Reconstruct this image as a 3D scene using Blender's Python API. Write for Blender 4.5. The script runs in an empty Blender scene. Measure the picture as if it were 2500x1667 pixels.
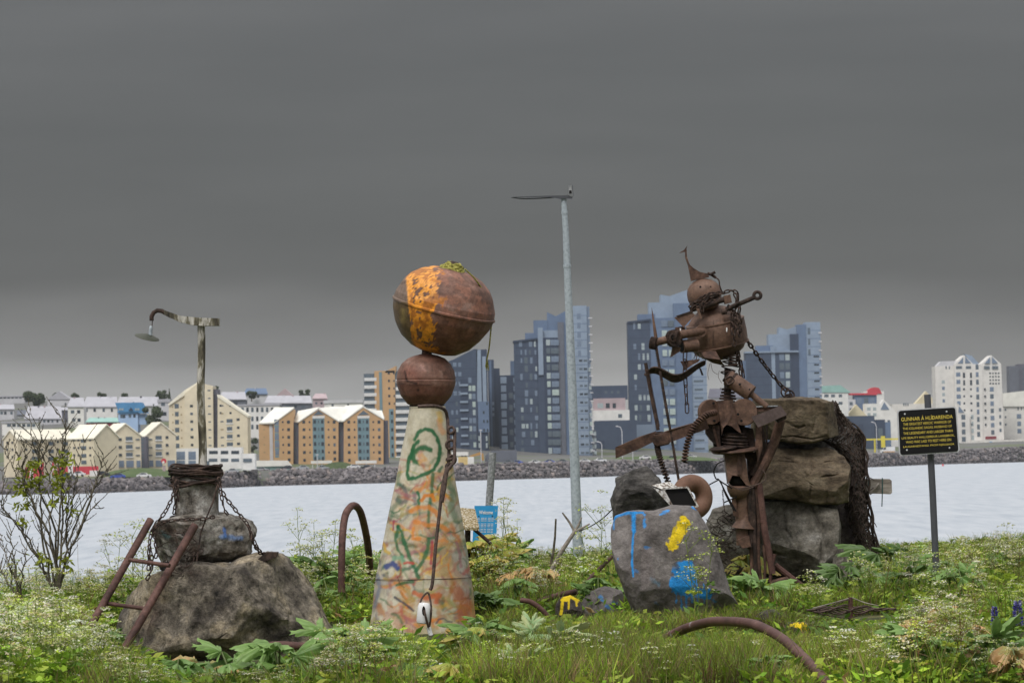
import bpy, bmesh, math, random
import numpy as np
from mathutils import Vector, Matrix
R = math.radians
sc = bpy.context.scene
COL = sc.collection
random.seed(7)
# ------------------------------------------------------------------ camera, sky, sun, exposure
F, CX, CY = 9580.0, 1250.0, 833.5          # focal length in photo pixels (long lens), picture centre
ROLL, PITCH, CAMZ = R(1.2), R(1.66), 1.6
WATER = CAMZ - 8.0
cr, sr, cp, sp = math.cos(ROLL), math.sin(ROLL), math.cos(PITCH), math.sin(PITCH)
def ray(px, py):
    x, y = (px - CX) / F, (CY - py) / F
    X, U = x * cr + y * sr, -x * sr + y * cr
    return X, cp - U * sp, sp + U * cp
def P(px, py, D):                            # the place seen at that pixel at distance D
    d = ray(px, py); t = D / d[1]
    return Vector((d[0] * t, D, CAMZ + d[2] * t))
cam_d = bpy.data.cameras.new('camera'); cam = bpy.data.objects.new('camera', cam_d); COL.objects.link(cam)
ax, ay = Vector((cr, sr * sp, -sr * cp)), Vector((sr, -cr * sp, cr * cp))
fw = Vector((0, cp, sp))
m = Matrix((ax, ay, -fw)).transposed().to_4x4(); m.translation = (0, 0, CAMZ)
cam.matrix_world = m
cam_d.sensor_width = 36; cam_d.lens = F / 2500 * 36
cam_d.clip_start = 1; cam_d.clip_end = 9000
cam_d.dof.use_dof = True; cam_d.dof.focus_distance = 35.5; cam_d.dof.aperture_fstop = 12.0
sc.camera = cam
w = bpy.data.worlds.new('World'); sc.world = w; w.use_nodes = True
SUN_EL, SUN_AZ = R(52), R(205)               # azimuth from north(+Y) clockwise
nt = w.node_tree; nt.nodes.clear(); N, L = nt.nodes.new, nt.links.new
out = N('ShaderNodeOutputWorld'); mixs = N('ShaderNodeMixShader'); b1 = N('ShaderNodeBackground'); b2 = N('ShaderNodeBackground')
sky = N('ShaderNodeTexSky'); sky.sky_type = 'NISHITA'; sky.sun_disc = False; sky.sun_elevation = SUN_EL; sky.sun_rotation = SUN_AZ
tc = N('ShaderNodeTexCoord'); sep = N('ShaderNodeSeparateXYZ'); mp = N('ShaderNodeMapping'); mp.inputs['Scale'].default_value = (5, 5, 26)
nz = N('ShaderNodeTexNoise'); nz.inputs['Scale'].default_value = 1.1; nz.inputs['Detail'].default_value = 3; nz.inputs['Roughness'].default_value = .45
L(tc.outputs['Generated'], sep.inputs[0]); L(tc.outputs['Generated'], mp.inputs[0]); L(mp.outputs[0], nz.inputs[0])
ma = N('ShaderNodeMath'); ma.operation = 'MULTIPLY_ADD'; ma.inputs[1].default_value = .034; ma.inputs[2].default_value = -.017
L(nz.outputs['Fac'], ma.inputs[0])
ad = N('ShaderNodeMath'); ad.operation = 'ADD'; L(sep.outputs['Z'], ad.inputs[0]); L(ma.outputs[0], ad.inputs[1])
rp = N('ShaderNodeValToRGB'); rp.color_ramp.interpolation = 'EASE'
E = rp.color_ramp.elements
def g(v): return (v, v * .995, v * .985, 1)
for i, (p, v) in enumerate([(0.0, .34), (.012, .26), (.026, .135), (.044, .075), (.085, .078), (.125, .096), (.32, .40), (1.0, 1.0)]):
    e = E[i] if i < 2 else E.new(p)
    e.position = p; e.color = g(v)
n5 = N('ShaderNodeTexNoise'); mp5 = N('ShaderNodeMapping'); mp5.inputs['Scale'].default_value = (9, 9, 60); mp5.inputs['Rotation'].default_value = (0, R(6), 0); n5.inputs['Scale'].default_value = 1; n5.inputs['Detail'].default_value = 4; L(tc.outputs['Generated'], mp5.inputs[0]); L(mp5.outputs[0], n5.inputs[0])
mr5 = N('ShaderNodeMapRange'); mr5.inputs[1].default_value = .3; mr5.inputs[2].default_value = .7; mr5.inputs[3].default_value = .92; mr5.inputs[4].default_value = 1.08; L(n5.outputs['Fac'], mr5.inputs[0])
vm5 = N('ShaderNodeVectorMath'); vm5.operation = 'SCALE'; L(rp.outputs[0], vm5.inputs[0]); L(mr5.outputs[0], vm5.inputs['Scale'])
L(ad.outputs[0], rp.inputs[0]); L(vm5.outputs[0], b2.inputs[0]); b2.inputs[1].default_value = 1.0
L(sky.outputs[0], b1.inputs[0]); b1.inputs[1].default_value = .05
mixs.inputs[0].default_value = .94
L(b1.outputs[0], mixs.inputs[1]); L(b2.outputs[0], mixs.inputs[2]); L(mixs.outputs[0], out.inputs[0])
sl = bpy.data.lights.new('sun', 'SUN'); sl.energy = 1.5; sl.angle = R(22); sl.color = (1, .97, .93)
so = bpy.data.objects.new('sun', sl); COL.objects.link(so)
so.rotation_euler = (R(90) - SUN_EL, 0, math.pi - SUN_AZ); so.location = (0, 0, 60)
vs = sc.view_settings; vs.view_transform = 'Standard'; vs.look = 'None'; vs.exposure = 0.5; vs.gamma = 1; vs.use_curve_mapping = False
sc.render.engine = 'CYCLES'
cy = sc.cycles; cy.use_denoising = True; cy.max_bounces = 6; cy.diffuse_bounces = 3; cy.glossy_bounces = 3; cy.transmission_bounces = 2; cy.volume_bounces = 1; cy.transparent_max_bounces = 6

# ------------------------------------------------------------------ numpy noise
def _hash(i, j, k, s):
    n = (i * 374761393 + j * 668265263 + k * 2147483647 + s * 1274126177) & 0xffffffff
    n = ((n ^ (n >> 13)) * 1274126177) & 0xffffffff
    n = ((n ^ (n >> 16)) * 2246822519) & 0xffffffff
    return ((n ^ (n >> 15)) & 0xffff) / 65535.0
def vnoise(p, s=0):
    p = np.asarray(p, float); b = np.floor(p).astype(np.int64); f = p - b; f = f * f * (3 - 2 * f)
    r = 0
    for a in (0, 1):
        for c in (0, 1):
            for d in (0, 1):
                wt = (f[:, 0] if a else 1 - f[:, 0]) * (f[:, 1] if c else 1 - f[:, 1]) * (f[:, 2] if d else 1 - f[:, 2])
                r = r + wt * _hash(b[:, 0] + a, b[:, 1] + c, b[:, 2] + d, s)
    return r * 2 - 1
def fbm(p, o=4, s=0, g_=.5):
    r, a, q = 0, 1, np.asarray(p, float)
    for i in range(o):
        r = r + a * vnoise(q, s + i * 17); a *= g_; q = q * 2.03 + 11.3
    return r
# ------------------------------------------------------------------ mesh builder
class MB:
    def __init__(s): s.v = []; s.f = []; s.smooth = False; s.col = None
    def add(s, vs, fs):
        b = len(s.v); s.v += [tuple(q) for q in vs]; s.f += [tuple(b + i for i in q) for q in fs]; return s
    def box(s, lo, hi, M_=None):
        x0, y0, z0 = lo; x1, y1, z1 = hi
        vs = [Vector(q) for q in ((x0,y0,z0),(x1,y0,z0),(x1,y1,z0),(x0,y1,z0),(x0,y0,z1),(x1,y0,z1),(x1,y1,z1),(x0,y1,z1))]
        if M_ is not None: vs = [M_ @ q for q in vs]
        return s.add(vs, [(0,3,2,1),(4,5,6,7),(0,1,5,4),(1,2,6,5),(2,3,7,6),(3,0,4,7)])
    def tube(s, pts, r, n=8, cap=True, closed=False):
        pts = [Vector(q) for q in pts]; k = len(pts)
        rs = r if isinstance(r, (list, tuple)) else [r] * k
        t = [(pts[min(i + 1, k - 1)] - pts[max(i - 1, 0)]).normalized() for i in range(k)]
        if closed: t = [(pts[(i + 1) % k] - pts[i - 1]).normalized() for i in range(k)]
        u = t[0].orthogonal().normalized(); vs = []
        for i in range(k):
            u = (u - t[i] * u.dot(t[i]))
            u = u.normalized() if u.length > 1e-9 else t[i].orthogonal().normalized()
            w_ = t[i].cross(u)
            for j in range(n):
                a = 2 * math.pi * j / n
                vs.append(pts[i] + (u * math.cos(a) + w_ * math.sin(a)) * rs[i])
        fs = [(i * n + j, i * n + (j + 1) % n, ((i + 1) % k) * n + (j + 1) % n, ((i + 1) % k) * n + j) for i in range(k if closed else k - 1) for j in range(n)]
        if cap and not closed: fs += [tuple(range(n))[::-1], tuple((k - 1) * n + j for j in range(n))]
        return s.add(vs, fs)
    def lathe(s, prof, o, axis, n=24, cap=True, sx=1.0):      # prof: (radius, distance along axis)
        o = Vector(o); a = Vector(axis).normalized(); u = a.cross(Vector((0, 1, 0)))
        u = u.normalized() if u.length > 1e-6 else a.orthogonal().normalized()
        w_ = a.cross(u); vs = []
        for (r, t) in prof:
            for j in range(n):
                q = 2 * math.pi * j / n
                vs.append(o + a * t + u * (r * math.cos(q) * sx) + w_ * (r * math.sin(q)))
        k = len(prof)
        fs = [(i * n + j, i * n + (j + 1) % n, (i + 1) * n + (j + 1) % n, (i + 1) * n + j) for i in range(k - 1) for j in range(n)]
        if cap: fs += [tuple(range(n))[::-1], tuple((k - 1) * n + j for j in range(n))]
        return s.add(vs, fs)
    def prism(s, poly, off):                                   # polygon of 3-D points extruded by off
        k = len(poly); off = Vector(off); a = [Vector(q) for q in poly]
        return s.add(a + [q + off for q in a], [tuple(range(k))[::-1], tuple(range(k, 2 * k))] + [(i, (i + 1) % k, k + (i + 1) % k, k + i) for i in range(k)])
    def sphere(s, c, r, n=14, m_=9, M_=None):
        r = (r, r, r) if not isinstance(r, (tuple, list)) else r; c = Vector(c); vs = []
        for i in range(m_ + 1):
            th = math.pi * i / m_
            for j in range(n):
                q = 2 * math.pi * j / n
                d = Vector((math.sin(th) * math.cos(q) * r[0], math.sin(th) * math.sin(q) * r[1], math.cos(th) * r[2]))
                vs.append(c + (M_ @ d if M_ is not None else d))
        return s.add(vs, [(i * n + j, (i + 1) * n + j, (i + 1) * n + (j + 1) % n, i * n + (j + 1) % n) for i in range(m_) for j in range(n)])
    def torus(s, c, R_, r, M_, n=24, k=10):
        c = Vector(c); vs = []
        for i in range(n):
            a = 2 * math.pi * i / n
            for j in range(k):
                b = 2 * math.pi * j / k
                vs.append(c + M_ @ Vector(((R_ + r * math.cos(b)) * math.cos(a), (R_ + r * math.cos(b)) * math.sin(a), r * math.sin(b))))
        return s.add(vs, [(i * k + j, ((i + 1) % n) * k + j, ((i + 1) % n) * k + (j + 1) % k, i * k + (j + 1) % k) for i in range(n) for j in range(k)])
ORG = {}
def mesh_from(name, mb, org=(0, 0, 0), smooth=None):
    me = bpy.data.meshes.new(name); o = Vector(org)
    me.from_pydata([tuple(Vector(q) - o) for q in mb.v], [], mb.f)
    bm = bmesh.new(); bm.from_mesh(me); bmesh.ops.recalc_face_normals(bm, faces=bm.faces); bm.to_mesh(me); bm.free()
    sm = mb.smooth if smooth is None else smooth
    if sm:
        me.polygons.foreach_set('use_smooth', [True] * len(me.polygons))
        if sm != 'all':
            try: me.set_sharp_from_angle(angle=R(38))
            except Exception: pass
    if mb.col is not None: setcol(me, mb.col)
    me.update(); return me
def setcol(me, c):
    a = me.color_attributes.new('Col', 'FLOAT_COLOR', 'POINT')
    c = np.asarray(c, np.float32)
    if c.shape[1] == 3: c = np.concatenate([c, np.ones((len(c), 1), np.float32)], 1)
    a.data.foreach_set('color', c.ravel())
def np_mesh(name, V, Fq, col=None, smooth=True):               # fast mesh from arrays (faces all of one size)
    me = bpy.data.meshes.new(name); V = np.asarray(V, np.float32); Fq = np.asarray(Fq, np.int32); k = Fq.shape[1]
    me.vertices.add(len(V)); me.vertices.foreach_set('co', V.ravel())
    me.loops.add(Fq.size); me.loops.foreach_set('vertex_index', Fq.ravel())
    me.polygons.add(len(Fq)); me.polygons.foreach_set('loop_start', np.arange(0, Fq.size, k, dtype=np.int32))
    me.polygons.foreach_set('use_smooth', np.full(len(Fq), smooth, bool))
    me.update(calc_edges=True)
    if col is not None: setcol(me, col)
    return me
def link(name, data, mat=None, parent=None):
    o = bpy.data.objects.new(name, data); COL.objects.link(o)
    if mat is not None and data is not None:
        if not data.materials: data.materials.append(mat)
    if parent is not None: o.parent = parent
    return o
def tag(o, label=None, cat=None, group=None, kind=None):
    if label: o['label'] = label
    if cat: o['category'] = cat
    if group: o['group'] = group
    if kind: o['kind'] = kind
    return o
def thing(name, loc, label, cat, group=None, rz=0):
    o = bpy.data.objects.new(name, None); COL.objects.link(o); o.location = loc; o.rotation_euler = (0, 0, rz)
    o.empty_display_size = .1
    ORG[o.name] = Vector(loc); return tag(o, label, cat, group)
def obj(name, mb, mat, parent=None, org=None, smooth=None):     # one mesh in world coordinates
    o_ = ORG[parent.name] if parent is not None else Vector(org if org is not None else (0, 0, 0))
    o = link(name, mesh_from(name, mb, o_, smooth), mat, parent)
    if parent is None: o.location = o_
    ORG[o.name] = o_; return o
# ------------------------------------------------------------------ materials
def srgb(r, g_, b): return tuple(((c / 255 + .055) / 1.055) ** 2.4 if c > 10 else c / 255 / 12.92 for c in (r, g_, b))
def mat(name, cols, scale=6, rough=.7, metal=0, bump=.2, bscale=None, bdist=.02, attr=None, detail=6, coord='Object', trans=0, stretch=None, spec=.35, rrange=0, speck=0, spk=.55):
    """cols: list of (position, linear rgb) across a noise field, or one colour. attr: paint held per vertex, alpha = cover."""
    m_ = bpy.data.materials.new(name); m_.use_nodes = True; t = m_.node_tree; t.nodes.clear(); N, L = t.nodes.new, t.links.new
    o = N('ShaderNodeOutputMaterial'); b = N('ShaderNodeBsdfPrincipled'); L(b.outputs[0], o.inputs[0])
    b.inputs['Roughness'].default_value = rough; b.inputs['Metallic'].default_value = metal; b.inputs['Specular IOR Level'].default_value = spec
    tcx = N('ShaderNodeTexCoord'); vec = tcx.outputs[coord] if coord in tcx.outputs else None
    if coord == 'World': gnode = N('ShaderNodeNewGeometry'); vec = gnode.outputs['Position']
    if stretch: mpx = N('ShaderNodeMapping'); mpx.inputs['Scale'].default_value = stretch; L(vec, mpx.inputs[0]); vec = mpx.outputs[0]
    single = isinstance(cols, tuple); csock = None
    if single: cols_ = [(0, tuple(c * .86 for c in cols)), (1, tuple(min(1, c * 1.12) for c in cols))]
    else: cols_ = cols
    n = N('ShaderNodeTexNoise'); n.inputs['Scale'].default_value = scale; n.inputs['Detail'].default_value = detail; n.inputs['Roughness'].default_value = .62
    L(vec, n.inputs['Vector'])
    rmp = N('ShaderNodeValToRGB'); e = rmp.color_ramp.elements
    lo, hi = .32, .68
    for i, (p, c) in enumerate(cols_):
        ps = lo + (hi - lo) * p; q = e[0] if i == 0 else e[len(e) - 1] if i == len(cols_) - 1 else e.new(ps)
        if i in (0, len(cols_) - 1): q.position = ps
        q.color = (*c, 1)
    L(n.outputs['Fac'], rmp.inputs[0]); csock = rmp.outputs[0]
    if attr:
        at = N('ShaderNodeAttribute'); at.attribute_name = 'Col'; mx = N('ShaderNodeMix'); mx.data_type = 'RGBA'
        L(at.outputs['Alpha'], mx.inputs[0]); L(csock, mx.inputs[6]); L(at.outputs['Color'], mx.inputs[7]); csock = mx.outputs[2]
    if speck:
        n4 = N('ShaderNodeTexNoise'); n4.inputs['Scale'].default_value = speck; n4.inputs['Detail'].default_value = 8; n4.inputs['Roughness'].default_value = .78; L(vec, n4.inputs['Vector'])
        mr4 = N('ShaderNodeMapRange'); mr4.inputs[1].default_value = .34; mr4.inputs[2].default_value = .66; mr4.inputs[3].default_value = 1 - spk; mr4.inputs[4].default_value = 1 + spk * .9; L(n4.outputs['Fac'], mr4.inputs[0])
        vm = N('ShaderNodeVectorMath'); vm.operation = 'SCALE'; L(csock, vm.inputs[0]); L(mr4.outputs[0], vm.inputs['Scale']); csock = vm.outputs[0]
    L(csock, b.inputs['Base Color'])
    if rrange:
        mr = N('ShaderNodeMapRange'); mr.inputs[1].default_value = .3; mr.inputs[2].default_value = .7; mr.inputs[3].default_value = rough - rrange; mr.inputs[4].default_value = rough + rrange
        L(n.outputs['Fac'], mr.inputs[0]); L(mr.outputs[0], b.inputs['Roughness'])
    if bump:
        n2 = N('ShaderNodeTexNoise'); n2.inputs['Scale'].default_value = bscale or scale * 4; n2.inputs['Detail'].default_value = 8; n2.inputs['Roughness'].default_value = .7
        L(vec, n2.inputs['Vector']); bp = N('ShaderNodeBump'); bp.inputs['Strength'].default_value = bump; bp.inputs['Distance'].default_value = bdist
        L(n2.outputs['Fac'], bp.inputs['Height']); L(bp.outputs[0], b.inputs['Normal'])
    if trans:
        tr = N('ShaderNodeBsdfTranslucent'); ms = N('ShaderNodeMixShader'); ms.inputs[0].default_value = trans
        L(csock, tr.inputs[0]); L(b.outputs[0], ms.inputs[1]); L(tr.outputs[0], ms.inputs[2]); L(ms.outputs[0], o.inputs[0])
    return m_
S = srgb
RUST = mat('rusty_iron', [(0, (.030, .018, .014)), (.35, (.068, .037, .027)), (.7, (.108, .060, .043)), (1, (.17, .098, .068))], 7, .75, .15, .35, 60, .004, speck=30, spk=0.5)
RUSTD = mat('dark_rusty_iron', [(0, (.014, .010, .009)), (.5, (.040, .025, .020)), (1, (.09, .056, .044))], 14, .8, .15, .4, 90, .004, speck=40, spk=0.5)
RUSTR = mat('red_rusty_pipe', [(0, (.045, .022, .018)), (.5, (.095, .046, .038)), (1, (.15, .08, .066))], 6, .7, .1, .35, 80, .003, speck=34, spk=0.4)
RUSTP = mat('rusty_pipe_with_paint_flakes', [(0, (.055, .026, .022)), (.6, (.105, .05, .042)), (.93, (.15, .078, .066)), (1.02, (.36, .35, .38)), (1.2, (.5, .5, .55))], 6, .6, .1, .3, 60, .003)
TERRA = mat('dull_red_painted_iron', [(0, (.085, .045, .034)), (.4, (.14, .07, .05)), (.75, (.19, .10, .075)), (1, (.24, .15, .12))], 5, .6, 0, .25, 50, .004, attr=True, speck=28, spk=0.4)
BROWN = mat('warm_brown_iron', [(0, (.068, .039, .028)), (.5, (.122, .069, .048)), (1, (.18, .108, .078))], 4, .62, .1, .22, 50, .003, speck=26, spk=0.4)
TORUS = mat('tan_rust_float', [(0, (.11, .055, .035)), (.5, (.165, .086, .056)), (1, (.20, .115, .08))], 3, .7, 0, .15, 50, .002, speck=20, spk=0.2)
BOULD = mat('pitted_grey_brown_rock', [(0, (0.039, 0.033, 0.029)), (.28, (0.116, 0.099, 0.080)), (.55, (0.231, 0.200, 0.160)), (.8, (0.341, 0.281, 0.198)), (1, (0.440, 0.385, 0.319))], 2.6, .92, 0, 1, 48, .03, attr=True, speck=16, spk=0.81)
CHUNK = mat('old_rough_concrete', [(0, (0.037, 0.033, 0.029)), (.3, (0.146, 0.128, 0.107)), (.6, (0.256, 0.238, 0.213)), (1, (0.439, 0.427, 0.403))], 7, .92, 0, 1, 50, .02, attr=True, speck=16, spk=0.76)
SAND = mat('brown_sandstone', [(0, (.04, .028, .018)), (.35, (.11, .082, .054)), (.65, (.155, .12, .08)), (1, (.22, .178, .125))], 3.2, .9, 0, 1, 46, .02, stretch=(1, 1, 1.8), speck=16, spk=0.57)
GREYST = mat('grey_olive_stone', [(0, (.05, .045, .036)), (.4, (.125, .112, .092)), (.7, (.19, .175, .15)), (1, (.30, .285, .26))], 3.5, .9, 0, 1, 46, .02, speck=16, spk=0.62)
DARKST = mat('dark_basalt', [(0, (.02, .019, .018)), (.5, (.065, .06, .056)), (1, (.15, .14, .13))], 7, .9, 0, 1, 50, .02, stretch=(1, 1, 2.2), speck=16, spk=0.62)
SMOOTHST = mat('grey_mauve_slab', [(0, (0.090, 0.079, 0.077)), (.5, (0.147, 0.132, 0.127)), (1, (0.218, 0.198, 0.192))], 3.5, .85, 0, 1, 46, .012, attr=True, speck=16, spk=0.43)
REDST = mat('reddish_grey_stone', [(0, (.05, .04, .037)), (.5, (.10, .08, .074)), (1, (.17, .145, .13))], 4, .9, 0, 1, 46, .02, speck=16, spk=0.52)
CONEM = mat('cream_painted_concrete', [(0, (.40, .35, .24)), (.5, (.52, .48, .37)), (1, (.62, .58, .48))], 5, .55, 0, .12, 40, .004, attr=True, speck=30, spk=0.15)
WOODP = mat('peeling_painted_pole', [(0, (.025, .022, .018)), (.35, (.09, .08, .055)), (.5, (.16, .145, .10)), (.62, (.42, .40, .36)), (1, (.5, .48, .44))], 16, .8, 0, .5, 60, .006, stretch=(1, 1, .28), speck=30, spk=0.4)
DRIFT = mat('grey_weathered_wood', [(0, (.10, .085, .07)), (.5, (.24, .21, .18)), (1, (.38, .35, .31))], 12, .85, 0, .4, 60, .004, stretch=(.3, 1, 1), speck=30, spk=0.4)
BARK = mat('dark_twig_bark', [(0, (.035, .03, .022)), (.6, (.11, .095, .07)), (1, (.19, .17, .125))], 25, .85, 0, .3)
GALV = mat('grey_blue_steel_post', [(0, (.24, .275, .31)), (.45, (.36, .41, .45)), (1, (.44, .49, .53))], 30, .55, .1, .3, 90, .003)
GALVD = mat('dull_galvanised_post', [(0, (.14, .145, .15)), (.5, (.24, .25, .26)), (1, (.42, .43, .45))], 40, .6, .2, .3, 90, .003)
DKST = mat('dark_grey_painted_steel', (.075, .078, .09), 8, .45, 0, .05)
BLACK = mat('black_sign_face', (.008, .008, .009), 10, .3, 0, 0)
VOIDM = mat('black_parts_and_hole_shade', (.006, .005, .005), 10, .9, 0, 0)  # near-black for wheels, wires and bolts; also paints shade into holes
SILVER = mat('pale_metal_rim', (.62, .63, .66), 10, .35, .3, 0)
GOLD = mat('yellow_lettering', (.72, .56, .09), 10, .5, 0, 0)
BLUES = mat('blue_sign_face', S(52, 148, 205), 8, .45, 0, 0)
WHITEP = mat('white_paint', (.78, .78, .78), 10, .5, 0, 0)
PORC = mat('white_porcelain', (.78, .78, .8), 10, .15, 0, 0, spec=.6)
LICH = mat('lichened_board', [(0, (.05, .035, .02)), (.3, (.17, .12, .05)), (.5, (.27, .21, .09)), (.68, (.45, .40, .32)), (1, (.62, .58, .52))], 60, .9, 0, .8, 120, .008)
PEEL = mat('peeling_white_paint_on_iron', [(0, (.10, .06, .045)), (.35, (.22, .19, .16)), (.55, (.55, .53, .5)), (1, (.7, .69, .66))], 30, .7, 0, .4, 80, .003)
ROPEY = mat('yellow_green_rope', [(0, (.07, .065, .015)), (.5, (.27, .25, .05)), (1, (.45, .42, .12))], 60, .8, 0, .5, 200, .004)
CABLE = mat('brown_rusty_cable', [(0, (.03, .02, .017)), (1, (.13, .085, .07))], 30, .75, 0, .4, 120, .003)
NETM = mat('dark_brown_net_twine', [(0, (.02, .014, .012)), (1, (.085, .06, .048))], 30, .85, 0, .3)
VEG = mat('living_foliage', (.1, .1, .1), 10, .55, 0, 0, attr=True, trans=.3, spec=.3)
LEAFM = mat('broad_leaf', (.1, .1, .1), 10, .42, 0, .25, 60, .004, attr=True, trans=.2, spec=.4)
# ------------------------------------------------------------------ setting: water, far shore, near ground
def hor(px): return 1111 - .02095 * (px - 1250)
SX = [-900, 0, 200, 400, 640, 934, 1130, 1380, 1800, 2150, 2260, 2480, 3400]
SWY = [1225, 1207, 1204.5, 1197, 1186, 1179, 1173, 1166, 1152, 1139, 1134, 1128, 1100]
STX = [-900, 0, 380, 640, 930, 1130, 1400, 1800, 2150, 2350, 2500, 3400]
STY = [1195, 1177, 1166, 1148, 1143, 1134, 1128, 1118, 1107, 1098, 1089, 1060]
def shoreD(px): return 8 * F / (np.interp(px, SX, SWY) - hor(px))
def topY(px): return np.interp(px, STX, STY)
WATM = mat('pale_rippled_water', [(0, (.34, .385, .445)), (.45, (.42, .46, .515)), (1, (.50, .53, .58))], .8, .45, 0, .22, 1.6, .2, coord='World', stretch=(.7, .055, 1), spec=.5)  # pale body colour stands in for the bright reflected sky
mb = MB(); n = 24
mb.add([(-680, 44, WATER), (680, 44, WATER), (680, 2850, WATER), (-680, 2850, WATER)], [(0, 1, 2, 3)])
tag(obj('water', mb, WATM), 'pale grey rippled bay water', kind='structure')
# land behind the revetment: rows of offsets from the shoreline
LANDM = mat('far_grass_and_asphalt', [(0, (.10, .10, .10)), (.5, (.13, .13, .125)), (.7, (.10, .12, .06)), (1, (.12, .14, .07))], .02, .95, 0, 0, coord='World')
pxs = np.linspace(-900, 3400, 80)
rows = [(4, 40), (10, 0), (14, 0), (40, -2), (90, -8), (200, -45), (260, -98), (340, -132), (450, -158), (600, -190), (800, -195), (1000, -185)]
V = []
for off, dy in rows:
    for px in pxs:
        D = float(shoreD(px)) + off; k = .35 + .65 * np.clip((1450 - px) / 1200, 0, 1) if dy < -10 else 1
        V.append(P(px, float(topY(px)) + dy * k, D))
W_ = len(pxs)
Fq = [(i * W_ + j, i * W_ + j + 1, (i + 1) * W_ + j + 1, (i + 1) * W_ + j) for i in range(len(rows) - 1) for j in range(W_ - 1)]
tag(link('hill', np_mesh('hill', [tuple(q) for q in V], Fq), LANDM), kind='structure')
# rock revetment along the far shore
ROCKM = mat('revetment_rock', [(0, (.05, .045, .048)), (.5, (.155, .14, .145)), (.8, (.25, .225, .225)), (1, (.36, .30, .27))], .9, .9, 0, .5, 3, .2, coord='World', detail=3, attr=True)
rng = np.random.default_rng(3)
ico = bmesh.new(); bmesh.ops.create_icosphere(ico, subdivisions=1, radius=1); IV = np.array([v.co[:] for v in ico.verts]); IF = np.array([[v.index for v in f.verts] for f in ico.faces]); ico.free()
Vs, Fs, b, Cs = [], [], 0, []
nrow = 8
for r_ in range(nrow):
    px = -380.0
    while px < 2900:
        D0 = float(shoreD(px)); t = r_ / (nrow - 1) + rng.normal(0, .05)
        yw = float(np.interp(px, SX, SWY)); yt = float(topY(px))
        pt = P(px, yw + (yt - yw) * min(max(t, 0), 1.0) + 1.5, D0 + 9 * t)
        sz = rng.uniform(.55, 1.15)
        M3 = Matrix.Rotation(rng.uniform(0, 6), 3, 'Z') @ Matrix.Rotation(rng.uniform(0, 6), 3, 'X')
        q = IV * (1 + rng.uniform(-.28, .25, (len(IV), 1))) * np.array([1.2, 1, .75]) * sz
        Vs.append(q @ np.array(M3).T + np.array(pt[:])); Fs.append(IF + b); b += len(IV)
        wet = t < .24; base = np.array([(.15, .135, .14), (.21, .19, .195), (.10, .09, .098), (.26, .215, .20), (.07, .065, .07)][rng.choice(5, p=[.35, .25, .2, .08, .12])]); c_ = base * (.32 if wet else 1) * rng.uniform(.75, 1.25); Cs.append(np.tile([*c_, .75], (len(IV), 1)))
        px += sz * 1.35 * F / D0
tag(link('rock_revetment', np_mesh('rock_revetment', np.concatenate(Vs), np.concatenate(Fs), np.concatenate(Cs), smooth=False), ROCKM), 'long grey rock revetment along the far shore', 'rocks', kind='stuff')
mb = MB(); vs = []
for px in pxs:
    D = float(shoreD(px)); vs += [P(px, float(np.interp(px, SX, SWY)) + 8, D + 3.5), P(px, float(topY(px)) + 5, D + 11)]
mb.add(vs, [(2 * i, 2 * i + 2, 2 * i + 3, 2 * i + 1) for i in range(W_ - 1)])
tag(obj('embankment', mb, ROCKM), kind='structure')
# ------------------------------------------------------------------ buildings
UNIT = MB().box((-.5, -.5, -.5), (.5, .5, .5))
UMESH = {}
def unit(mt, kind='window'):
    k = (mt.name, kind)
    if k not in UMESH:
        UMESH[k] = mesh_from(kind, UNIT); UMESH[k].materials.append(mt)
    return UMESH[k]
def wall(name, c, sc_=.3, v=.085): return mat(name, [(0, tuple(q * (1 - v) for q in c)), (1, tuple(min(1, q * (1 + v)) for q in c))], sc_, .8, 0, 0, coord='World', detail=3)
YEL = wall('cream_yellow_render', (.68, .60, .45)); YEL2 = wall('cream_roof', (.80, .76, .64)); YELD = wall('dark_ochre_render', (.34, .26, .14))  # YELD: darker ochre for small window squares
ORA = wall('orange_brick_cladding', (.50, .315, .165)); WHT = wall('white_render', (.72, .71, .69)); WROOF = wall('white_roof_sheet', (.72, .71, .66))
GRYR = wall('pale_grey_roof', (.40, .40, .44)); GRYW = wall('light_grey_render', (.52, .52, .55)); TEAL = wall('blue_teal_panel', (.15, .24, .28))
DRK = wall('haze_slate_cladding', (.048, .068, .112)); DRK2 = wall('haze_navy_cladding', (.034, .050, .088)); PAL = wall('haze_pale_cladding', (.23, .29, .38)); MIDB = wall('haze_blue_cladding', (.115, .165, .26))  # blued tower tones: distance haze put into the cladding colours
RECS = wall('dark_recess_cladding', (.11, .11, .14)); PINK = wall('pinkish_render', (.42, .33, .35)); REDW = wall('dark_red_boards', (.22, .035, .045)); BLUR = wall('blue_sheet_roof', (.08, .25, .48)); BLUW = wall('light_blue_boards', (.36, .50, .72))
TEALR = wall('pale_teal_roof', (.28, .46, .42)); CREAM = wall('cream_gable_render', (.62, .55, .38)); REDR = wall('bright_red_roof', (.52, .05, .07)); HOTL = wall('off_white_render', (.66, .64, .61)); DGR = wall('dark_grey_render', (.12, .13, .16))
GLD = mat('dark_window_glass', (.03, .042, .055), 3, .15, 0, 0, spec=.6); GLM = mat('mid_window_glass', (.10, .13, .16), 3, .2, 0, 0, spec=.6); GLP = mat('pale_curtained_glass', (.36, .42, .44), 3, .25, 0, 0, spec=.6); GLB = mat('blue_grey_glass', (.16, .21, .29), 3, .2, 0, 0, spec=.6)
GLL = mat('light_sage_glass', (.40, .48, .46), 3, .25, 0, 0, spec=.6); WFR = mat('white_balcony_panel', (.66, .66, .66), 3, .6, 0, 0)
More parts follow.
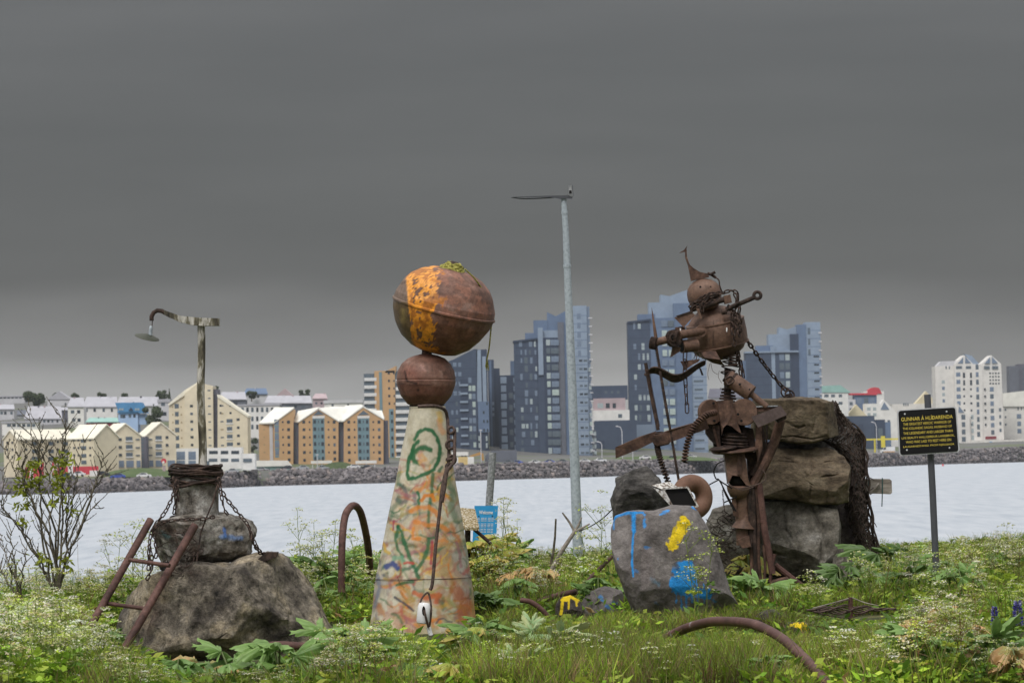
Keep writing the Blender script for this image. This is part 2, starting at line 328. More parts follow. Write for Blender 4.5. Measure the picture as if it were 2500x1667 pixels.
class B:
    def __init__(s, name, label, px, py, D, cat='building', group=None, yaw=0, mir=False):
        s.px, s.py, s.D, s.s = px, py, D, D / F; s.mir = mir
        s.o = thing(name, P(px, py, D), label, cat, group, yaw)
    def loc(s, x, y):
        dx, dy = x - s.px, s.py - y
        return (dx * cr + dy * sr) * s.s, (-dx * sr + dy * cr) * s.s
    def raw(s, name, mb, mt, parent=None, smooth=None):
        p = parent or s.o
        return link(name, mesh_from(name, mb, (0, 0, 0), smooth), mt, p)
    def block(s, x0, y0, x1, y1, mt, w0=0, w1=90, name='wall', parent=None):      # picture rectangle -> upright box, w in px units of depth
        cx, cy_ = s.loc((x0 + x1) / 2, (y0 + y1) / 2); hw, hh = (x1 - x0) / 2 * s.s, (y1 - y0) / 2 * s.s
        return s.raw(name, MB().box((cx - hw, w0 * s.s, cy_ - hh), (cx + hw, w1 * s.s, cy_ + hh)), mt, parent)
    def poly(s, pts, mt, w0=0, w1=90, name='wall'):
        q = [s.loc(*p) for p in pts]
        return s.raw(name, MB().prism([(a, w0 * s.s, b_) for a, b_ in q], (0, (w1 - w0) * s.s, 0)), mt)
    def win(s, x, y, ww, hh, mt, w0=0, th=2.0, name='window', parent=None):
        cx, cz = s.loc(x, y); o = link(name, unit(mt, name), None, parent or s.o)
        o.location = (cx, (w0 + th / 2 - .35) * s.s, cz); o.scale = (ww * s.s, th * s.s, hh * s.s); return o
    def grid(s, xs, ys, ww, hh, mt, w0=0, name='window', skip=0, alt=None, seed=1):
        rnd = random.Random(seed)
        for x in xs:
            for y in ys:
                if rnd.random() < skip: continue
                dx = (y - ys[0]) * .021
                s.win(x + dx, y, ww * rnd.uniform(.85, 1.1), hh, rnd.choice(alt) if alt else mt, w0, name=name)
def rg(a, b_, n): return [a + (b_ - a) * i / (n - 1) for i in range(n)] if n > 1 else [(a + b_) / 2]
class G:                                                                            # gabled house seen over one corner
    def __init__(s, name, label, x_side, x_c, x_g, yb, ye, yp, D, th=25, wallm=YEL, roofm=YEL2, group=None, mir=False, asym=.5, cat='building', sidem=None):
        s.s = D / F; s.m = -1 if mir else 1; t = R(th); s.ct, s.st = math.cos(t), math.sin(t)
        s.o = thing(name, P(x_c, yb, D), label, cat, group, t * s.m)
        s.G = abs(x_g - x_c) * s.s / s.ct; s.S = abs(x_side - x_c) * s.s / s.st
        s.ze = (yb - ye) * s.s; s.zp = (yb - yp) * s.s; s.xc, s.yb = x_c, yb
        G_, S_, m_, lo = s.G, s.S, s.m, -3
        mb = MB().add([(0, 0, lo), (m_ * G_, 0, lo), (m_ * G_, 0, s.ze), (m_ * G_ * asym, 0, s.zp), (0, 0, s.ze),
                       (0, S_, lo), (m_ * G_, S_, lo), (m_ * G_, S_, s.ze), (m_ * G_ * asym, S_, s.zp), (0, S_, s.ze)],
                      [(0, 1, 2, 3, 4), (9, 8, 7, 6, 5), (0, 4, 9, 5), (1, 6, 7, 2), (4, 3, 8, 9), (3, 2, 7, 8)])
        link('wall', mesh_from('wall', mb), wallm, s.o)
        h = .35
        rb = MB()
        for a, za, b_, zb in ((0, s.ze, asym, s.zp), (asym, s.zp, 1, s.ze)):
            if abs(b_ - a) < .02: continue
            k = (zb - za) / ((b_ - a) * G_); e0, e1 = (-.4 if a == 0 else 0), (.4 if b_ == 1 else 0)
            p0 = (m_ * (a * G_ + e0), za + k * e0); p1 = (m_ * (b_ * G_ + e1), zb + k * e1)
            rb.prism([(p0[0], -.4, p0[1] + .02), (p1[0], -.4, p1[1] + .02), (p1[0], -.4, p1[1] + h), (p0[0], -.4, p0[1] + h)], (0, S_ + .8, 0))
        link('roof', mesh_from('roof', rb), roofm, s.o)
    def fwin(s, x, y, ww, hh, mt, name='window', off=0):                             # on the gable face, picture px
        o = link(name, unit(mt, name), None, s.o); u = abs(x - s.xc) * s.s / s.ct
        o.location = (s.m * u, -.05 + off, (s.yb - y) * s.s + (x - s.xc) * -.02095 * s.s); o.scale = (ww * s.s / s.ct, .3, hh * s.s); return o
    def swin(s, x, y, ww, hh, mt, name='window', off=0):                             # on the side face
        o = link(name, unit(mt, name), None, s.o); v = abs(x - s.xc) * s.s / s.st
        o.location = (s.m * (.05 - off), v, (s.yb - y) * s.s + (x - s.xc) * -.02095 * s.s); o.scale = (.3, ww * s.s / s.st, hh * s.s); return o
def sD(px, off): return float(shoreD(px)) + off
# -- cream yellow terrace by the shore
GRP = 'cream yellow terrace houses across the bay'
def balc(h, xs, ys, side=False, ww=13, hh=9):
    f = h.swin if side else h.fwin
    for x in xs:
        for y in ys:
            f(x, y, ww, hh, GLM, 'window'); f(x, y + hh * .72, ww + 2, 3.2, WFR, 'balcony', -.12)
h = G('terrace_house', 'long cream terrace house at the row end behind bare shrub', 166, 44, 6, 1140, 1072, 1051, sD(60, 95), 40, YEL, YEL2, GRP, mir=True)
balc(h, [80, 115, 146], [1082, 1101, 1119], True, 12)
for x in (62, 96, 130): [h.swin(x, y, 4, 5, GLD) for y in (1078, 1097, 1116)]
for x in (16, 30): [h.fwin(x, y, 4, 5, GLD) for y in (1080, 1097, 1115)]
h = G('terrace_house', 'cream terrace house with broad plain roof slope and one balcony stack', 160, 231, 285, 1138, 1069, 1038, sD(200, 90), 45, YEL, YEL2, GRP)
balc(h, [202], [1075, 1093, 1112, 1128], True, 14); [h.swin(x, y, 5, 5, GLD) for x in (176, 188, 220) for y in (1074, 1093, 1111)]
h = G('terrace_house', 'cream gabled house beside the dark recess with shop windows', 235, 270, 342, 1144, 1066, 1036, sD(300, 80), 26, YEL, YEL2, GRP)
balc(h, [314], [1070, 1090, 1109], ww=15); balc(h, [252], [1074, 1092, 1110, 1126], True, 11)
[h.fwin(x, y, 7, 6, GLD) for x in (293,) for y in (1072, 1091, 1110)]; [h.fwin(x, y, 9, 2.6, GLM) for x in (334,) for y in (1072, 1092, 1111)]
[h.fwin(x, 1132, w_, 16, GLB) for x, w_ in ((290, 22), (315, 17), (335, 9))]
b_ = B('stair_block', 'narrow dark glazed stair block between two cream gabled houses', 343, 1143, sD(340, 86)); b_.block(341, 1066, 358, 1150, RECS, 0, 60); b_.grid([347.5], rg(1072, 1134, 8), 6, 5, GLM, 0)
h = G('terrace_house', 'cream gabled house next to the tall stepped yellow block', 331, 357, 428, 1142, 1064, 1033, sD(380, 82), 22, YEL, YEL2, GRP)
balc(h, [387], [1068, 1088, 1107], ww=14)
[h.fwin(x, y, 6, 6, GLD) for x in (407,) for y in (1067, 1086, 1106)]; [h.fwin(x, y, 8, 2.6, GLM) for x in (368,) for y in (1072, 1092, 1111)]
[h.fwin(x, 1131, w_, 15, GLB) for x, w_ in ((369, 9), (387, 15), (416, 17))]
# -- tall stepped yellow block
b_ = B('apartment_block', 'tall cream yellow block with steep stepped roofline behind the lamp', 450, 1140, sD(500, 150))
b_.poly([(411, 988), (450, 962), (450, 1145), (411, 1145)], YEL, 12, 110, 'side_wing'); b_.poly([(409, 986), (450, 952), (484, 931), (484, 938), (450, 964), (411, 990)], YEL2, 8, 112, 'roof')
b_.poly([(450, 960), (486, 934), (519, 942), (522, 1145), (450, 1145)], YEL, 0, 110)
b_.block(519, 950, 532, 1145, RECS, 14, 100, 'recess'); b_.poly([(531, 968), (604, 1018), (606, 1145), (531, 1145)], YEL, 0, 110)
b_.poly([(529, 963), (533, 963), (606, 1014), (606, 1019), (531, 970)], YEL2, -2, 112, 'roof')
b_.grid([430], rg(991, 1088, 6), 10, 11, GLM, 12); b_.grid([420, 441], rg(993, 1088, 6), 3, 4, YELD, 12); b_.grid([467], rg(991, 1086, 6), 7, 6, GLD, 0, alt=[GLD, GLM]); b_.grid([510], rg(953, 1087, 8), 7, 3, GLM, 0)
b_.grid([541], rg(990, 1087, 6), 8, 3, GLM, 0, alt=[GLM, YELD]); b_.grid([560], rg(1027, 1084, 4), 14, 9, GLM, 0); b_.grid([560], rg(1034, 1091, 4), 16, 3, WFR, -1, 'balcony'); b_.grid([581], rg(1024, 1083, 4), 7, 6, GLD, 0); b_.grid([538, 562], [990, 1008], 5, 5, GLD, 0)
# -- low white glazed building, tent hall
b_ = B('office_building', 'low white office building with tall glazed bays by the tent hall', 431, 1141, sD(480, 60))
b_.block(431, 1093, 590, 1146, WHT, 0, 70); b_.block(585, 1107, 622, 1146, WHT, 2, 60, 'wing')
b_.grid([441, 469], [1112], 20, 20, GLB, 0, 'glazed_bay'); b_.grid([441, 469], [1132], 20, 16, GLB, 0, 'glazed_bay'); b_.grid([521, 548, 574], [1104], 20, 8, GLD, 0); b_.grid([520, 548, 574, 604], [1123], 20, 8, GLM, 0); b_.win(503, 1132, 16, 14, GLM)
b_ = B('tent_hall', 'long white tent hall with teal side walls behind the revetment', 520, 1153, sD(600, 40))
b_.poly([(520, 1140), (540, 1127), (560, 1139), (560, 1158), (520, 1158)], WHT, 0, 40); b_.block(560, 1137, 708, 1158, TEALR, 4, 36)
b_.poly([(540, 1128), (556, 1124), (700, 1124), (711, 1137), (560, 1140)], WROOF, -1, 40, 'roof'); b_.grid([628, 655, 690], [1147], 9, 8, GLM, 4); b_.grid([600], [1149], 50, 5, WFR, 3.4, 'panel'); b_.win(536, 1145, 4, 9, TEAL, 0, name='door')
# -- orange gabled block
ODY = sD(780, 110)
b_ = B('apartment_block', 'orange block with three gables and teal window columns', 632, 1140, ODY)
fl = rg(1030, 1104, 5)
b_.block(632, 1033, 669, 1150, ORA, 8, 90); b_.block(658, 1035, 666, 1140, GRYW, 6, 20, 'stair_strip')
b_.poly([(668, 1033), (716, 999), (716, 1150), (668, 1150)], ORA, 0, 90); b_.block(716, 1031, 729, 1150, RECS, 14, 80, 'recess')
b_.poly([(729, 1030), (777, 1000), (826, 1029), (826, 1150), (729, 1150)], ORA, 0, 90); b_.block(826, 1028, 839, 1150, RECS, 14, 80, 'recess')
b_.poly([(839, 1028), (886, 995), (936, 1024), (936, 1150), (839, 1150)], ORA, 0, 90); b_.block(936, 1026, 946, 1150, RECS, 14, 80, 'recess')
def roofslab(b_, pts, mt, dz=3):
    a = [b_.loc(x, y) for x, y, w_ in pts]; vs = [(q[0], p[2] * b_.s, q[1]) for q, p in zip(a, pts)]
    b_.raw('roof', MB().prism(vs, (0, 0, dz * b_.s)), mt)
roofslab(b_, [(631, 1035, 8), (668, 1034, -2), (717, 998, -2), (715, 996, 60), (665, 996, 95)], WROOF)
roofslab(b_, [(715, 1033, 30), (729, 1031, -2), (778, 998, -2), (778, 995, 60), (722, 1005, 95)], WROOF)
roofslab(b_, [(777, 999, -2), (827, 1030, -2), (840, 1029, 20), (880, 995, 95), (800, 994, 95)], WROOF)
roofslab(b_, [(827, 1030, 10), (839, 1029, -2), (887, 993, -2), (880, 990, 60), (838, 992, 95)], WROOF)
roofslab(b_, [(886, 994, -2), (937, 1025, -2), (938, 1022, 20), (930, 1004, 60), (902, 1003, 95)], WROOF)
b_.grid([675], fl, 11, 13, GLB, 0); b_.grid([675], rg(1040, 1114, 5), 11, 5, TEAL, 0, 'panel'); b_.grid([690], fl, 4, 4.5, GLD, 0); b_.grid([704], fl + [1122], 7, 7.5, GLD, 0, alt=[GLD, GLD, GLB]); b_.grid([644], fl[1:], 3.5, 3.5, YELD, 8)
b_.grid([721], rg(1040, 1135, 6), 5, 7, GLM, 14); b_.grid([831], rg(1040, 1130, 6), 5, 7, GLM, 14)
for gx in (777.5, 887):
    b_.block(gx - 14, 1016, gx + 15, 1122, TEAL, -.6, 4, 'window_column'); b_.poly([(gx - 14, 1014), (gx, 1002), (gx + 14, 1012)], GLM, -.8, 3, 'gable_glass'); b_.grid([gx], [1018], 28, 6, WFR, -1, 'balcony')
    b_.grid([gx - 9.5, gx + 9], rg(1029, 1119, 6), 6, 8.5, GLD, -1, seed=5); b_.grid([gx], rg(1029, 1119, 6), 3, 7, GLM, -1)
    b_.grid([gx - 36], fl + [1123], 6.5, 7, GLD, 0, alt=[GLD, GLD, GLP]); b_.grid([gx - 22], fl, 4, 4.5, GLD, 0); b_.grid([gx + 24], fl, 4, 4.5, GLD, 0); b_.grid([gx + 38], fl + [1120], 6.5, 7.5, GLD, 0, alt=[GLD, GLM, GLD])
for x0, x1 in ((759, 810), (868, 919)):
    c = B('carport', 'white flat roofed carport left of the clipped hedge mound' if x0 < 800 else 'white flat roofed carport right of the clipped hedge mound', x0, 1141, sD(x0, 55), 'carport'); c.block(x0, 1124, x1, 1131, WHT, 0, 18, 'roof'); [c.block(x, 1131, x + 2, 1146, GRYW, 2, 4, 'post') for x in (x0 + 3, (x0 + x1) / 2, x1 - 5)]
# -- white and orange high block behind the spheres
b_ = B('apartment_tower', 'white banded tower with orange centre behind the small sphere', 890, 1140, sD(930, 190))
b_.block(890, 912, 918, 1145, GLM, 3, 70, 'glass_core'); b_.block(916, 905, 966, 1145, ORA, 0, 90); b_.poly([(940, 907), (966, 893), (966, 910), (940, 910)], ORA, 0, 90); b_.block(926, 908, 933, 1010, TEAL, -1, 5, 'glass_strip')
b_.block(966, 905, 1004, 1145, GLM, 3, 80, 'glass_core')
for y in rg(926, 1132, 12): b_.win(904, y, 30, 8, WFR, 0, 10, 'balcony'); b_.win(985, y + 4, 38, 8.5, WFR, 0, 10, 'balcony')
b_.block(951, 998, 962, 1140, TEAL, -1, 5, 'glass_strip'); b_.grid([949], rg(911, 985, 5), 5, 6, GLD, 0); b_.grid([961], rg(911, 985, 5), 3, 5, GLD, 0); b_.grid([956.5], rg(1008, 1130, 7), 5, 8, GLD, -1)
# -- dark towers
def lit(seed): return [GLB, GLB, GLM, GLP]
b_ = B('tower_block', 'dark slate tower half hidden by the spheres with a balcony stack', 1090, 1135, sD(1150, 230))
b_.poly([(1030, 905), (1108, 877), (1157, 852), (1165, 852), (1165, 1140), (1030, 1140)], DRK, 0, 90); b_.block(1163, 853, 1191, 1140, DRK2, 3, 90)
b_.block(1164, 854, 1175, 980, PAL, 0, 20, 'light_strip'); b_.block(1178, 870, 1187, 980, PAL, 0, 20, 'light_strip'); b_.block(1167, 980, 1194, 1055, MIDB, 0, 20, 'panel')
b_.grid([1180.5, 1189], rg(985, 1050, 4), 4, 7, GLD, 0, skip=.2); b_.grid([1132], rg(932, 1096, 9), 17, 13, DRK2, -1, 'balcony_opening'); b_.grid([1132], rg(940, 1104, 9), 20, 5, PAL, -4, 'balcony')
b_.grid([1147, 1156], rg(928, 1085, 9), 7, 13, GLP, 0, skip=.12, alt=[GLB, GLP, GLM, GLL]); b_.grid([1104, 1115], rg(985, 1070, 5), 5, 11, GLP, 0, skip=.2, alt=[GLP, GLB, GLM]); b_.grid([1110, 1122], rg(890, 960, 4), 8, 10, GLB, 0); b_.grid([1170, 1188], [1070, 1087], 4, 12, GLP, 0)
b_.block(1095, 1112, 1262, 1140, DRK, -14, 60, 'plinth')
b_ = B('tower_block', 'narrow dark tower stepping down beside the sphere tower', 1195, 1135, sD(1200, 250))
b_.block(1193, 878, 1208, 1140, DRK, 0, 60); b_.block(1207, 899, 1222, 1140, DRK2, 4, 60); b_.block(1197, 880, 1202, 1130, MIDB, -.6, 4, 'light_strip'); b_.grid([1204], rg(985, 1012, 3), 5, 8, GLB, 0)
b_ = B('tower_block', 'lower dark block with pale window columns between two towers', 1219, 1135, sD(1240, 235))
b_.block(1218, 916, 1262, 1140, DRK2, 0, 80); b_.grid([1229], rg(928, 1092, 9), 14, 16, PAL, -.6, 'light_panel'); b_.grid([1247], rg(965, 1085, 5), 9, 13, GLM, 0); b_.block(1246, 881, 1260, 918, MIDB, 2, 30, 'stair_head'); b_.grid([1256], rg(928, 1092, 9), 6, 12, GLB, 0)
b_.block(1195, 1104, 1262, 1116, GRYR, -12, 0, 'canopy')
b_ = B('tower_block', 'tallest stepped glass tower behind the grey lamp post', 1258, 1132, sD(1350, 210))
b_.block(1257, 832, 1313, 1138, DRK, 0, 90); b_.poly([(1252, 832), (1311, 825), (1311, 829), (1252, 836)], DRK2, -3, 90, 'roof_edge'); b_.block(1312, 826, 1331, 1138, DRK, 2, 80); b_.block(1314, 800, 1326, 915, PAL, -2, 6, 'light_strip')
b_.block(1282, 812, 1316, 830, MIDB, 20, 80, 'upper_step'); b_.block(1303, 781, 1337, 830, MIDB, 22, 90, 'upper_step'); b_.poly([(1336, 761), (1357, 771), (1377, 760), (1400, 752), (1400, 830), (1336, 830)], MIDB, 24, 100, 'upper_step'); b_.block(1322, 806, 1366, 830, PAL, 10, 60, 'upper_step')
b_.block(1330, 824, 1365, 1138, DRK2, 1, 80); b_.block(1365, 786, 1380, 1138, DGR, 4, 80); b_.block(1378, 776, 1398, 1138, MIDB, 8, 80); b_.block(1396, 746, 1436, 1128, PAL, 6, 80); b_.block(1434, 748, 1443, 1128, GLB, 10, 80, 'balcony_glass')
b_.grid([1338], rg(836, 1120, 15), 9, 14, GLP, 0, alt=[GLP, GLL, GLB, GLM]); b_.grid([1354], rg(836, 1120, 15), 19, 14, GLB, 0, alt=[GLB, GLB, GLL, GLM])
for i, y in enumerate(rg(840, 1100, 14)):
    for x in rg(1272, 1306, 4):
        rr = random.random()
        if rr < .62: b_.win(x + (y - 840) * .021 + random.uniform(-2, 2), y, random.choice([4, 6, 8]), random.choice([13, 15, 11]), random.choice([GLB, GLB, GLM, GLP]), 0)
b_.grid([1418, 1429], rg(880, 1105, 12), 8, 5, GLD, 6, alt=[GLD, GLM]); b_.grid([1441], rg(776, 1100, 17), 9, 2.5, GRYW, 4, 'balcony'); b_.grid([1413], rg(772, 862, 5), 9, 14, GLB, 6); b_.grid([1440], rg(880, 1100, 11), 7, 9, GLP, 8, alt=[GLB, GLP, GLL])
b_.block(1260, 1118, 1400, 1140, DRK2, -8, 0, 'plinth'); b_.block(1398, 1050, 1456, 1135, DGR, 12, 60, 'plinth'); b_.grid([1446, 1453], rg(1058, 1105, 4), 6, 9, GLP, 12)
b_ = B('low_building', 'dark low building with pink and white storeys between the towers', 1446, 1128, sD(1490, 240))
b_.block(1444, 941, 1533, 975, DRK, 20, 80, 'upper_storey'); b_.block(1449, 972, 1527, 1004, PINK, 8, 70, 'middle_storey'); b_.block(1449, 1001, 1537, 1028, WHT, 2, 70, 'terrace_wall'); b_.block(1452, 1026, 1555, 1135, DRK, 0, 70)
b_.grid([1484, 1500], [990], 9, 12, GLD, 8); b_.grid([1466], [990], 13, 12, GLP, 8); b_.grid([1480, 1495, 1510], [957], 6, 6, GLM, 20); b_.grid([1470], [1090], 12, 30, DRK2, 0, 'opening'); b_.grid([1514], [1015], 9, 9, GLM, 2)
b_ = B('tower_block', 'dark tower with stepped blue top behind the warrior figure', 1535, 1125, sD(1620, 230))
b_.block(1536, 786, 1590, 1130, DRK, 0, 90); b_.poly([(1532, 785), (1590, 778), (1590, 783), (1532, 789)], DRK2, -3, 90, 'roof_edge'); b_.block(1588, 776, 1650, 1130, MIDB, 3, 90); b_.block(1558, 766, 1600, 786, MIDB, 22, 80, 'upper_step'); b_.block(1585, 737, 1652, 780, PAL, 24, 90, 'upper_step')
b_.poly([(1614, 718), (1635, 722), (1678, 707), (1690, 707), (1690, 790), (1614, 790)], PAL, 26, 100, 'upper_step'); b_.block(1648, 740, 1690, 1130, MIDB, 6, 90); b_.block(1688, 800, 1727, 1125, PAL, 10, 80)
b_.grid([1622, 1638], rg(790, 1100, 14), 13, 15, GLP, 1.5, alt=[GLB, GLP, GLM, GLL]); b_.grid([1706], rg(930, 1095, 9), 22, 5, GLM, 10)
for i, y in enumerate(rg(796, 1095, 13)):
    for x in (1549, 1560, 1570, 1580):
        if random.random() < .6: b_.win(x + (y - 796) * .021 + random.uniform(-1.5, 1.5), y, random.choice([5, 7]), random.choice([13, 16]), random.choice([GLB, GLM, GLP]), 0)
b_.block(1552, 1036, 1600, 1120, GLB, -2, 4, 'glass_base')
b_ = B('tower_block', 'blue grey tower with notched crown behind the stacked stones', 1822, 1115, sD(1900, 250))
b_.block(1824, 861, 1886, 1120, DRK, 0, 90); b_.block(1814, 880, 1826, 1120, MIDB, 8, 60); b_.block(1819, 857, 1950, 861, PAL, -3, 60, 'roof_edge'); b_.block(1885, 845, 1895, 1120, PAL, 1, 70); b_.block(1894, 862, 1934, 1120, DRK, 2, 80); b_.block(1933, 815, 1953, 1120, DRK2, 4, 80)
b_.block(1848, 843, 1890, 862, MIDB, 20, 80, 'upper_step'); b_.block(1878, 815, 1937, 862, PAL, 22, 90, 'upper_step'); b_.poly([(1904, 798), (1924, 803), (1966, 790), (1966, 860), (1904, 860)], PAL, 26, 100, 'upper_step'); b_.block(1950, 792, 1972, 1120, MIDB, 6, 80); b_.block(1970, 786, 2007, 1115, PAL, 8, 80)
b_.grid([1909, 1923], rg(872, 1090, 11), 11, 15, GLP, 1.4, alt=[GLB, GLM, GLP]); b_.grid([1994], rg(870, 1090, 12), 13, 4, GLD, 8); b_.grid([1976], rg(808, 860, 3), 6, 16, GLM, 8); b_.grid([2003], rg(812, 1090, 14), 7, 3, GRYW, 5, 'balcony')
# floor lines across the dark slate faces
def floors(b_, x0, x1, y0, y1, step, w0, mt):
    k = int((y1 - y0) / step)
    for i in range(k + 1): b_.win((x0 + x1) / 2 + (y0 + i * step - y0) * .021, y0 + i * step, x1 - x0 - 1, 1.3, mt, w0, .9, 'floor_band')
towers = [o for o in COL.objects if o.name.startswith('tower_block')]
class _T:
    win = B.win; loc = B.loc
def on(o, px, py, D): t = _T(); t.o, t.px, t.py, t.D, t.s, t.mir = o, px, py, D, D / F, False; return t
for i, (px, py, D, x0, x1, y0, y1, w0, mt) in enumerate([(1090, 1135, sD(1150, 230), 1092, 1163, 900, 1110, 0, DRK2), (1258, 1132, sD(1350, 210), 1258, 1312, 848, 1115, 0, DRK2), (1258, 1132, sD(1350, 210), 1397, 1435, 770, 1110, 6, MIDB), (1535, 1125, sD(1620, 230), 1537, 1588, 806, 1110, 0, DRK2), (1535, 1125, sD(1620, 230), 1689, 1726, 820, 1105, 10, MIDB), (1822, 1115, sD(1900, 250), 1825, 1885, 880, 1100, 0, DRK2), (1822, 1115, sD(1900, 250), 1971, 2005, 806, 1100, 8, MIDB)]):
    floors(on([t for t in towers if (t.location - P(px, py, D)).length < .01][0], px, py, D), x0, x1, y0, y1, 20, w0, mt)
# -- the mixed houses right of the stones
b_ = B('office_building', 'pale teal roofed office building beside the notched tower', 2005, 1108, sD(2030, 260))
b_.block(2005, 953, 2072, 1110, WHT, 0, 60); b_.poly([(2005, 942), (2052, 940), (2078, 958), (2005, 958)], TEALR, -2, 60, 'roof'); b_.grid([2018, 2034, 2052], [966, 984], 10, 7, GLM, 0)
b_ = B('house', 'blue grey house with red roof edge below the red dome', 2072, 1105, sD(2100, 300))
b_.block(2055, 975, 2090, 1110, GRYW, -4, 40); b_.block(2088, 963, 2142, 1110, MIDB, 0, 60); b_.poly([(2074, 960), (2142, 959), (2142, 964), (2078, 964)], REDR, -4, 60, 'roof'); b_.grid([2098, 2115, 2130], [978], 11, 14, GLB, 0, alt=[GLB, GLM]); b_.grid([2064, 2078], [985, 1000], 8, 8, GLM, -4)
b_ = B('domed_house', 'white house crowned with a rounded bright red roof', 2118, 1105, sD(2130, 330))
b_.block(2110, 955, 2160, 1110, WHT, 0, 60); q = [(2117, 961), (2120, 952), (2127, 947), (2136, 945), (2146, 947), (2150, 953), (2153, 961)]; b_.poly(q, REDR, -2, 40, 'roof')
b_ = B('house', 'cream gabled house above the dark waterfront block', 2071, 1105, sD(2090, 240))
b_.poly([(2069, 1015), (2091, 987), (2116, 1014), (2116, 1060), (2069, 1060)], CREAM, 0, 50); b_.block(2112, 985, 2150, 1050, WHT, 6, 50, 'wing'); b_.grid([2122, 2136], [998, 1012], 8, 8, GLP, 6)
b_ = B('house', 'white gabled house with triangular glass front near the black sign', 2142, 1105, sD(2160, 220))
b_.poly([(2140, 1002), (2158, 975), (2186, 1004), (2200, 1020), (2200, 1110), (2140, 1110)], WHT, 0, 60); b_.poly([(2150, 1000), (2159, 981), (2172, 1000)], GLB, -1, 3, 'gable_glass'); b_.grid([2170], rg(1030, 1080, 3), 6, 10, GLM, 0)
b_ = B('waterfront_block', 'dark grey waterfront block behind the yellow barrier', 2070, 1108, sD(2120, 150))
b_.block(2068, 1015, 2136, 1112, DRK, 0, 70); b_.block(2134, 1024, 2162, 1112, DRK2, 4, 60); b_.block(2160, 1030, 2176, 1112, MIDB, 6, 60, 'pale_end'); b_.grid([2102], [1065], 12, 60, DRK2, -.4, 'opening'); b_.grid([2150], [1060], 10, 30, GLM, 3)
# -- white hotel with glass gables
b_ = B('hotel_building', 'tall off white building with two glass gables', 2332, 1100, sD(2370, 200))
b_.block(2287, 893, 2336, 1105, HOTL, 14, 90); b_.poly([(2290, 893), (2300, 882), (2340, 880), (2340, 893)], GRYW, 16, 80, 'roof')
b_.poly([(2331, 888), (2355, 867), (2376, 888), (2400, 892), (2400, 1080), (2331, 1080)], HOTL, 0, 90); b_.poly([(2398, 888), (2421, 867), (2445, 888), (2452, 1080), (2398, 1080)], HOTL, 2, 90); b_.poly([(2374, 868), (2392, 888), (2376, 890), (2356, 864)], PAL, 6, 60, 'roof')
for gx in (2355, 2420.5): b_.poly([(gx - 16, 887), (gx - 3, 872), (gx - 3, 887)], GLB, -1, 3, 'gable_glass'); b_.poly([(gx + 2, 887), (gx + 2, 870), (gx + 16, 886)], GLB, -1, 3, 'gable_glass')
b_.grid([2342, 2365, 2410, 2430], [897], 14, 7, GLM, 0); b_.grid([2386], rg(896, 1060, 10), 7, 12, GLM, 0, alt=[GLM, GLB]); b_.grid([2354, 2371], [916, 934], 5, 13, GLD, 0); b_.grid([2354, 2371, 2405], rg(950, 1036, 6), 4.5, 5, GLD, 0); b_.grid([2340], [914, 932, 950, 968, 984], 10, 10, GLB, 0)
b_.grid(rg(2418, 2439, 4), rg(911, 936, 4), 4, 4, GLD, 2); b_.grid([2422], rg(950, 1055, 7), 9, 11, GLB, 2, alt=[GLB, GLM]); b_.grid([2442], rg(1000, 1050, 4), 5, 8, GLM, 2); b_.grid([2374], rg(1018, 1068, 4), 6, 11, GLP, 0); b_.grid([2305], rg(932, 978, 4), 7, 8, GLP, 14, alt=[GLP, GLB])
b_.grid([2312, 2320], [897], 3, 7, GLM, 14)
b_.poly([(2336, 1002), (2338, 985), (2357, 1008), (2366, 1014), (2370, 1100), (2336, 1100)], HOTL, -10, 0, 'front_wing'); b_.poly([(2339, 1007), (2340, 990), (2353, 1007)], GLB, -11, -8, 'gable_glass'); b_.grid([2351], rg(1018, 1090, 5), 9, 12, GLM, -10)
b_.block(2368, 1073, 2520, 1104, HOTL, -16, 0, 'plinth'); b_.grid(rg(2370, 2397, 6), [1089], 2, 5, GLD, -16)
b_.block(2405, 1065, 2431, 1072, REDW, -14, -4, 'awning'); b_.win(2417.5, 1081, 7, 6, BLUES, -16, name='sign')
b_ = B('apartment_block', 'cream block with white roof right of the glass gabled building', 2450, 1085, sD(2480, 210))
b_.block(2449, 990, 2580, 1090, CREAM if False else HOTL, 0, 80); b_.poly([(2449, 960), (2500, 954), (2580, 956), (2580, 992), (2449, 992)], WROOF, -4, 80, 'roof'); b_.grid([2488], rg(1016, 1052, 3), 10, 11, GLB, 0); b_.grid(rg(2486, 2510, 4), [997], 3, 8, GLM, 0); b_.grid([2455], [1000, 1018, 1036], 4, 5, GLM, 0)
b_ = B('tower_block', 'far dark tower rising over the white roofed block', 2468, 1085, sD(2480, 420)); b_.block(2467, 893, 2490, 1085, DGR, 0, 60); b_.block(2489, 888, 2540, 1085, RECS, 6, 60); b_.grid([2500, 2512], rg(900, 950, 5), 5, 5, GLM, 6)
b_ = B('hall_building', 'low pale hall with grey gable behind the black sign', 2195, 1100, sD(2260, 260)); b_.block(2180, 985, 2336, 1105, HOTL, 0, 70); b_.poly([(2233, 987), (2262, 955), (2290, 987)], CREAM, 2, 50, 'gable'); b_.poly([(2285, 988), (2334, 978), (2336, 992), (2285, 996)], WROOF, -4, 30, 'roof'); b_.grid([2207, 2212, 2217], [987], 3, 7, GLM, 0)
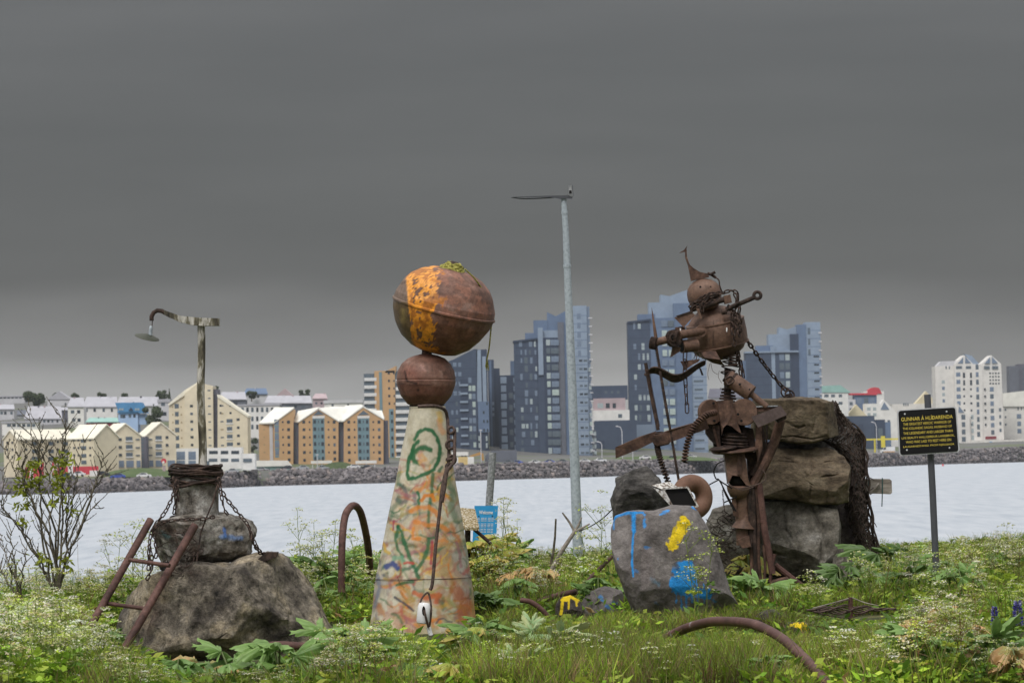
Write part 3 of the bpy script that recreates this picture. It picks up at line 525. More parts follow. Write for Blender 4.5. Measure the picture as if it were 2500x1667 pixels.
# -- houses on the hill behind the terrace
def hillhouse(label, x0, yt, x1, yb, off, wm, rm, roofh=10, ws=(), wsz=(6, 6), rtype='slope', D=None, name='hill_house'):
    b_ = B(name, label, x0, yb, D or sD((x0 + x1) / 2, off)); b_.block(x0, yt + roofh, x1, yb + 14, wm, 0, 60)
    if rtype == 'slope': roofslab(b_, [(x0 - 2, yt + roofh, -3), (x1 + 2, yt + roofh, -3), (x1 - 4, yt, 30), (x0 + 4, yt, 30)], rm, 2)
    elif rtype == 'gable': b_.poly([(x0 - 2, yt + roofh), ((x0 + x1) / 2, yt), (x1 + 2, yt + roofh)], rm, -2, 60, 'roof')
    else: b_.block(x0 - 2, yt, x1 + 2, yt + roofh, rm, -2, 60, 'roof')
    if rtype == 'slope' and x1 - x0 > 30:
        rf = [q for q in b_.o.children if q.name.startswith('roof')][0]; rc = random.Random(x0)
        for k in range(1 + (x1 - x0 > 60)):
            cx = x0 + (x1 - x0) * rc.uniform(.2, .8); u, v = b_.loc(cx, yt + 1); link('chimney', mesh_from('chimney', MB().box((u - 1.6 * b_.s, 26 * b_.s, v - 5 * b_.s), (u + 1.6 * b_.s, 31 * b_.s, v + 4.5 * b_.s))), rc.choice([GRYW, RECS, PINK]), rf)
    for wy, xs in ws: b_.grid(xs, [wy], wsz[0], wsz[1], GLM, 0, alt=[GLM, GLD, GLB])
    return b_
hillhouse('long low grey blue block on the far skyline behind the round tree', -20, 966, 60, 980, 640, GRYW, GRYR, 3, [(971, rg(2, 50, 6))], (6, 3), 'flat')
hillhouse('white house with grey hipped roof at the shore edge of the hill', -18, 988, 34, 1018, 420, GRYW, GRYR, 12, [(1008, [4, 13, 28])], (6, 7))
hillhouse('white two storey house with long window band', 5, 1028, 92, 1048, 300, WHT, GRYR, 4, [(1038, rg(22, 82, 6))], (9, 7), 'flat')
hillhouse('grey house with broad pale roof over a row of square windows', 61, 993, 150, 1042, 360, GRYW, GRYR, 30, [(1028, [108, 118, 128, 140])], (5, 6))
hillhouse('pale house with narrow dark gable wall', 128, 996, 166, 1042, 380, RECS, GRYR, 6, [(1027, [152, 162])], (5, 6))
hillhouse('pale green roofed gabled house below the skyline trees', 116, 955, 172, 992, 560, GRYW, GRYR, 20, [(986, [125, 160])], (4, 5), 'gable')
hillhouse('white house with two large windows left of the four window house', 166, 972, 205, 1040, 330, WHT, GRYR, 22, [(1005, [177, 192]), (1025, [180, 193])], (8, 8))
hillhouse('wide white house with four spaced windows and dark balcony line', 204, 970, 286, 1035, 350, WHT, GRYR, 24, [(1001, [211, 231, 253, 273])], (6, 8))
hillhouse('small dark red house under a pale teal roof', 211, 1021, 288, 1040, 240, REDW, TEALR, 10, [(1031, [224])], (5, 4))
b_ = hillhouse('light blue house with bright blue dormered roof', 289, 984, 337, 1040, 300, BLUW, BLUR, 24, [(1016, [297, 303]), (1015, [317, 328])], (6, 8)); b_.poly([(281, 983), (345, 982), (359, 1008), (292, 1010)], BLUR, -3, 50, 'roof'); b_.poly([(314, 1002), (320, 994), (326, 1002)], DRK, -5, 0, 'dormer'); [b_.win(x, 999, 5, 5, GLP, -3.5) for x in (293, 299, 332, 338)]; b_.block(336, 1010, 356, 1036, BLUW, 6, 40, 'wing')
hillhouse('pale apartment house with thin red eaves line on the ridge', 285, 970, 388, 1030, 480, GRYW, GRYR, 22, [(1000, [345, 360, 372])], (6, 6)); 
hillhouse('grey house squeezed against the tall yellow block', 386, 974, 413, 1036, 420, GRYW, GRYR, 8, [(986, [398]), (1010, [395, 402])], (9, 9), 'flat')
hillhouse('slate roofed house behind the tall yellow block', 536, 958, 600, 1000, 520, DGR, GRYR, 18, [(985, [560, 575])], (10, 8))
hillhouse('white apartment house with rows of narrow windows left of orange gables', 580, 986, 682, 1070, 260, WHT, GRYR, 4, [(1000, rg(592, 676, 8)), (1022, rg(592, 676, 8)), (1042, rg(592, 676, 8))], (6, 11), 'flat')
hillhouse('blue grey mansard house above the white apartments', 596, 949, 652, 985, 560, GRYW, MIDB, 14, [(968, [610, 630])], (6, 5))
hillhouse('pale pink pyramid roofed house on the ridge', 676, 948, 714, 975, 620, PINK, PINK, 18, [], (4, 4), 'gable')
hillhouse('wide house with long pale grey hipped roof behind orange gables', 648, 967, 760, 1000, 420, DGR, GRYR, 18, [(992, rg(665, 740, 5))], (8, 5))
hillhouse('dusty red roofed villa near the ridge tree', 764, 962, 798, 990, 500, PINK, PINK, 12, [(984, [772, 785])], (5, 5)); 
hillhouse('flat white roof house with rooftop vents behind orange gables', 792, 976, 884, 1000, 400, WHT, GRYW, 8, [(990, [812, 850])], (5, 8), 'flat')
hillhouse('pale house row filling the slope behind the white tent', 400, 1000, 470, 1060, 460, GRYW, GRYR, 12)
hillhouse('grey terrace behind the round crowned street trees', 96, 1010, 140, 1040, 420, GRYW, GRYR, 14, [(1030, [104, 116])], (5, 5))
hillhouse('grey villa low on the slope left of the pale row', 30, 1002, 66, 1032, 440, GRYW, DGR, 12, [(1022, [40, 54])], (6, 6))
hillhouse('grey house seen through the gap under the warrior chest', 1730, 950, 1830, 1010, 420, GRYW, RECS, 22, [(985, [1745, 1760])], (7, 7))
# ------------------------------------------------------------------ far street: cars, kiosks, lamps, trees
def paint(n_, c): return mat(n_, c, 2, .35, 0, 0, spec=.5)
PAINTS = {'white': paint('white_car_paint', (.7, .7, .72)), 'dark': paint('dark_car_paint', (.035, .04, .05)), 'blue': paint('blue_car_paint', (.05, .09, .38)), 'silver': paint('silver_car_paint', (.38, .40, .43)), 'green': paint('dark_teal_car_paint', (.03, .07, .09)), 'grey': paint('grey_car_paint', (.16, .17, .19))}
prof = [(-2.1, .3), (-2.1, .72), (-1.85, .92), (-1.05, .98), (-.45, 1.45), (.85, 1.48), (1.6, 1.0), (2.1, .9), (2.15, .35)]
CARB = mesh_from('body', MB().prism([(x, -.85, z) for x, z in prof], (0, 1.7, 0))); wp = [(-.92, 1.0), (-.42, 1.38), (.8, 1.4), (1.38, 1.02)]
CARW = mesh_from('side_window', MB().prism([(x, -.87, z) for x, z in wp], (0, 1.74, 0))); CARW.materials.append(GLD)
wh = MB(); wh.lathe([(.1, -.12), (.32, -.1), (.32, .1), (.1, .12)], (0, 0, 0), (0, 1, 0), 12); CARH = mesh_from('wheel', wh); CARH.materials.append(VOIDM)
def car(px, py, off, colr, label, sx=1, grp='cars parked and driving on the far shore road', kind='car'):
    D = sD(px, off); o = thing('parked_car', P(px, py, D), label, kind, grp, R(random.uniform(-8, 8)) + (math.pi if sx < 0 else 0))
    k = 1.05; bd = link('body', CARB.copy(), PAINTS[colr], o); link('side_window', CARW, None, o)
    for x in (-1.3, 1.35):
        for y in (-.78, .78): w_ = link('wheel', CARH, None, o); w_.location = (x, y, .32)
for a in [(170, 1174, 16, 'dark', 'dark car behind the bare shrub stems'), (250, 1162, 30, 'dark', 'dark low car passing the red hoarding', -1), (288, 1168, 14, 'blue', 'bright blue car on the far shore road', 1),
          (352, 1166, 14, 'white', 'white car just right of the bright blue car', -1), (165, 1166, 26, 'green', 'dark teal car under the shrub'), (190, 1163, 24, 'white', 'white car before the red hoarding'), (566, 1155, 14, 'silver', 'silver car at the tent hall door'), (640, 1151, 14, 'silver', 'silver car below the left end of the orange block', -1),
          (702, 1147, 14, 'dark', 'dark car beside the tent hall end'), (738, 1147, 13, 'silver', 'pale silver car below the middle orange gable'), (788, 1147, 12, 'silver', 'silver car left of the hedge mound', -1), (863, 1144, 13, 'white', 'white car right of the hedge mound', 1), (895, 1146, 16, 'dark', 'dark car under the white carport'),
          (1243, 1133, 14, 'grey', 'grey car below the lower dark block', -1), (1262, 1134, 12, 'blue', 'small blue car below the lower dark block'), (1305, 1133, 12, 'white', 'white car left of the blue car near the lamp post'), (1340, 1132, 12, 'blue', 'blue car just left of the lamp post', 1),
          (1372, 1131, 16, 'grey', 'grey car partly behind the lamp post'), (1426, 1130, 12, 'white', 'white car just right of the lamp post'), (1466, 1128, 12, 'white', 'white car at the foot of the pink storey building', -1), (1575, 1121, 30, 'white', 'white car on the grass strip right of the spear rod'), (1688, 1119, 30, 'white', 'white car right of the hanging ribbed hose', -1), (1640, 1122, 26, 'dark', 'dark car between two white cars on the grass strip')]:
    car(*a)
def van(px, py, D):
    o = thing('delivery_van', P(px, py, D), 'white delivery van beside the black sign', 'van'); s = D / F
    pf = [(-18, 1), (-18, 6), (-12, 8), (-8, 14), (17, 15), (18, 13), (18, 1)]

    link('body', mesh_from('body', MB().prism([(x * s, -1, z * s) for x, z in pf], (0, 2, 0))), PAINTS['white'], o); link('side_window', mesh_from('side_window', MB().prism([(-12 * s, -1.03, 8.2 * s), (-8.2 * s, -1.03, 13 * s), (-4 * s, -1.03, 13 * s), (-4 * s, -1.03, 8.2 * s)], (0, 2.06, 0))), GLD, o)
    link('lower_panel', mesh_from('lower_panel', MB().box((-10 * s, -1.04, 1.2 * s), (17.5 * s, 1.04, 4 * s))), ORA, o)
    for x in (-12, 12): w_ = link('wheel', CARH, None, o); w_.location = (x * s, -.9, .3)
van(2167, 1105, sD(2167, 16))
b_ = B('hoarding', 'long red hoarding with white panels behind the bare shrub', 62, 1163, sD(150, 34), 'hoarding'); b_.block(62, 1139, 105, 1166, REDR, 0, 4, 'board'); b_.block(140, 1139, 166, 1160, REDR, 0, 4, 'board'); b_.block(178, 1138, 240, 1158, REDR, 0, 4, 'board'); b_.block(219, 1148, 240, 1162, WHT, -3, -.4, 'white_panel'); b_.block(73, 1142, 81, 1167, WHT, -2, -.4, 'white_panel'); b_.block(166, 1128, 178, 1160, WHT, -1, 6, 'kiosk')
for i, x in enumerate((101, 126)):
    b_ = B('banner_flag', ['red and white banner flag nearest the hoarding end', 'red and white banner flag by the white kiosk'][i], x, 1166, sD(x, 28), 'flag', 'banner flags by the hoarding'); b_.block(x - 1, 1128, x + 1, 1168, GRYW, 0, 1, 'pole'); b_.block(x + 1, 1128, x + 6, 1160, REDR, .2, .8, 'cloth'); b_.block(x + 2, 1140, x + 5, 1152, WHT, 0, .19, 'cloth_stripe')
b_ = B('round_sign', 'red and white round sign on a pinkish post on the lawn', 400, 1160, sD(400, 24), 'sign'); b_.block(397, 1136, 404, 1162, PINK, 0, 4, 'post'); b_.raw('disc', MB().lathe([(6.5 * b_.s, 0), (6.5 * b_.s, .4)], (*[b_.loc(400, 1125)[0]], -.5, b_.loc(400, 1125)[1]), (0, 1, 0), 20), REDR); b_.raw('white_patch', MB().lathe([(3 * b_.s, 0), (3 * b_.s, .1)], (b_.loc(399, 1128)[0], -.62, b_.loc(399, 1128)[1]), (0, 1, 0), 14), WHT)
LAWN = mat('lawn_grass', [(0, (.05, .085, .025)), (1, (.085, .12, .04))], .3, .95, 0, 0, coord='World')
def mound(px0, px1, y_t, y_b, off, dep, name='lawn', label=None, cat=None, kind='structure', mt=LAWN):
    D = sD((px0 + px1) / 2, off); mb = MB(); nn = 16; vs = []
    for j in range(7):
        for i in range(nn + 1):
            t = i / nn; px = px0 + (px1 - px0) * t; hgt = math.sin(math.pi * min(max(t, 0), 1)) ** .5 * math.sin(math.pi * (.02 + .5 * j / 6)) if j else 0
            vs.append(P(px, y_b - (y_b - y_t) * hgt, D + dep * j / 6))
    mb.add(vs, [(j * (nn + 1) + i, j * (nn + 1) + i + 1, (j + 1) * (nn + 1) + i + 1, (j + 1) * (nn + 1) + i) for j in range(6) for i in range(nn)])
    mb.smooth = 'all'; return tag(obj(name, mb, mt), label, cat, kind=kind)
mound(245, 450, 1142, 1164, 22, 30); mound(1480, 1760, 1112, 1124, 24, 20)
HEDGE = mat('clipped_hedge', [(0, (.025, .045, .012)), (1, (.07, .10, .03))], .9, .9, 0, 1, 2, .3, coord='World')
o = mound(783, 872, 1127, 1146, 26, 12, 'hedge', 'smooth clipped green hedge mound before the orange block', 'hedge', 'thing', HEDGE)
def tree_far(px, yt, yb, wpx, off, label, cone=False, seed=1, tr=True):
    D = sD(px, off); s = D / F; rn = np.random.default_rng(seed); n_ = 900
    o = thing('tree', P(px, yb, D), label, 'tree'); h = (yb - yt) * s; w_ = wpx * s / 2
    mb = MB(); mb.tube([(0, 0, -1), (0, 0, h * .3), (w_ * .1, 0, h * .7)], [.3, .25, .1], 6)
    link('trunk', mesh_from('trunk', mb), BARK, o)
    cen = rn.uniform(-1, 1, (9, 3)) * [w_ * .62, w_ * .62, h * .28] + [0, 0, h * .58]
    if cone: cen = np.array([[0, 0, h * k] for k in np.linspace(.2, .9, 9)])
    ci = rn.integers(0, 9, n_); rad = (np.linspace(.9, .15, 9)[ci] * w_ if cone else rn.uniform(.25, .5, 9)[ci] * w_)
    d = rn.normal(size=(n_, 3)); d /= np.linalg.norm(d, axis=1)[:, None]; p = cen[ci] + d * (rad * rn.uniform(.5, 1, n_) ** .5)[:, None] * [1, 1, .8]
    a = rn.normal(size=(n_, 3)); a /= np.linalg.norm(a, axis=1)[:, None]; b2 = np.cross(a, d); k = w_ * .09 + .12
    V = np.stack([p - a * k, p + b2 * k, p + a * k, p - b2 * k], 1).reshape(-1, 3); c = np.repeat(rn.uniform(.6, 1.2, (n_, 1)) * [[.065, .09, .04]], 4, 0)
    link('crown', np_mesh('crown', V, np.arange(n_ * 4).reshape(-1, 4), c), VEG, o)
for i, a in enumerate([(84, 952, 1000, 56, 520, 'large round green tree on the left skyline'), (137, 958, 985, 26, 640, 'small tree right of the large round skyline tree'), (182, 960, 972, 24, 660, 'flat green tree clump above the pale houses'), (250, 957, 980, 26, 640, 'thin dark tree above the four window house'), (306, 960, 972, 22, 640, 'low green tree near the red eaves line'), (398, 950, 985, 40, 560, 'brownish skyline tree beside the spruce'),
                         (372, 992, 1046, 56, 280, 'broad tree in front of the blue roofed house'), (618, 1064, 1120, 26, 200, 'street tree between yellow block and orange gables'), (745, 950, 985, 34, 480, 'ridge tree left of the dusty red villa'), (528, 940, 965, 16, 620, 'small skyline tree by the yellow roof'), (614, 955, 975, 30, 560, 'low tree at the blue grey mansard'), (300, 1040, 1060, 20, 220, 'bush below the red house'), (2448, 1078, 1100, 8, 170, 'small dark shrub at the white plinth'), (2466, 1078, 1100, 8, 168, 'second small dark shrub at the white plinth end')]): tree_far(*a, seed=i + 3)
tree_far(414, 946, 985, 10, 540, 'pointed spruce on the skyline left of the yellow block', True, 30); tree_far(376, 982, 1040, 16, 290, 'dark spruce rising from the broad tree', True, 31)
# lamps, poles, skip, digger, barrier
for i, (x, yt, yb, arm, lb) in enumerate([(1175, 1050, 1132, 0, 'thin street lamp by the yellow and white container'), (1520, 1040, 1125, -12, 'curved street lamp left of the spear rods'), (1470, 1078, 1128, -10, 'short curved street lamp below the pink storey'), (2141, 1030, 1106, -10, 'thin street lamp left of the black sign'), (775, 1110, 1146, 0, 'street lamp in front of the middle orange gable'), (1545, 1090, 1124, -6, 'slim lamp at the glass base of the dark tower')]):
    D = sD(x, 18); o = thing('street_lamp', P(x, yb, D), lb, 'street lamp', 'street lamps on the far shore road'); s = D / F; h = (yb - yt) * s
    link('pole', mesh_from('pole', MB().tube([(0, 0, 0), (0, 0, h * .85), (arm * s * .3, 0, h * .97), (arm * s, 0, h)], .14, 6)), GRYW, o); link('lamp_head', mesh_from('lamp_head', MB().sphere((arm * s, 0, h), (.5, .3, .2), 8, 5)), GRYW, o)
b_ = B('skip_container', 'yellow and white container below the sphere tower', 1118, 1134, sD(1130, 16), 'container'); b_.block(1104, 1116, 1119, 1136, WHT, 0, 18, 'white_end'); b_.block(1119, 1115, 1142, 1136, mat('ochre_panel', (.62, .46, .2), 1), 0, 18, 'body'); b_.block(1142, 1115, 1157, 1136, WHT, 0, 18, 'white_end')
b_ = B('truck', 'white lorry trailer above the yellow and white container', 1102, 1116, sD(1120, 40), 'truck'); b_.block(1095, 1103, 1143, 1112, WHT, 0, 14, 'trailer'); [b_.block(x, 1112, x + 5, 1116, VOIDM, 1, 3, 'wheel') for x in (1100, 1126, 1134)]
b_ = B('excavator', 'orange excavator arm reaching over the container', 1150, 1130, sD(1160, 30), 'excavator'); EX = wall('orange_machine_paint', (.42, .24, .08)); b_.poly([(1146, 1112), (1172, 1103), (1180, 1107), (1182, 1124), (1177, 1124), (1174, 1110), (1148, 1116)], EX, 0, 4, 'arm'); b_.poly([(1184, 1112), (1200, 1100), (1262, 1098), (1262, 1128), (1184, 1128)], DGR, 10, 26, 'site_heap')
b_ = B('height_barrier', 'yellow barrier beam on posts by the white van', 2106, 1104, sD(2130, 30), 'barrier'); YB = wall('yellow_barrier_paint', (.62, .52, .06)); b_.block(2106, 1070, 2196, 1074, YB, 0, 2, 'beam'); b_.block(2134, 1074, 2138, 1104, YB, 0, 2, 'post'); b_.block(2151, 1064, 2161, 1092, YB, -1, -.2, 'marker_panel')
b_ = B('buoy_marker', 'tiny red marker buoy floating under the black sign', 2302, 1137, 1600, 'buoy'); b_.raw('body', MB().lathe([(.15, -.3), (.45, 0), (.3, .5), (.05, .9)], (0, 0, 0), (0, 0, 1), 10), REDR)
# ------------------------------------------------------------------ near ground
def edgeD(px): return np.interp(px, [-400, 0, 500, 1000, 2500, 3000], [38.5, 39.5, 42, 45.5, 48, 48])
def gz(x, y):
    x, y = np.asarray(x, float), np.asarray(y, float)
    px = x / np.maximum(y, 5) * F + CX; e = edgeD(px)
    b = CAMZ - 1.6 + (np.minimum(y, e) - 27) * .0147
    over = np.maximum(y - e, 0); b = b - np.where(over > 0, over * .1 + np.minimum(over, 30) ** 2 * .012, 0)
    return np.maximum(b, WATER - 3)
def GP(px, py):                               # the ground seen at that pixel
    lo, hi = 15.0, 52.0
    for _ in range(50):
        mid = (lo + hi) / 2; q = P(px, py, mid)
        if q.z > float(gz(q.x, q.y)): lo = mid
        else: hi = mid
    q = P(px, py, lo); return Vector((q.x, q.y, float(gz(q.x, q.y))))
SOIL = mat('damp_soil_and_litter', [(0, (.018, .016, .008)), (.4, (.045, .05, .016)), (.7, (.07, .085, .025)), (1, (.12, .10, .045))], 3, .95, 0, .8, 20, .03, coord='World')
xs = np.linspace(-14, 14, 90); ys = np.concatenate([np.linspace(14, 52, 110), np.linspace(53, 95, 30)])
X, Y = np.meshgrid(xs * 1.0, ys); Z = gz(X, Y); Z = Z + .04 * fbm(np.stack([X.ravel(), Y.ravel(), X.ravel() * 0], 1) * 1.3, 3).reshape(Z.shape)
W2 = len(xs); idx = np.arange((len(ys) - 1) * W2).reshape(-1, W2)[:, :-1].ravel()
tag(link('ground', np_mesh('ground', np.stack([X.ravel(), Y.ravel(), Z.ravel()], 1), np.stack([idx, idx + 1, idx + W2 + 1, idx + W2], 1)), SOIL), kind='structure')
# ------------------------------------------------------------------ stones
def inside(poly, x, y):
    r = np.zeros(len(x), bool); n_ = len(poly)
    for i in range(n_):
        (x0, y0), (x1, y1) = poly[i], poly[(i + 1) % n_]
        c = ((y0 > y) != (y1 > y)); xi = (x1 - x0) * (y - y0) / ((y1 - y0) or 1e-9) + x0
        r ^= c & (x < xi)
    return r
def rock_mesh(outline, D, depth, nphi=110, nrho=64, boxy=3.2, facets=9, cut=(.72, .93), amp=.03, freq=3.0, seed=0, ridge=.5, cracks=()):
    rn = np.random.default_rng(seed); pts = np.array([P(x, y, D)[:] for x, y in outline]); c = pts.mean(0); q = pts[:, [0, 2]] - c[[0, 2]]
    ph = np.linspace(0, 2 * math.pi, nphi, endpoint=False); rr = np.zeros(nphi)
    for i in range(len(q)):
        a, b_ = q[i], q[(i + 1) % len(q)]
        d = np.stack([np.cos(ph), np.sin(ph)], 1); e_ = b_ - a; den = d[:, 0] * e_[1] - d[:, 1] * e_[0]; den = np.where(np.abs(den) < 1e-9, 1e-9, den)
        t = (a[0] * e_[1] - a[1] * e_[0]) / den; u = (a[0] * d[:, 1] - a[1] * d[:, 0]) / den
        ok = (t > 0) & (u >= -1e-6) & (u <= 1 + 1e-6); rr = np.where(ok, np.maximum(rr, t), rr)
    ps = np.linspace(.015, math.pi - .015, nrho); k = 2 / boxy
    rho = np.sin(ps) ** k; dd = -np.sign(np.cos(ps)) * np.abs(np.cos(ps)) ** k
    Rr = rho[:, None] * rr[None]; V = np.stack([Rr * np.cos(ph), np.repeat(dd[:, None] * depth / 2, nphi, 1), Rr * np.sin(ph)], -1).reshape(-1, 3)
    for i in range(facets):
        n_ = rn.normal(size=3); n_[1] = -abs(n_[1]) * 1.2 - .5 if i % 4 else abs(n_[1]) + .6; n_ /= np.linalg.norm(n_)
        s_ = V @ n_; mx = s_.max(); lim = mx * rn.uniform(*cut); V = V - np.maximum(s_ - lim, 0)[:, None] * n_ * .96
    nrm = V / (np.array([rr.mean(), depth / 2, rr.mean()]) ** 2); nrm /= np.linalg.norm(nrm, axis=1)[:, None] + 1e-9
    Wp = V + c
    n1 = fbm(Wp * freq, 5, seed); n2 = 1 - np.abs(fbm(Wp * freq * 1.7 + 5, 4, seed + 3)) * 2
    V = V + nrm * ((n1 * (1 - ridge) + n2 * ridge * .5) * amp)[:, None]
    V = V + c
    if cracks:
        gx, gy = proj(V); fr_ = V[:, 1] < c[1] + depth * .1
        for cp_l, cw, cdp in cracks:
            d = np.full(len(V), 1e9)
            for (x0, y0), (x1, y1) in zip(cp_l[:-1], cp_l[1:]):
                ex, ey = x1 - x0, y1 - y0; t = np.clip(((gx - x0) * ex + (gy - y0) * ey) / (ex * ex + ey * ey + 1e-9), 0, 1); d = np.minimum(d, np.hypot(gx - x0 - t * ex, gy - y0 - t * ey))
            d = d + n1 * 2; V[:, 1] += np.where(fr_, np.clip(1 - d / cw, 0, 1) * cdp, 0)
    fs = [(i * nphi + j, i * nphi + (j + 1) % nphi, (i + 1) * nphi + (j + 1) % nphi, (i + 1) * nphi + j) for i in range(nrho - 1) for j in range(nphi)]
    V2 = np.concatenate([V, V[:nphi].mean(0)[None], V[-nphi:].mean(0)[None]]); a, b_ = len(V), len(V) + 1
    fs += [(a, a, (j + 1) % nphi, j) for j in range(0)]
    return V2, fs, [(a, (j + 1) % nphi, j) for j in range(nphi)] + [(b_, (nrho - 1) * nphi + j, (nrho - 1) * nphi + (j + 1) % nphi) for j in range(nphi)], c
def proj(V):                                   # picture position of points (to say where paint lies on a front face)
    V = np.asarray(V, float) - np.array([0, 0, CAMZ]); X_ = V @ np.array(ax[:]); Y_ = V @ np.array(ay[:]); Z_ = V @ np.array(fw[:])
    return CX + F * X_ / Z_, CY - F * Y_ / Z_
def rock(name, label, cat, outline, D, depth, mt, paint_=None, parent=None, group=None, **k):
    V, fs, tr, c = rock_mesh(outline, D, depth, **k); base = np.array([c[0], c[1], V[:, 2].min()])
    me = bpy.data.meshes.new(name); o0 = ORG[parent.name] if parent is not None else Vector(base)
    me.from_pydata([tuple(q) for q in V - np.array(o0[:])], [], fs + tr)
    bm = bmesh.new(); bm.from_mesh(me); bmesh.ops.recalc_face_normals(bm, faces=bm.faces); bm.to_mesh(me); bm.free()
    me.polygons.foreach_set('use_smooth', [True] * len(me.polygons))
    try: me.set_sharp_from_angle(angle=R(32))
    except Exception: pass
    col = np.zeros((len(V), 4)); 
    if paint_: col = paint_(V)
    setcol(me, col)
    o = link(name, me, mt, parent)
    if parent is None: o.location = o0; ORG[o.name] = Vector(o0)
    else: ORG[o.name] = o0
    return tag(o, label, cat, group)
class Paint:
    def __init__(s, V, base=None):
        s.x, s.y = proj(V); s.V = V; s.c = np.zeros((len(V), 4)) if base is None else base
        s.n = fbm(V * 30, 3, 5); s.n2 = fbm(V * 9, 3, 9)
    def lay(s, a, col):
        a = np.clip(a, 0, 1)[:, None]; old = s.c[:, 3:4]
        al = a + old * (1 - a); s.c[:, :3] = np.where(al > 1e-4, (np.array(col) * a + s.c[:, :3] * old * (1 - a)) / np.maximum(al, 1e-4), 0); s.c[:, 3:4] = al
    def stroke(s, pts, r, col, op=1.0, soft=.35, rough=.25):
        d = np.full(len(s.x), 1e9)
        for (x0, y0), (x1, y1) in zip(pts[:-1], pts[1:]):
            dx, dy = x1 - x0, y1 - y0; t = np.clip(((s.x - x0) * dx + (s.y - y0) * dy) / (dx * dx + dy * dy + 1e-9), 0, 1)
            d = np.minimum(d, np.hypot(s.x - x0 - t * dx, s.y - y0 - t * dy))
        d = d + s.n * r * rough; s.lay(op * np.clip((r - d) / (r * soft + 1e-6), 0, 1), col)
    def area(s, poly, col, op=1.0, th=-.1, wob=3):
        x = s.x + s.n2 * wob; y = s.y + s.n * wob; s.lay(np.where(inside(poly, x, y) & (s.n + s.n2 * .5 > th - 1), op, 0), col)
BL, YE = S(38, 140, 215), S(225, 195, 30)
# left: boulder, concrete chunk and pedestal
def rp_rust(V):
    p = Paint(V); p.stroke([(400, 1420), (380, 1470), (360, 1540)], 34, S(75, 45, 34), .5, 1.2); p.stroke([(450, 1390), (470, 1400)], 30, S(50, 32, 26), .6, 1.2); p.stroke([(330, 1560), (420, 1580)], 40, S(48, 46, 48), .5, 1.3); return p.c
rock('boulder', 'large pitted grey brown boulder carrying the concrete blocks', 'boulder', [(282, 1550), (316, 1455), (350, 1414), (430, 1386), (500, 1366), (600, 1354), (680, 1360), (722, 1388), (752, 1420), (782, 1468), (800, 1510), (832, 1566), (850, 1640), (860, 1720), (480, 1730), (240, 1720), (262, 1610)], 31.3, 1.9, BOULD, rp_rust, seed=4, amp=.085, freq=2.6, facets=14, cut=(.66, .9), boxy=3.0, nphi=180, nrho=100)
def cp_(V):
    p = Paint(V); p.stroke([(395, 1300), (410, 1310)], 9, S(60, 130, 140), .6, .9); p.stroke([(540, 1310), (590, 1313)], 9, S(70, 120, 180), .55, .9); p.stroke([(547, 1290), (549, 1306)], 5, S(50, 110, 190), .6); p.stroke([(400, 1290), (470, 1300), (480, 1370)], 40, S(66, 42, 32), .7, 1.2); return p.c
rock('concrete_chunk', 'rough broken concrete chunk between boulder and pedestal with faint blue paint', 'concrete block', [(372, 1300), (384, 1276), (430, 1266), (500, 1258), (560, 1262), (606, 1276), (618, 1300), (612, 1330), (606, 1356), (590, 1366), (540, 1370), (500, 1380), (440, 1392), (398, 1398), (385, 1360)], 31.3, .95, CHUNK, cp_, seed=8, amp=.055, freq=5, facets=9, cut=(.75, .92), boxy=5, nphi=150, nrho=80)
rock('foot_block', 'black iron foot under the left end of the concrete chunk', 'iron block', [(384, 1372), (420, 1370), (446, 1385), (440, 1400), (400, 1402)], 31.0, .3, VOIDM, seed=2, amp=.01, nphi=30, nrho=18)
pe = MB(); D0 = 31.3; s0 = D0 / F
pb = P(482, 1268, D0); pt = P(477, 1148, D0); axs = pt - pb
pe.lathe([(50 * s0, 0), (56 * s0, .02), (54 * s0, .1), (57 * s0, axs.length - .1), (60 * s0, axs.length - .02), (55 * s0, axs.length)], pb, axs, 40); pe.smooth = True
vv = np.array([q[:] for q in map(Vector, pe.v)]); pv = Paint(vv); pv.stroke([(430, 1160), (530, 1160)], 18, S(55, 38, 30), .6, 1.2); pe.col = pv.c
# rough up
vv2 = vv + (vv - np.array(((pb + pt) / 2)[:])) * (fbm(vv * 9, 4, 2) * .09)[:, None]; pe.v = [tuple(q) for q in vv2]
tag(obj('concrete_pedestal', pe, CHUNK, org=pb), 'short round concrete pedestal under the leaning lamp pole', 'pedestal')
# lamp
lp = thing('street_lamp_relic', P(490, 1150, D0), 'weathered old lamp pole with curved wooden arm and dangling dish', 'lamp')
q0, q1 = P(494, 1155, D0), P(490, 790, D0)
mb = MB(); mb.tube([q0.lerp(q1, t) + Vector((.006 * math.sin(t * 9), 0, 0)) for t in rg(0, 1, 12)], [.034 - .004 * t for t in rg(0, 1, 12)], 14); mb.smooth = True; obj('pole', mb, WOODP, lp)
mb = MB(); pth = [(534, 786, 9), (500, 786, 10), (470, 784, 10), (440, 779, 8), (415, 769, 7), (400, 763, 6)]
for (x0, y0, h0), (x1, y1, h1) in zip(pth[:-1], pth[1:]):
    mb.prism([P(x0, y0 - h0, D0 - .06), P(x1, y1 - h1, D0 - .06), P(x1, y1 + h1 * .9, D0 - .06), P(x0, y0 + h0, D0 - .06)], (0, .12, 0))
obj('arm', mb, WOODP, lp)
mb = MB(); mb.tube([P(x, y, D0) for x, y in [(405, 765), (395, 759), (384, 758), (375, 763), (370, 773), (370, 783)]], 5.5 * s0, 10); mb.smooth = True; obj('gooseneck', mb, RUSTD, lp)
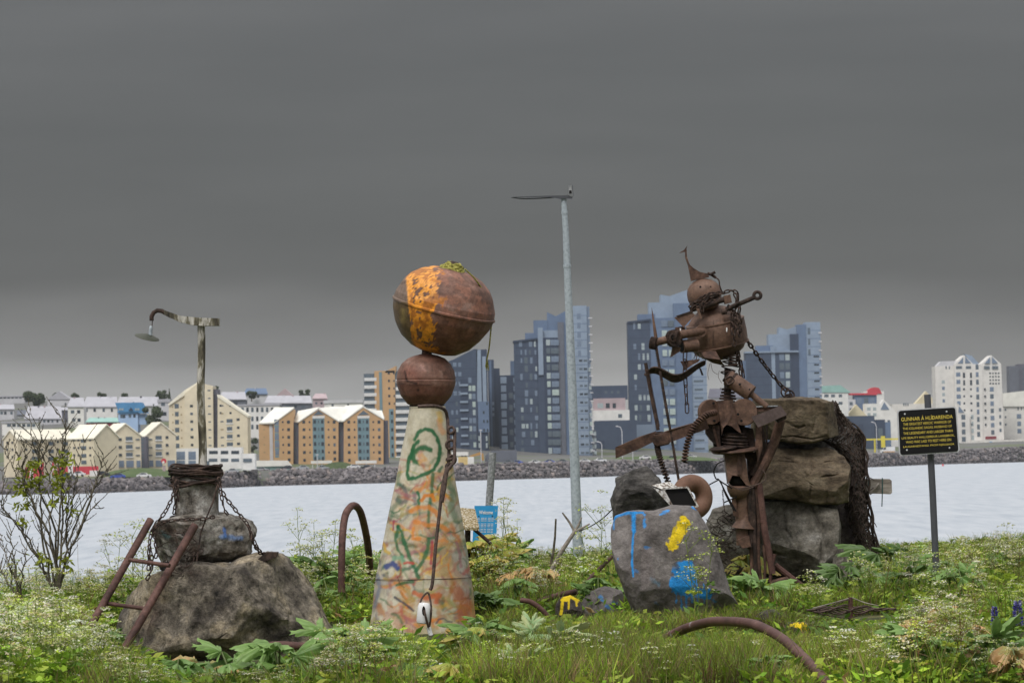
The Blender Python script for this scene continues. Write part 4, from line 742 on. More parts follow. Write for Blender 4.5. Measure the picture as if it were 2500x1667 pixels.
mb = MB(); mb.lathe([(.004, 0), (4.5 * s0, 1 * s0), (4.5 * s0, 18 * s0), (3 * s0, 24 * s0)], P(367, 819, D0), Vector((.1, 0, 1)), 14); obj('socket', mb, GALV, lp)
da = Vector((.27, -.25, 1)).normalized(); mb = MB(); mb.lathe([(4 * s0, 8 * s0), (16 * s0, 5 * s0), (30 * s0, 0), (31 * s0, -1 * s0), (29 * s0, -1.5 * s0), (14 * s0, 3 * s0), (2 * s0, 5 * s0)], P(359, 823, D0), da, 30); mb.smooth = True; obj('dish_shade', mb, mat('olive_grey_enamel', (.05, .055, .04), 8, .5), lp)
mb = MB(); mb.tube([P(372, 782, D0), P(371, 800, D0), P(368, 812, D0)], .004, 6); obj('cord', mb, CABLE, lp)
# ladder
ld = thing('ladder', GP(250, 1640), 'rusty pipe ladder leaning against the boulder', 'ladder')
mb = MB(); a0, a1 = P(206, 1555, 30.0), P(368, 1268, 30.55); mb.tube([a0, a0.lerp(a1, .5), a1], 9 * s0, 10); mb.smooth = True; obj('rail', mb, RUSTR, ld)
mb = MB(); c0, c1 = P(272, 1640, 29.7), P(476, 1282, 30.35); mb.tube([c0, c0.lerp(c1, .5), c1], 9.5 * s0, 10); mb.smooth = True; obj('rail', mb, RUSTR, ld)
for (xa, ya), (xb, yb) in (((316, 1366), (414, 1380)), ((252, 1471), (362, 1486)), ((215, 1577), (300, 1590))):
    mb = MB(); mb.tube([P(xa, ya, 30.2), P(xb, yb, 30.0)], 5 * s0, 8); mb.smooth = True; obj('rung', mb, RUSTR, ld)
# ------------------------------------------------------------------ chains
def linkmesh(L_, W_, r, mt, name='chain_link'):
    mb = MB(); pts = []; h = L_ / 2 - W_ / 2
    for i in range(14):
        a = 2 * math.pi * i / 14; pts.append(Vector((math.sin(a) * (W_ / 2 - r), 0, math.cos(a) * (W_ / 2 - r) + (h if math.cos(a) >= 0 else -h))))
    mb.tube(pts, r, 6, closed=True); mb.smooth = 'all'; me = mesh_from(name, mb); me.materials.append(mt); return me
def resample(pts, step):
    pts = [Vector(q) for q in pts]; out_ = [pts[0]]; acc = 0
    for a, b_ in zip(pts[:-1], pts[1:]):
        d = (b_ - a).length; t = step - acc
        while t <= d: out_.append(a.lerp(b_, t / d)); t += step
        acc = d - (t - step)
    return out_
def smoothpath(pts, n=8):
    p = [Vector(q) for q in pts]; p = [p[0] * 2 - p[1]] + p + [p[-1] * 2 - p[-2]]; r_ = []
    for i in range(1, len(p) - 2):
        for k in range(n):
            t = k / n; a, b_, c, d = p[i - 1:i + 3]
            r_.append(.5 * ((2 * b_) + (c - a) * t + (2 * a - 5 * b_ + 4 * c - d) * t * t + (3 * b_ - a - 3 * c + d) * t ** 3))
    return r_ + [p[-2]]
def chain_links(path, L_, me, parent, jit=.12, rnd=random.Random(2)):
    pts = resample(smoothpath(path), L_ * .74)
    for i, (a, b_) in enumerate(zip(pts[:-1], pts[1:])):
        o = link('chain_link', me, None, parent); t = (b_ - a).normalized(); t = (t + Vector((rnd.uniform(-jit, jit), rnd.uniform(-jit, jit), rnd.uniform(-jit, jit)))).normalized()
        q = Vector((0, 0, 1)).rotation_difference(t).to_matrix() @ Matrix.Rotation(R(90 * (i % 2) + 35 + rnd.uniform(-20, 20)), 3, 'Z')
        o.matrix_local = Matrix.Translation((a + b_) / 2 - ORG[parent.name]) @ q.to_4x4()
LK = linkmesh(.056, .034, .0055, RUSTD)
for pths, lb in ((([(424, 1165, 31.05), (425, 1200, 31.0), (404, 1248, 30.9), (372, 1292, 30.85), (364, 1340, 30.8), (362, 1400, 30.75)], [(428, 1170, 31.1), (430, 1215, 31.05), (424, 1258, 31.0)], [(376, 1300, 30.85), (382, 1350, 30.8), (376, 1372, 30.8)], [(370, 1296, 30.82), (400, 1274, 30.8), (450, 1268, 30.78), (500, 1266, 30.78), (532, 1258, 30.85)], [(432, 1172, 31.0), (436, 1230, 30.98)], [(364, 1330, 30.78), (372, 1380, 30.74), (356, 1420, 30.7)]), 'heavy rusty chain hanging down the ladder side of the pedestal'),
             (([(534, 1165, 31.05), (545, 1205, 31), (578, 1248, 30.95), (607, 1284, 30.85), (618, 1325, 30.8), (640, 1356, 30.95)], [(536, 1185, 31.05), (547, 1240, 31), (560, 1262, 31)], [(606, 1285, 30.85), (630, 1340, 30.8), (655, 1356, 31)]), 'heavy rusty chain hanging down the open water side of the pedestal')):
    ch = thing('hanging_chain', P(*pths[0][-1]), lb, 'chain', 'chains hung from the pedestal')
    for pa in pths: chain_links([P(*q) for q in pa], .056, LK, ch)
wr = thing('wire_wrap', P(480, 1165, 31.3), 'coil of rusty wire and cable wound round the pedestal top', 'wire coil'); rnd = random.Random(5)
for i in range(17):
    mb = MB(); yy = 1146 + rnd.uniform(-2, 36) * (i > 3); rr_ = (58 + rnd.uniform(0, 7)) * s0; c = P(478, yy, D0); tl = rnd.uniform(-.22, .22)
    mb.tube([c + Vector((math.cos(a) * rr_, math.sin(a) * rr_, math.cos(a + i) * tl * rr_ + .006 * math.sin(5 * a + i))) for a in [2 * math.pi * k / 30 for k in range(30)]], rnd.uniform(.006, .013), 6, closed=True); mb.smooth = 'all'; obj('wire_loop', mb, RUSTD, wr)
for i in range(3):
    mb = MB(); c = P(482, 1262 + i * 5, D0); rr_ = 60 * s0; mb.tube([c + Vector((math.cos(a) * rr_ * (1.1 + .1 * i), math.sin(a) * rr_, .012 * math.sin(3 * a + i))) for a in [2 * math.pi * k / 30 for k in range(30)]], .008, 6, closed=True); mb.smooth = 'all'; obj('wire_loop', mb, RUSTD, wr)
mb = MB(); mb.tube([P(532, 1180, 30.9), P(520, 1225, 30.85), P(506, 1258, 30.8), P(490, 1300, 30.8), P(480, 1370, 30.75)], .007, 6); obj('wire_strand', mb, RUSTD, wr)
tg = thing('wire_tangle', P(455, 1390, 30.8), 'rusty wire tangle caught on the concrete chunk front', 'wire tangle')
for i in range(16):
    mb = MB(); x, y = rnd.uniform(385, 490), rnd.uniform(1290, 1370); pts = [P(x, y, 30.78)]
    for k in range(5): x += rnd.uniform(-28, 28); y += rnd.uniform(-10, 24); pts.append(P(x, min(y, 1405), 30.78 + rnd.uniform(-.04, .05)))
    mb.tube(smoothpath(pts, 5), .0035, 5); obj('wire_strand', mb, RUSTD, tg)
mb = MB(); mb.prism([P(628, 1366, 30.8), P(648, 1348, 30.8), P(676, 1348, 30.8), P(674, 1360, 30.8), P(640, 1372, 30.8)], (0, .25, 0)); tag(obj('iron_plate', mb, RUSTD, org=P(650, 1366, 30.9)), 'bent rusty plate on the boulder top under the chain end', 'iron plate')
# ------------------------------------------------------------------ cone and buoys
DC = 33.5; sc_ = DC / F
prof = [(1500, 906, 1160), (1408, 917, 1151), (1340, 932, 1140), (1250, 948, 1125), (1179, 964, 1113), (1055, 989, 1095), (1000, 998, 1087), (993, 1000, 1086)]
prof = [(1580, 890, 1172)] + prof; nth, nv = 260, 300; V = []
for i in range(nv):
    t = i / (nv - 1); y = 1580 + (993 - 1580) * t; xl = np.interp(-y, [-p[0] for p in prof], [p[1] for p in prof]); xr = np.interp(-y, [-p[0] for p in prof], [p[2] for p in prof])
    c = P((xl + xr) / 2, y, DC); r_ = (xr - xl) / 2 * sc_
    a = np.linspace(0, 2 * math.pi, nth, endpoint=False); V.append(np.stack([c.x + r_ * np.cos(a), c.y + r_ * np.sin(a), np.full(nth, c.z)], 1))
V = np.concatenate(V); V[:, :2] += (fbm(V * 3, 3, 4) * .006)[:, None]
Fq = np.array([(i * nth + j, i * nth + (j + 1) % nth, (i + 1) * nth + (j + 1) % nth, (i + 1) * nth + j) for i in range(nv - 1) for j in range(nth)])
p = Paint(V); rnd = random.Random(11); front = V[:, 1] < DC + .02
GRN, ORG_, REDP, YLW, BLP, DKP, PKP = S(18, 92, 52), S(205, 120, 30), S(165, 70, 55), S(205, 165, 60), S(40, 62, 125), S(60, 62, 80), S(150, 90, 100)
n3 = fbm(V * 3.2, 4, 31)
low = np.clip((p.y - 1150) / 350, 0, 1)
p.lay(np.clip((n3 - .15) * 2.2, 0, .55) * (.25 + low), S(190, 140, 80)); p.lay(np.clip((fbm(V * 4.5, 4, 51) - .22) * 3, 0, .4) * low, S(176, 92, 58)); p.lay(np.clip((fbm(V * 5, 4, 71) - .3) * 3, 0, .5) * (.3 + low * .7), S(150, 130, 60)); p.lay(np.clip((fbm(V * 4, 4, 91) - .35) * 3, 0, .5) * low, S(110, 100, 115))
for i in range(260):
    y = rnd.uniform(1120, 1530) if i % 3 else rnd.uniform(1180, 1530); xl = np.interp(-y, [-q[0] for q in prof], [q[1] for q in prof]); xr = np.interp(-y, [-q[0] for q in prof], [q[2] for q in prof]); x = rnd.uniform(xl + 4, xr - 4); pts = [(x, y)]
    ang = rnd.uniform(0, 6.28)
    for k in range(rnd.randint(2, 6)): ang += rnd.uniform(-.9, .9); pts.append((pts[-1][0] + math.cos(ang) * 12, pts[-1][1] + math.sin(ang) * 12))
    p.stroke(pts, rnd.choice([3, 4, 6, 9]), rnd.choice([ORG_, S(190, 140, 90), REDP, S(165, 105, 80), YLW, S(170, 140, 80), PKP, GRN, GRN, GRN, YLW, S(70, 105, 80), S(150, 150, 90), DKP, S(205, 195, 165), S(190, 178, 150)]), rnd.uniform(.3, .75), .75)
q = lambda pts: [(a / 2.35 + 800, b_ / 2.35 + 1000) for a, b_ in pts]
for pts, r_, c_, op in [([(500, 170), (520, 130), (560, 110), (600, 120), (630, 160), (645, 220), (635, 290), (610, 340), (560, 370), (500, 392), (465, 395), (455, 360), (465, 290), (500, 200), (520, 180)], 6.5, GRN, .95), ([(585, 230), (560, 218), (520, 225), (492, 245), (490, 275), (505, 300), (512, 305)], 9, S(20, 90, 50), .95),
                     ([(605, 370), (600, 420), (598, 470), (585, 540), (580, 600), (578, 670)], 6, GRN, .8), ([(640, 350), (655, 330)], 6, GRN, .8), ([(515, 470), (525, 500), (522, 560)], 5, GRN, .9), ([(405, 670), (425, 700), (440, 760), (470, 850), (500, 910), (520, 960)], 7, GRN, .9), ([(405, 670), (390, 740), (400, 800), (430, 840)], 5, GRN, .8), ([(580, 740), (575, 800), (545, 870), (510, 920)], 7, GRN, .85), ([(395, 1005), (440, 990), (490, 985)], 5, GRN, .8),
                     ([(340, 900), (375, 880), (395, 905)], 9, BLP, .9), ([(380, 850), (420, 850), (440, 880)], 8, S(110, 160, 130), .7), ([(695, 410), (720, 480), (710, 560), (730, 620)], 11, S(70, 110, 80), .6), ([(540, 520), (560, 490), (600, 490), (610, 520)], 6, ORG_, .9), ([(480, 580), (520, 560), (580, 560), (620, 590), (640, 620)], 8, ORG_, .75), ([(500, 640), (560, 660), (640, 660), (690, 690)], 7, ORG_, .7), ([(490, 680), (490, 740), (530, 740)], 6, ORG_, .8), ([(640, 60), (650, 110), (665, 130)], 9, S(205, 150, 105), .7), ([(640, 20), (650, 60)], 9, S(200, 165, 70), .6), ([(500, 1050), (560, 1080), (640, 1060), (620, 1100)], 9, S(190, 95, 55), .8), ([(740, 1030), (760, 1080), (790, 1120), (770, 1190)], 22, S(165, 85, 35), .75),
                     ([(385, 1075), (440, 1110), (490, 1150)], 4, DKP, .85), ([(420, 1130), (430, 1180), (480, 1210), (520, 1200)], 7, S(170, 90, 90), .6), ([(290, 1130), (310, 1160)], 12, S(170, 105, 60), .7), ([(285, 950), (300, 1020), (270, 1130)], 7, S(90, 105, 130), .6), ([(400, 960), (415, 1000), (440, 1020)], 1.5, S(80, 40, 35), .9), ([(600, 760), (592, 880)], 5, S(160, 50, 60), .8), ([(440, 880), (460, 875), (490, 880)], 5, S(180, 60, 50), .8), ([(740, 760), (760, 830), (765, 900)], 5, PKP, .6), ([(380, 640), (375, 690)], 3, S(160, 60, 80), .8), ([(540, 260), (560, 280), (530, 300)], 7, S(195, 150, 90), .7)]: p.stroke(q(pts), r_, c_, op, .6)
cone = thing('painted_cone', P(1033, 1560, DC), 'tall cream concrete cone covered in green and orange graffiti', 'concrete cone')
o = link('body', np_mesh('body', V - np.array(ORG[cone.name][:]), Fq, p.c), CONEM, cone)
mb = MB(); c = P(1043, 993, DC); mb.lathe([(.001, .004), (44 * sc_, .004), (44 * sc_, -.01)], c, (0, 0, 1), 40); o = obj('top_face', mb, CONEM, cone); setcol(o.data, np.zeros((len(o.data.vertices), 4)))
mb = MB(); c = P(1034, 1410, DC); mb.tube([c + Vector((math.cos(a) * 118.5 * sc_, math.sin(a) * 118.5 * sc_, 0)) for a in [2 * math.pi * k / 60 for k in range(60)]], .0022, 5, closed=True); tag(obj('binding_wire', mb, CABLE, org=c), 'thin dark wire tied round the lower cone', 'wire')
def lathe_paint(name, prof_, o_, axis, mt, painter, parent, nseg=160, sub=4, dent=.004):
    pr = []
    for (a, b_), (c, d) in zip(prof_[:-1], prof_[1:]): pr += [(a + (c - a) * k / sub, b_ + (d - b_) * k / sub) for k in range(sub)]
    pr.append(prof_[-1]); mb = MB(); mb.lathe(pr, o_, axis, nseg); V_ = np.array(mb.v); V_ += (V_ - np.array(Vector(o_)[:])) * (fbm(V_ * 4, 3, 3) * dent * 3)[:, None]; mb.v = [tuple(q) for q in V_]; pp = Paint(V_); painter(pp, V_); mb.col = pp.c; mb.smooth = True
    return obj(name, mb, mt, parent)
sb = thing('iron_sphere', P(1040, 991, DC), 'small dented red brown iron sphere resting on the cone', 'iron sphere')
def ell(rx, h0, h1, n_=20, r0=0, r1=0, pw=2.0):
    out_ = []
    for i in range(n_ + 1):
        t = -1 + 2 * i / n_; h = h1 * t if t > 0 else h0 * -t * -1
        r_ = rx * (max(0, 1 - abs(t) ** pw)) ** (1 / pw)
        r_ = max(r_, r1 if t > 0 else r0); out_.append((r_, h if t > 0 else -h0 * abs(t)))
    return out_
def ps_(pp, V_):
    pp.stroke([(1000, 905), (1015, 915)], 22, S(150, 88, 72), .45, 1.2); pp.lay(np.clip((pp.n2 - .1) * 1.5, 0, .3), S(128, 90, 78)); pp.lay(np.where(pp.y > 940 + (pp.x - 1040) * .02, .45, 0), S(88, 48, 34)); pp.stroke([(988, 906), (994, 930), (1018, 936)], 3, S(35, 22, 20), .8); pp.stroke([(1020, 950.5), (1021, 951)], 3, S(10, 8, 8), 1); pp.stroke([(970, 937), (1108, 942)], 1.6, S(60, 34, 28), .7)  # paler upper left and darker lower half are painted-in light and shade
    pp.stroke([(1028, 892), (1038, 905)], 3, S(165, 130, 120), .4); pp.stroke([(1076, 905), (1080, 925)], 4, S(160, 130, 118), .35)
pr = [(38, -58), (46, -54), (62, -34), (71, -8), (72.5, 2), (71, 4), (72, 8), (69, 26), (60, 44), (46, 57), (30, 64), (14, 68), (.5, 69)]
o = lathe_paint('body', [(a * sc_, b_ * sc_) for a, b_ in pr], P(1040, 932, DC), (.02, 0, 1), TERRA, ps_, sb)
mb = MB(); mb.lathe([(39 * sc_, 0), (43 * sc_, .008), (39 * sc_, .02)], P(1042, 992, DC), (0, 0, 1), 30); obj('collar', mb, RUSTD, sb)
by = thing('large_buoy', P(1045, 868, DC), 'huge tilted rusty buoy with a worn orange stripe on top of the spheres', 'buoy'); axb = Vector((.27, -.13, 1)).normalized()
def pb_(pp, V_):
    n5 = fbm(V_ * 14, 4, 12); n6 = fbm(V_ * 40, 3, 13)
    st = (pp.x > 993 + (pp.y - 700) * .09) & (pp.x < 1064 + n5 * 20 + n6 * 10) & (pp.y > 642)
    fade = np.clip((1100 - pp.x) / 60, 0, 1) * np.clip((pp.x - 985) / 8, 0, 1)
    pp.lay(np.where(st & (n6 + n5 * .6 > -.5), .92, 0), S(218, 142, 36)); pp.lay(np.where(st & (pp.y < 735) & (n6 + n5 > -.1), .55, 0), S(225, 160, 90)); pp.lay(np.where(st & (n5 > .38), .6, 0), S(120, 60, 30))  # orange paint, its paler upper tone painting in the streak's reflection
    lf = pp.x <= 993 + (pp.y - 700) * .09
    pp.lay(np.where(lf & (pp.y > 735), .8, 0), S(88, 74, 44)); pp.lay(np.where(lf & (pp.y <= 738), .85, 0), S(112, 96, 84)); pp.stroke([(985, 760), (985, 780)], 11, S(170, 150, 80), .45, 1.2)
    pp.lay(np.where(~lf & ~st & (pp.x > 1060) & (n5 > .12), .3, 0), S(165, 110, 88)); pp.lay(np.clip((pp.y - (770 + (pp.x - 1080) * .28)) / 60, 0, 1) * .4 * ~lf * ~st, S(85, 40, 26))  # darkens below the seam: underside shade painted into the hull
    pp.stroke([(970, 695), (993, 688)], 1.3, S(60, 40, 35), .8)
pr = [(36, -103), (58, -97), (86, -78), (107, -50), (121, -20), (126, 2), (129, 3), (129, 7), (126, 9), (124.5, 24), (123, 27), (121, 32), (113, 54), (99, 74), (77, 91), (50, 102), (22, 107), (.5, 108)]
o = lathe_paint('hull', [(a * sc_, b_ * sc_) for a, b_ in pr], P(1081, 759, DC), axb, TERRA, pb_, by, 220, 5)
mb = MB(); cb = P(1081, 759, DC) + axb * (-103 * sc_); mb.lathe([(36 * sc_, 0), (33 * sc_, .03), (30 * sc_, .06)], cb, axb, 30, cap=True); obj('bottom_socket', mb, VOIDM, by)
mb = MB(); mb.tube([P(1041, 872, DC), P(1044, 845, DC)], 13 * sc_, 12); obj('neck_pin', mb, RUST, by)
top = P(1081, 759, DC) + axb * (104 * sc_); mb = MB(); mb.lathe([(14 * sc_, 0), (15 * sc_, 16 * sc_), (8 * sc_, 20 * sc_), (.5 * sc_, 20 * sc_)], top, axb, 20); obj('top_knob', mb, RUSTD, by)
rpn = thing('rope_coil', top, 'yellow green rope coil wound round the buoy knob', 'rope'); rnd = random.Random(3)
for i in range(7):
    mb = MB(); rr_ = (30 - i * 2.4) * sc_; cc = top + axb * ((i * 2.6 - 2) * sc_); u = axb.cross(Vector((0, 1, 0))).normalized(); v_ = axb.cross(u)
    mb.tube([cc + (u * math.cos(a) + v_ * math.sin(a)) * rr_ * (1 + .08 * math.sin(3 * a + i)) + axb * .008 * math.sin(4 * a + i * 2) for a in [2 * math.pi * k / 36 for k in range(36)]], 3.4 * sc_, 8, closed=True); mb.smooth = 'all'; obj('rope_turn', mb, ROPEY, rpn)
mb = MB(); mb.tube(smoothpath([P(1135, 657, DC - .3), P(1157, 678, DC - .25), P(1177, 706, DC - .16), P(1192, 736, DC - .08), P(1201, 770, DC - .02), P(1198, 810, DC), P(1194, 850, DC), P(1188, 880, DC)]), 1.8 * sc_, 6); obj('rope_tail', mb, ROPEY, rpn)
for i in range(6): mb = MB(); mb.tube([P(1189, 872, DC), P(1185 + i * 1.6, 896 + (i % 3) * 4, DC + .01 * i)], .0035, 5); obj('frayed_strand', mb, ROPEY, rpn)
# knotted cable
kc = thing('knotted_cable', P(1060, 1430, 33.0), 'brown knotted cable hanging down the cone side', 'cable'); dk = 33.15
mb = MB(); mb.tube(smoothpath([P(1020, 992, 33.05), P(1060, 991, 33.05), P(1085, 1000, 33.2), P(1092, 1020, 33.25), P(1094, 1050, 33.2), P(1096, 1120, 33.1), P(1090, 1145, 33.05), P(1080, 1190, 33.0), P(1072, 1260, 32.97), P(1064, 1330, 32.94), P(1056, 1420, 32.92), P(1050, 1440, 32.92)]), 4.2 * sc_, 8); mb.smooth = 'all'; obj('strand', mb, CABLE, kc)
mb = MB(); mb.tube(smoothpath([P(1110, 1048, 33.1), P(1110, 1085, 33.05), P(1108, 1125, 33.0), P(1092, 1150, 32.97), P(1086, 1190, 32.95), P(1079, 1226, 32.95)]), 4 * sc_, 8); mb.smooth = 'all'; obj('strand', mb, CABLE, kc)
for (x, y, r_) in ((1101, 1050, 8), (1100, 1085, 11), (1103, 1122, 10), (1095, 1138, 6)):
    mb = MB()
    for k in range(2): mb.torus(P(x, y, 33.08), r_ * sc_, 3.6 * sc_, (Matrix.Rotation(R(70 + 30 * k), 3, 'X') @ Matrix.Rotation(R(40 * k - 20), 3, 'Y')), 16, 6)
    mb.smooth = 'all'; obj('knot', mb, CABLE, kc)
mb = MB(); mb.tube([P(1112, 1120, 33.05), P(1090, 1122, 33.0)], 4.5 * sc_, 8); obj('knot', mb, CABLE, kc)
ins = thing('insulator', P(1034, 1523, 32.9), 'glossy white porcelain insulator hanging on the lower cone front', 'insulator'); di = 32.78
mb = MB(); A = P(1037, 1472, di) - P(1032, 1522, di)
mb.lathe([(9 * sc_, 0), (14 * sc_, 2 * sc_), (16 * sc_, 8 * sc_), (16 * sc_, 42 * sc_), (13 * sc_, 49 * sc_), (6 * sc_, 51 * sc_)], P(1032, 1522, di), A, 24); mb.smooth = True; obj('body', mb, PORC, ins)
mb = MB(); mb.sphere(P(1035, 1490, di) - Vector((0, 15 * sc_, 0)), (4.5 * sc_, 3 * sc_, 12 * sc_), 12, 8); obj('cord_hole', mb, VOIDM, ins)
mb = MB(); mb.tube(smoothpath([P(1024, 1482, di), P(1030, 1460, di), P(1044, 1446, di), P(1050, 1462, di), P(1053, 1488, di - .02), P(1050, 1520, di), P(1046, 1536, di)]), 2.4 * sc_, 6); obj('cord', mb, CABLE, ins)
mb = MB(); mb.tube(smoothpath([P(1035, 1488, di - .07), P(1040, 1508, di - .07), P(1046, 1530, di - .03)]), 3 * sc_, 6); obj('cord', mb, CABLE, ins)
mb = MB(); mb.tube([P(1046, 1530, di), P(1052, 1550, di)], 5.5 * sc_, 10); obj('sleeve', mb, PORC, ins); mb = MB(); mb.tube([P(1052, 1550, di), P(1056, 1575, di)], 3 * sc_, 8); obj('sleeve_tail', mb, CABLE, ins)
i2 = thing('insulator', P(1064, 1668, 27.9), 'pair of white porcelain knobs lying among the leaves below the cone', 'insulator'); di = 27.9
for x, y, r_ in ((1051, 1628, 11), (1068, 1632, 12)):
    mb = MB(); mb.lathe([(.3 * r_ * sc_, 0), (r_ * .95 * sc_, 1 * sc_), (r_ * sc_, 5 * sc_), (r_ * .8 * sc_, 12 * sc_), (r_ * sc_, 20 * sc_), (r_ * .6 * sc_, 26 * sc_)], P(x, y, di), (.45, .8, .1), 18); mb.smooth = True; obj('knob', mb, PORC, i2)
mb = MB(); mb.tube([P(1058, 1640, di + .05), P(1066, 1670, di)], 4 * sc_, 8); obj('stalk', mb, CABLE, i2)
# ------------------------------------------------------------------ posts and signs
def tubething(name, label, cat, pts, r0, r1, mt, group=None, n=14):
    mb = MB(); k = len(pts); mb.tube(pts, [r0 + (r1 - r0) * i / (k - 1) for i in range(k)], n); mb.smooth = True
    return tag(obj(name, mb, mt, org=pts[0]), label, cat, group)
DL = 45.5; sl_ = DL / F
lamp = thing('lamp_post', GP(1412, 1385), 'tall grey blue lamp post with thin broken arm against the sky', 'lamp post'); lpts = [(1413, 1400), (1407, 1240), (1402, 1100), (1397, 950), (1391, 800), (1386, 680), (1381, 560), (1376, 484)]
mb = MB(); pl = [P(x, y, DL) for x, y in lpts]; mb.tube(pl, [12.6 * sl_, 12.2 * sl_, 11.6 * sl_, 10.8 * sl_, 9.8 * sl_, 8.8 * sl_, 7.6 * sl_, 6.5 * sl_], 18); mb.smooth = True; obj('pole', mb, GALV, lamp)
for y_, r_ in ((650, 9.3), (519, 7.6)): mb = MB(); x_ = np.interp(y_, [q[1] for q in lpts[::-1]], [q[0] for q in lpts[::-1]]); mb.lathe([(r_ * sl_, -.02), (r_ * 1.04 * sl_, 0), (r_ * sl_, .02)], P(x_, y_, DL), (0, 0, 1), 16); obj('joint_ring', mb, GALV, lamp)
mb = MB(); mb.prism([P(1247, 481.5, DL - .05), P(1300, 479, DL - .05), P(1388, 477, DL - .05), P(1398, 482, DL - .05), P(1396, 485, DL - .05), P(1365, 485, DL - .05), P(1340, 481, DL - .05), P(1300, 481.5, DL - .05)], (0, .1, 0)); obj('arm', mb, DKST, lamp)
mb = MB(); mb.tube(smoothpath([P(1248, 482, DL), P(1280, 485.5, DL), P(1330, 484, DL), P(1362, 482, DL)]), 1.3 * sl_, 6); obj('lower_wire', mb, DKST, lamp)
mb = MB(); mb.prism([P(1388, 474, DL - .06), P(1389, 453, DL - .06), P(1397, 452, DL - .06), P(1399, 478, DL - .06), P(1394, 481, DL - .06)], (0, .12, 0)); obj('sensor_box', mb, GALVD, lamp)
mb = MB(); mb.prism([P(1389.5, 472, DL - .065), P(1390, 465, DL - .065), P(1395, 465, DL - .065), P(1396, 472, DL - .065)], (0, .13, 0)); obj('dark_lens', mb, VOIDM, lamp)
mb = MB(); mb.tube([P(1397, 452, DL - .06), P(1399.5, 478, DL - .06), P(1392, 484, DL - .06)], 1 * sl_, 6); obj('bracket', mb, DKST, lamp)
def sheet(name, corners, th, mt, parent, inset=0): mb = MB(); mb.prism(corners, (0, th, 0)); return obj(name, mb, mt, parent)
def text(name, body, size_w, origin, xdir, ydir, mt, parent, off, h=None, bold=0):
    cu = bpy.data.curves.new(name, 'FONT'); cu.body = body; cu.align_x = 'CENTER'; cu.align_y = 'CENTER'; cu.size = 1; cu.offset = bold; cu.resolution_u = 3
    t = bpy.data.objects.new('tmp', cu); COL.objects.link(t); bpy.context.view_layer.update()
    me = bpy.data.meshes.new_from_object(t.evaluated_get(bpy.context.evaluated_depsgraph_get())); bpy.data.objects.remove(t); bpy.data.curves.remove(cu)
    v = np.empty(len(me.vertices) * 3); me.vertices.foreach_get('co', v); v = v.reshape(-1, 3)
    wx = v[:, 0].max() - v[:, 0].min(); hy = v[:, 1].max() - v[:, 1].min(); k = size_w / wx; ky = (h / hy) if h else k
    cxm = (v[:, 0].max() + v[:, 0].min()) / 2; cym = (v[:, 1].max() + v[:, 1].min()) / 2
    w_ = np.outer((v[:, 0] - cxm) * k, np.array(xdir[:])) + np.outer((v[:, 1] - cym) * ky, np.array(ydir[:])) + np.array((Vector(origin) - ORG[parent.name])[:]) + np.array([0, off, 0])
    me.vertices.foreach_set('co', w_.ravel()); me.materials.clear(); me.materials.append(mt); me.name = name; me.update(); return link(name, me, None, parent)
DS = 38.0; ss = DS / F
sg = thing('black_sign', GP(2286, 1450), 'black sign with yellow saga text on a dark grey post', 'sign')
mb = MB(); mb.tube([P(2289, 1470, DS + .05), P(2277, 1200, DS + .05), P(2264, 963, DS + .05)], 8.3 * ss, 16); mb.smooth = True; obj('post', mb, DKST, sg)
C4 = [(2192, 1002), (2333, 993.5), (2341, 1102), (2197, 1111)]
def rounded(c4, D_, r_=7):
    o_ = []; n_ = 4
    for i in range(4):
        a, b_, c = Vector(c4[i - 1]), Vector(c4[i]), Vector(c4[(i + 1) % 4]); u, v_ = (a - b_).normalized(), (c - b_).normalized()
        for k in range(n_ + 1):
            t = k / n_; q_ = b_ + u * r_ * (1 - t) ** 2 + v_ * r_ * t ** 2; o_.append(P(q_.x, q_.y, D_))
    return o_
def grow(c4, k): m_ = Vector((sum(q[0] for q in c4) / 4, sum(q[1] for q in c4) / 4)); return [tuple(Vector(q) + (Vector(q) - m_).normalized() * k) for q in c4]
mb = MB(); mb.prism(rounded(grow(C4, 2.6), DS - .05, 8), (0, .02, 0)); obj('rim', mb, SILVER, sg)
mb = MB(); mb.prism(rounded(grow(C4, -1.4), DS - .056, 7), (0, .015, 0)); obj('face', mb, BLACK, sg)
ux = (P(2333, 993.5, DS) - P(2192, 1002, DS)).normalized(); uy = (P(2192, 1002, DS) - P(2197, 1111, DS)).normalized()
for (tx, cx_, cy_, ww, hh, b_) in [("GUNNAR Á HLÍÐARENDA", 2261.5, 1019, 126, 11.5, .004), ("THE GREATEST HEROIC WARRIOR OF", 2262, 1032.5, 117, 6.4, .0), ("THE ICELANDIC SAGAS, HUSBAND OF", 2262.5, 1043.5, 120, 6.8, .0), ("THE LEGENDARY AND LARGER THAN", 2264, 1054.5, 120, 6.4, .0), ("LIFE BEAUTY HALLGERÐUR LANGBRÓK,", 2264.5, 1065.5, 129, 7.4, .0), ("WHO WAS LAID TO REST HERE ON", 2265.5, 1076, 110, 6.4, .0), ("LAUGARNESTANGI. FROM NJÁLSSAGA", 2266, 1087, 124, 7, .0)]:
    text('lettering', tx, ww * ss, P(cx_, cy_, DS), ux, uy, GOLD, sg, -.0575, hh * ss, b_)
for x, y in ((2209, 1010.5), (2311, 1004.5), (2214, 1098.5), (2318, 1093)): mb = MB(); mb.lathe([(2.2 * ss, 0), (2 * ss, -.006), (.5 * ss, -.008)], P(x, y, DS - .056), (0, 1, 0), 12); obj('screw', mb, SILVER, sg)
DWS = 44.0; sw = DWS / F
wsn = thing('welcome_sign', GP(1183, 1400), 'blue welcome sign on a grey steel post behind the cone', 'sign')
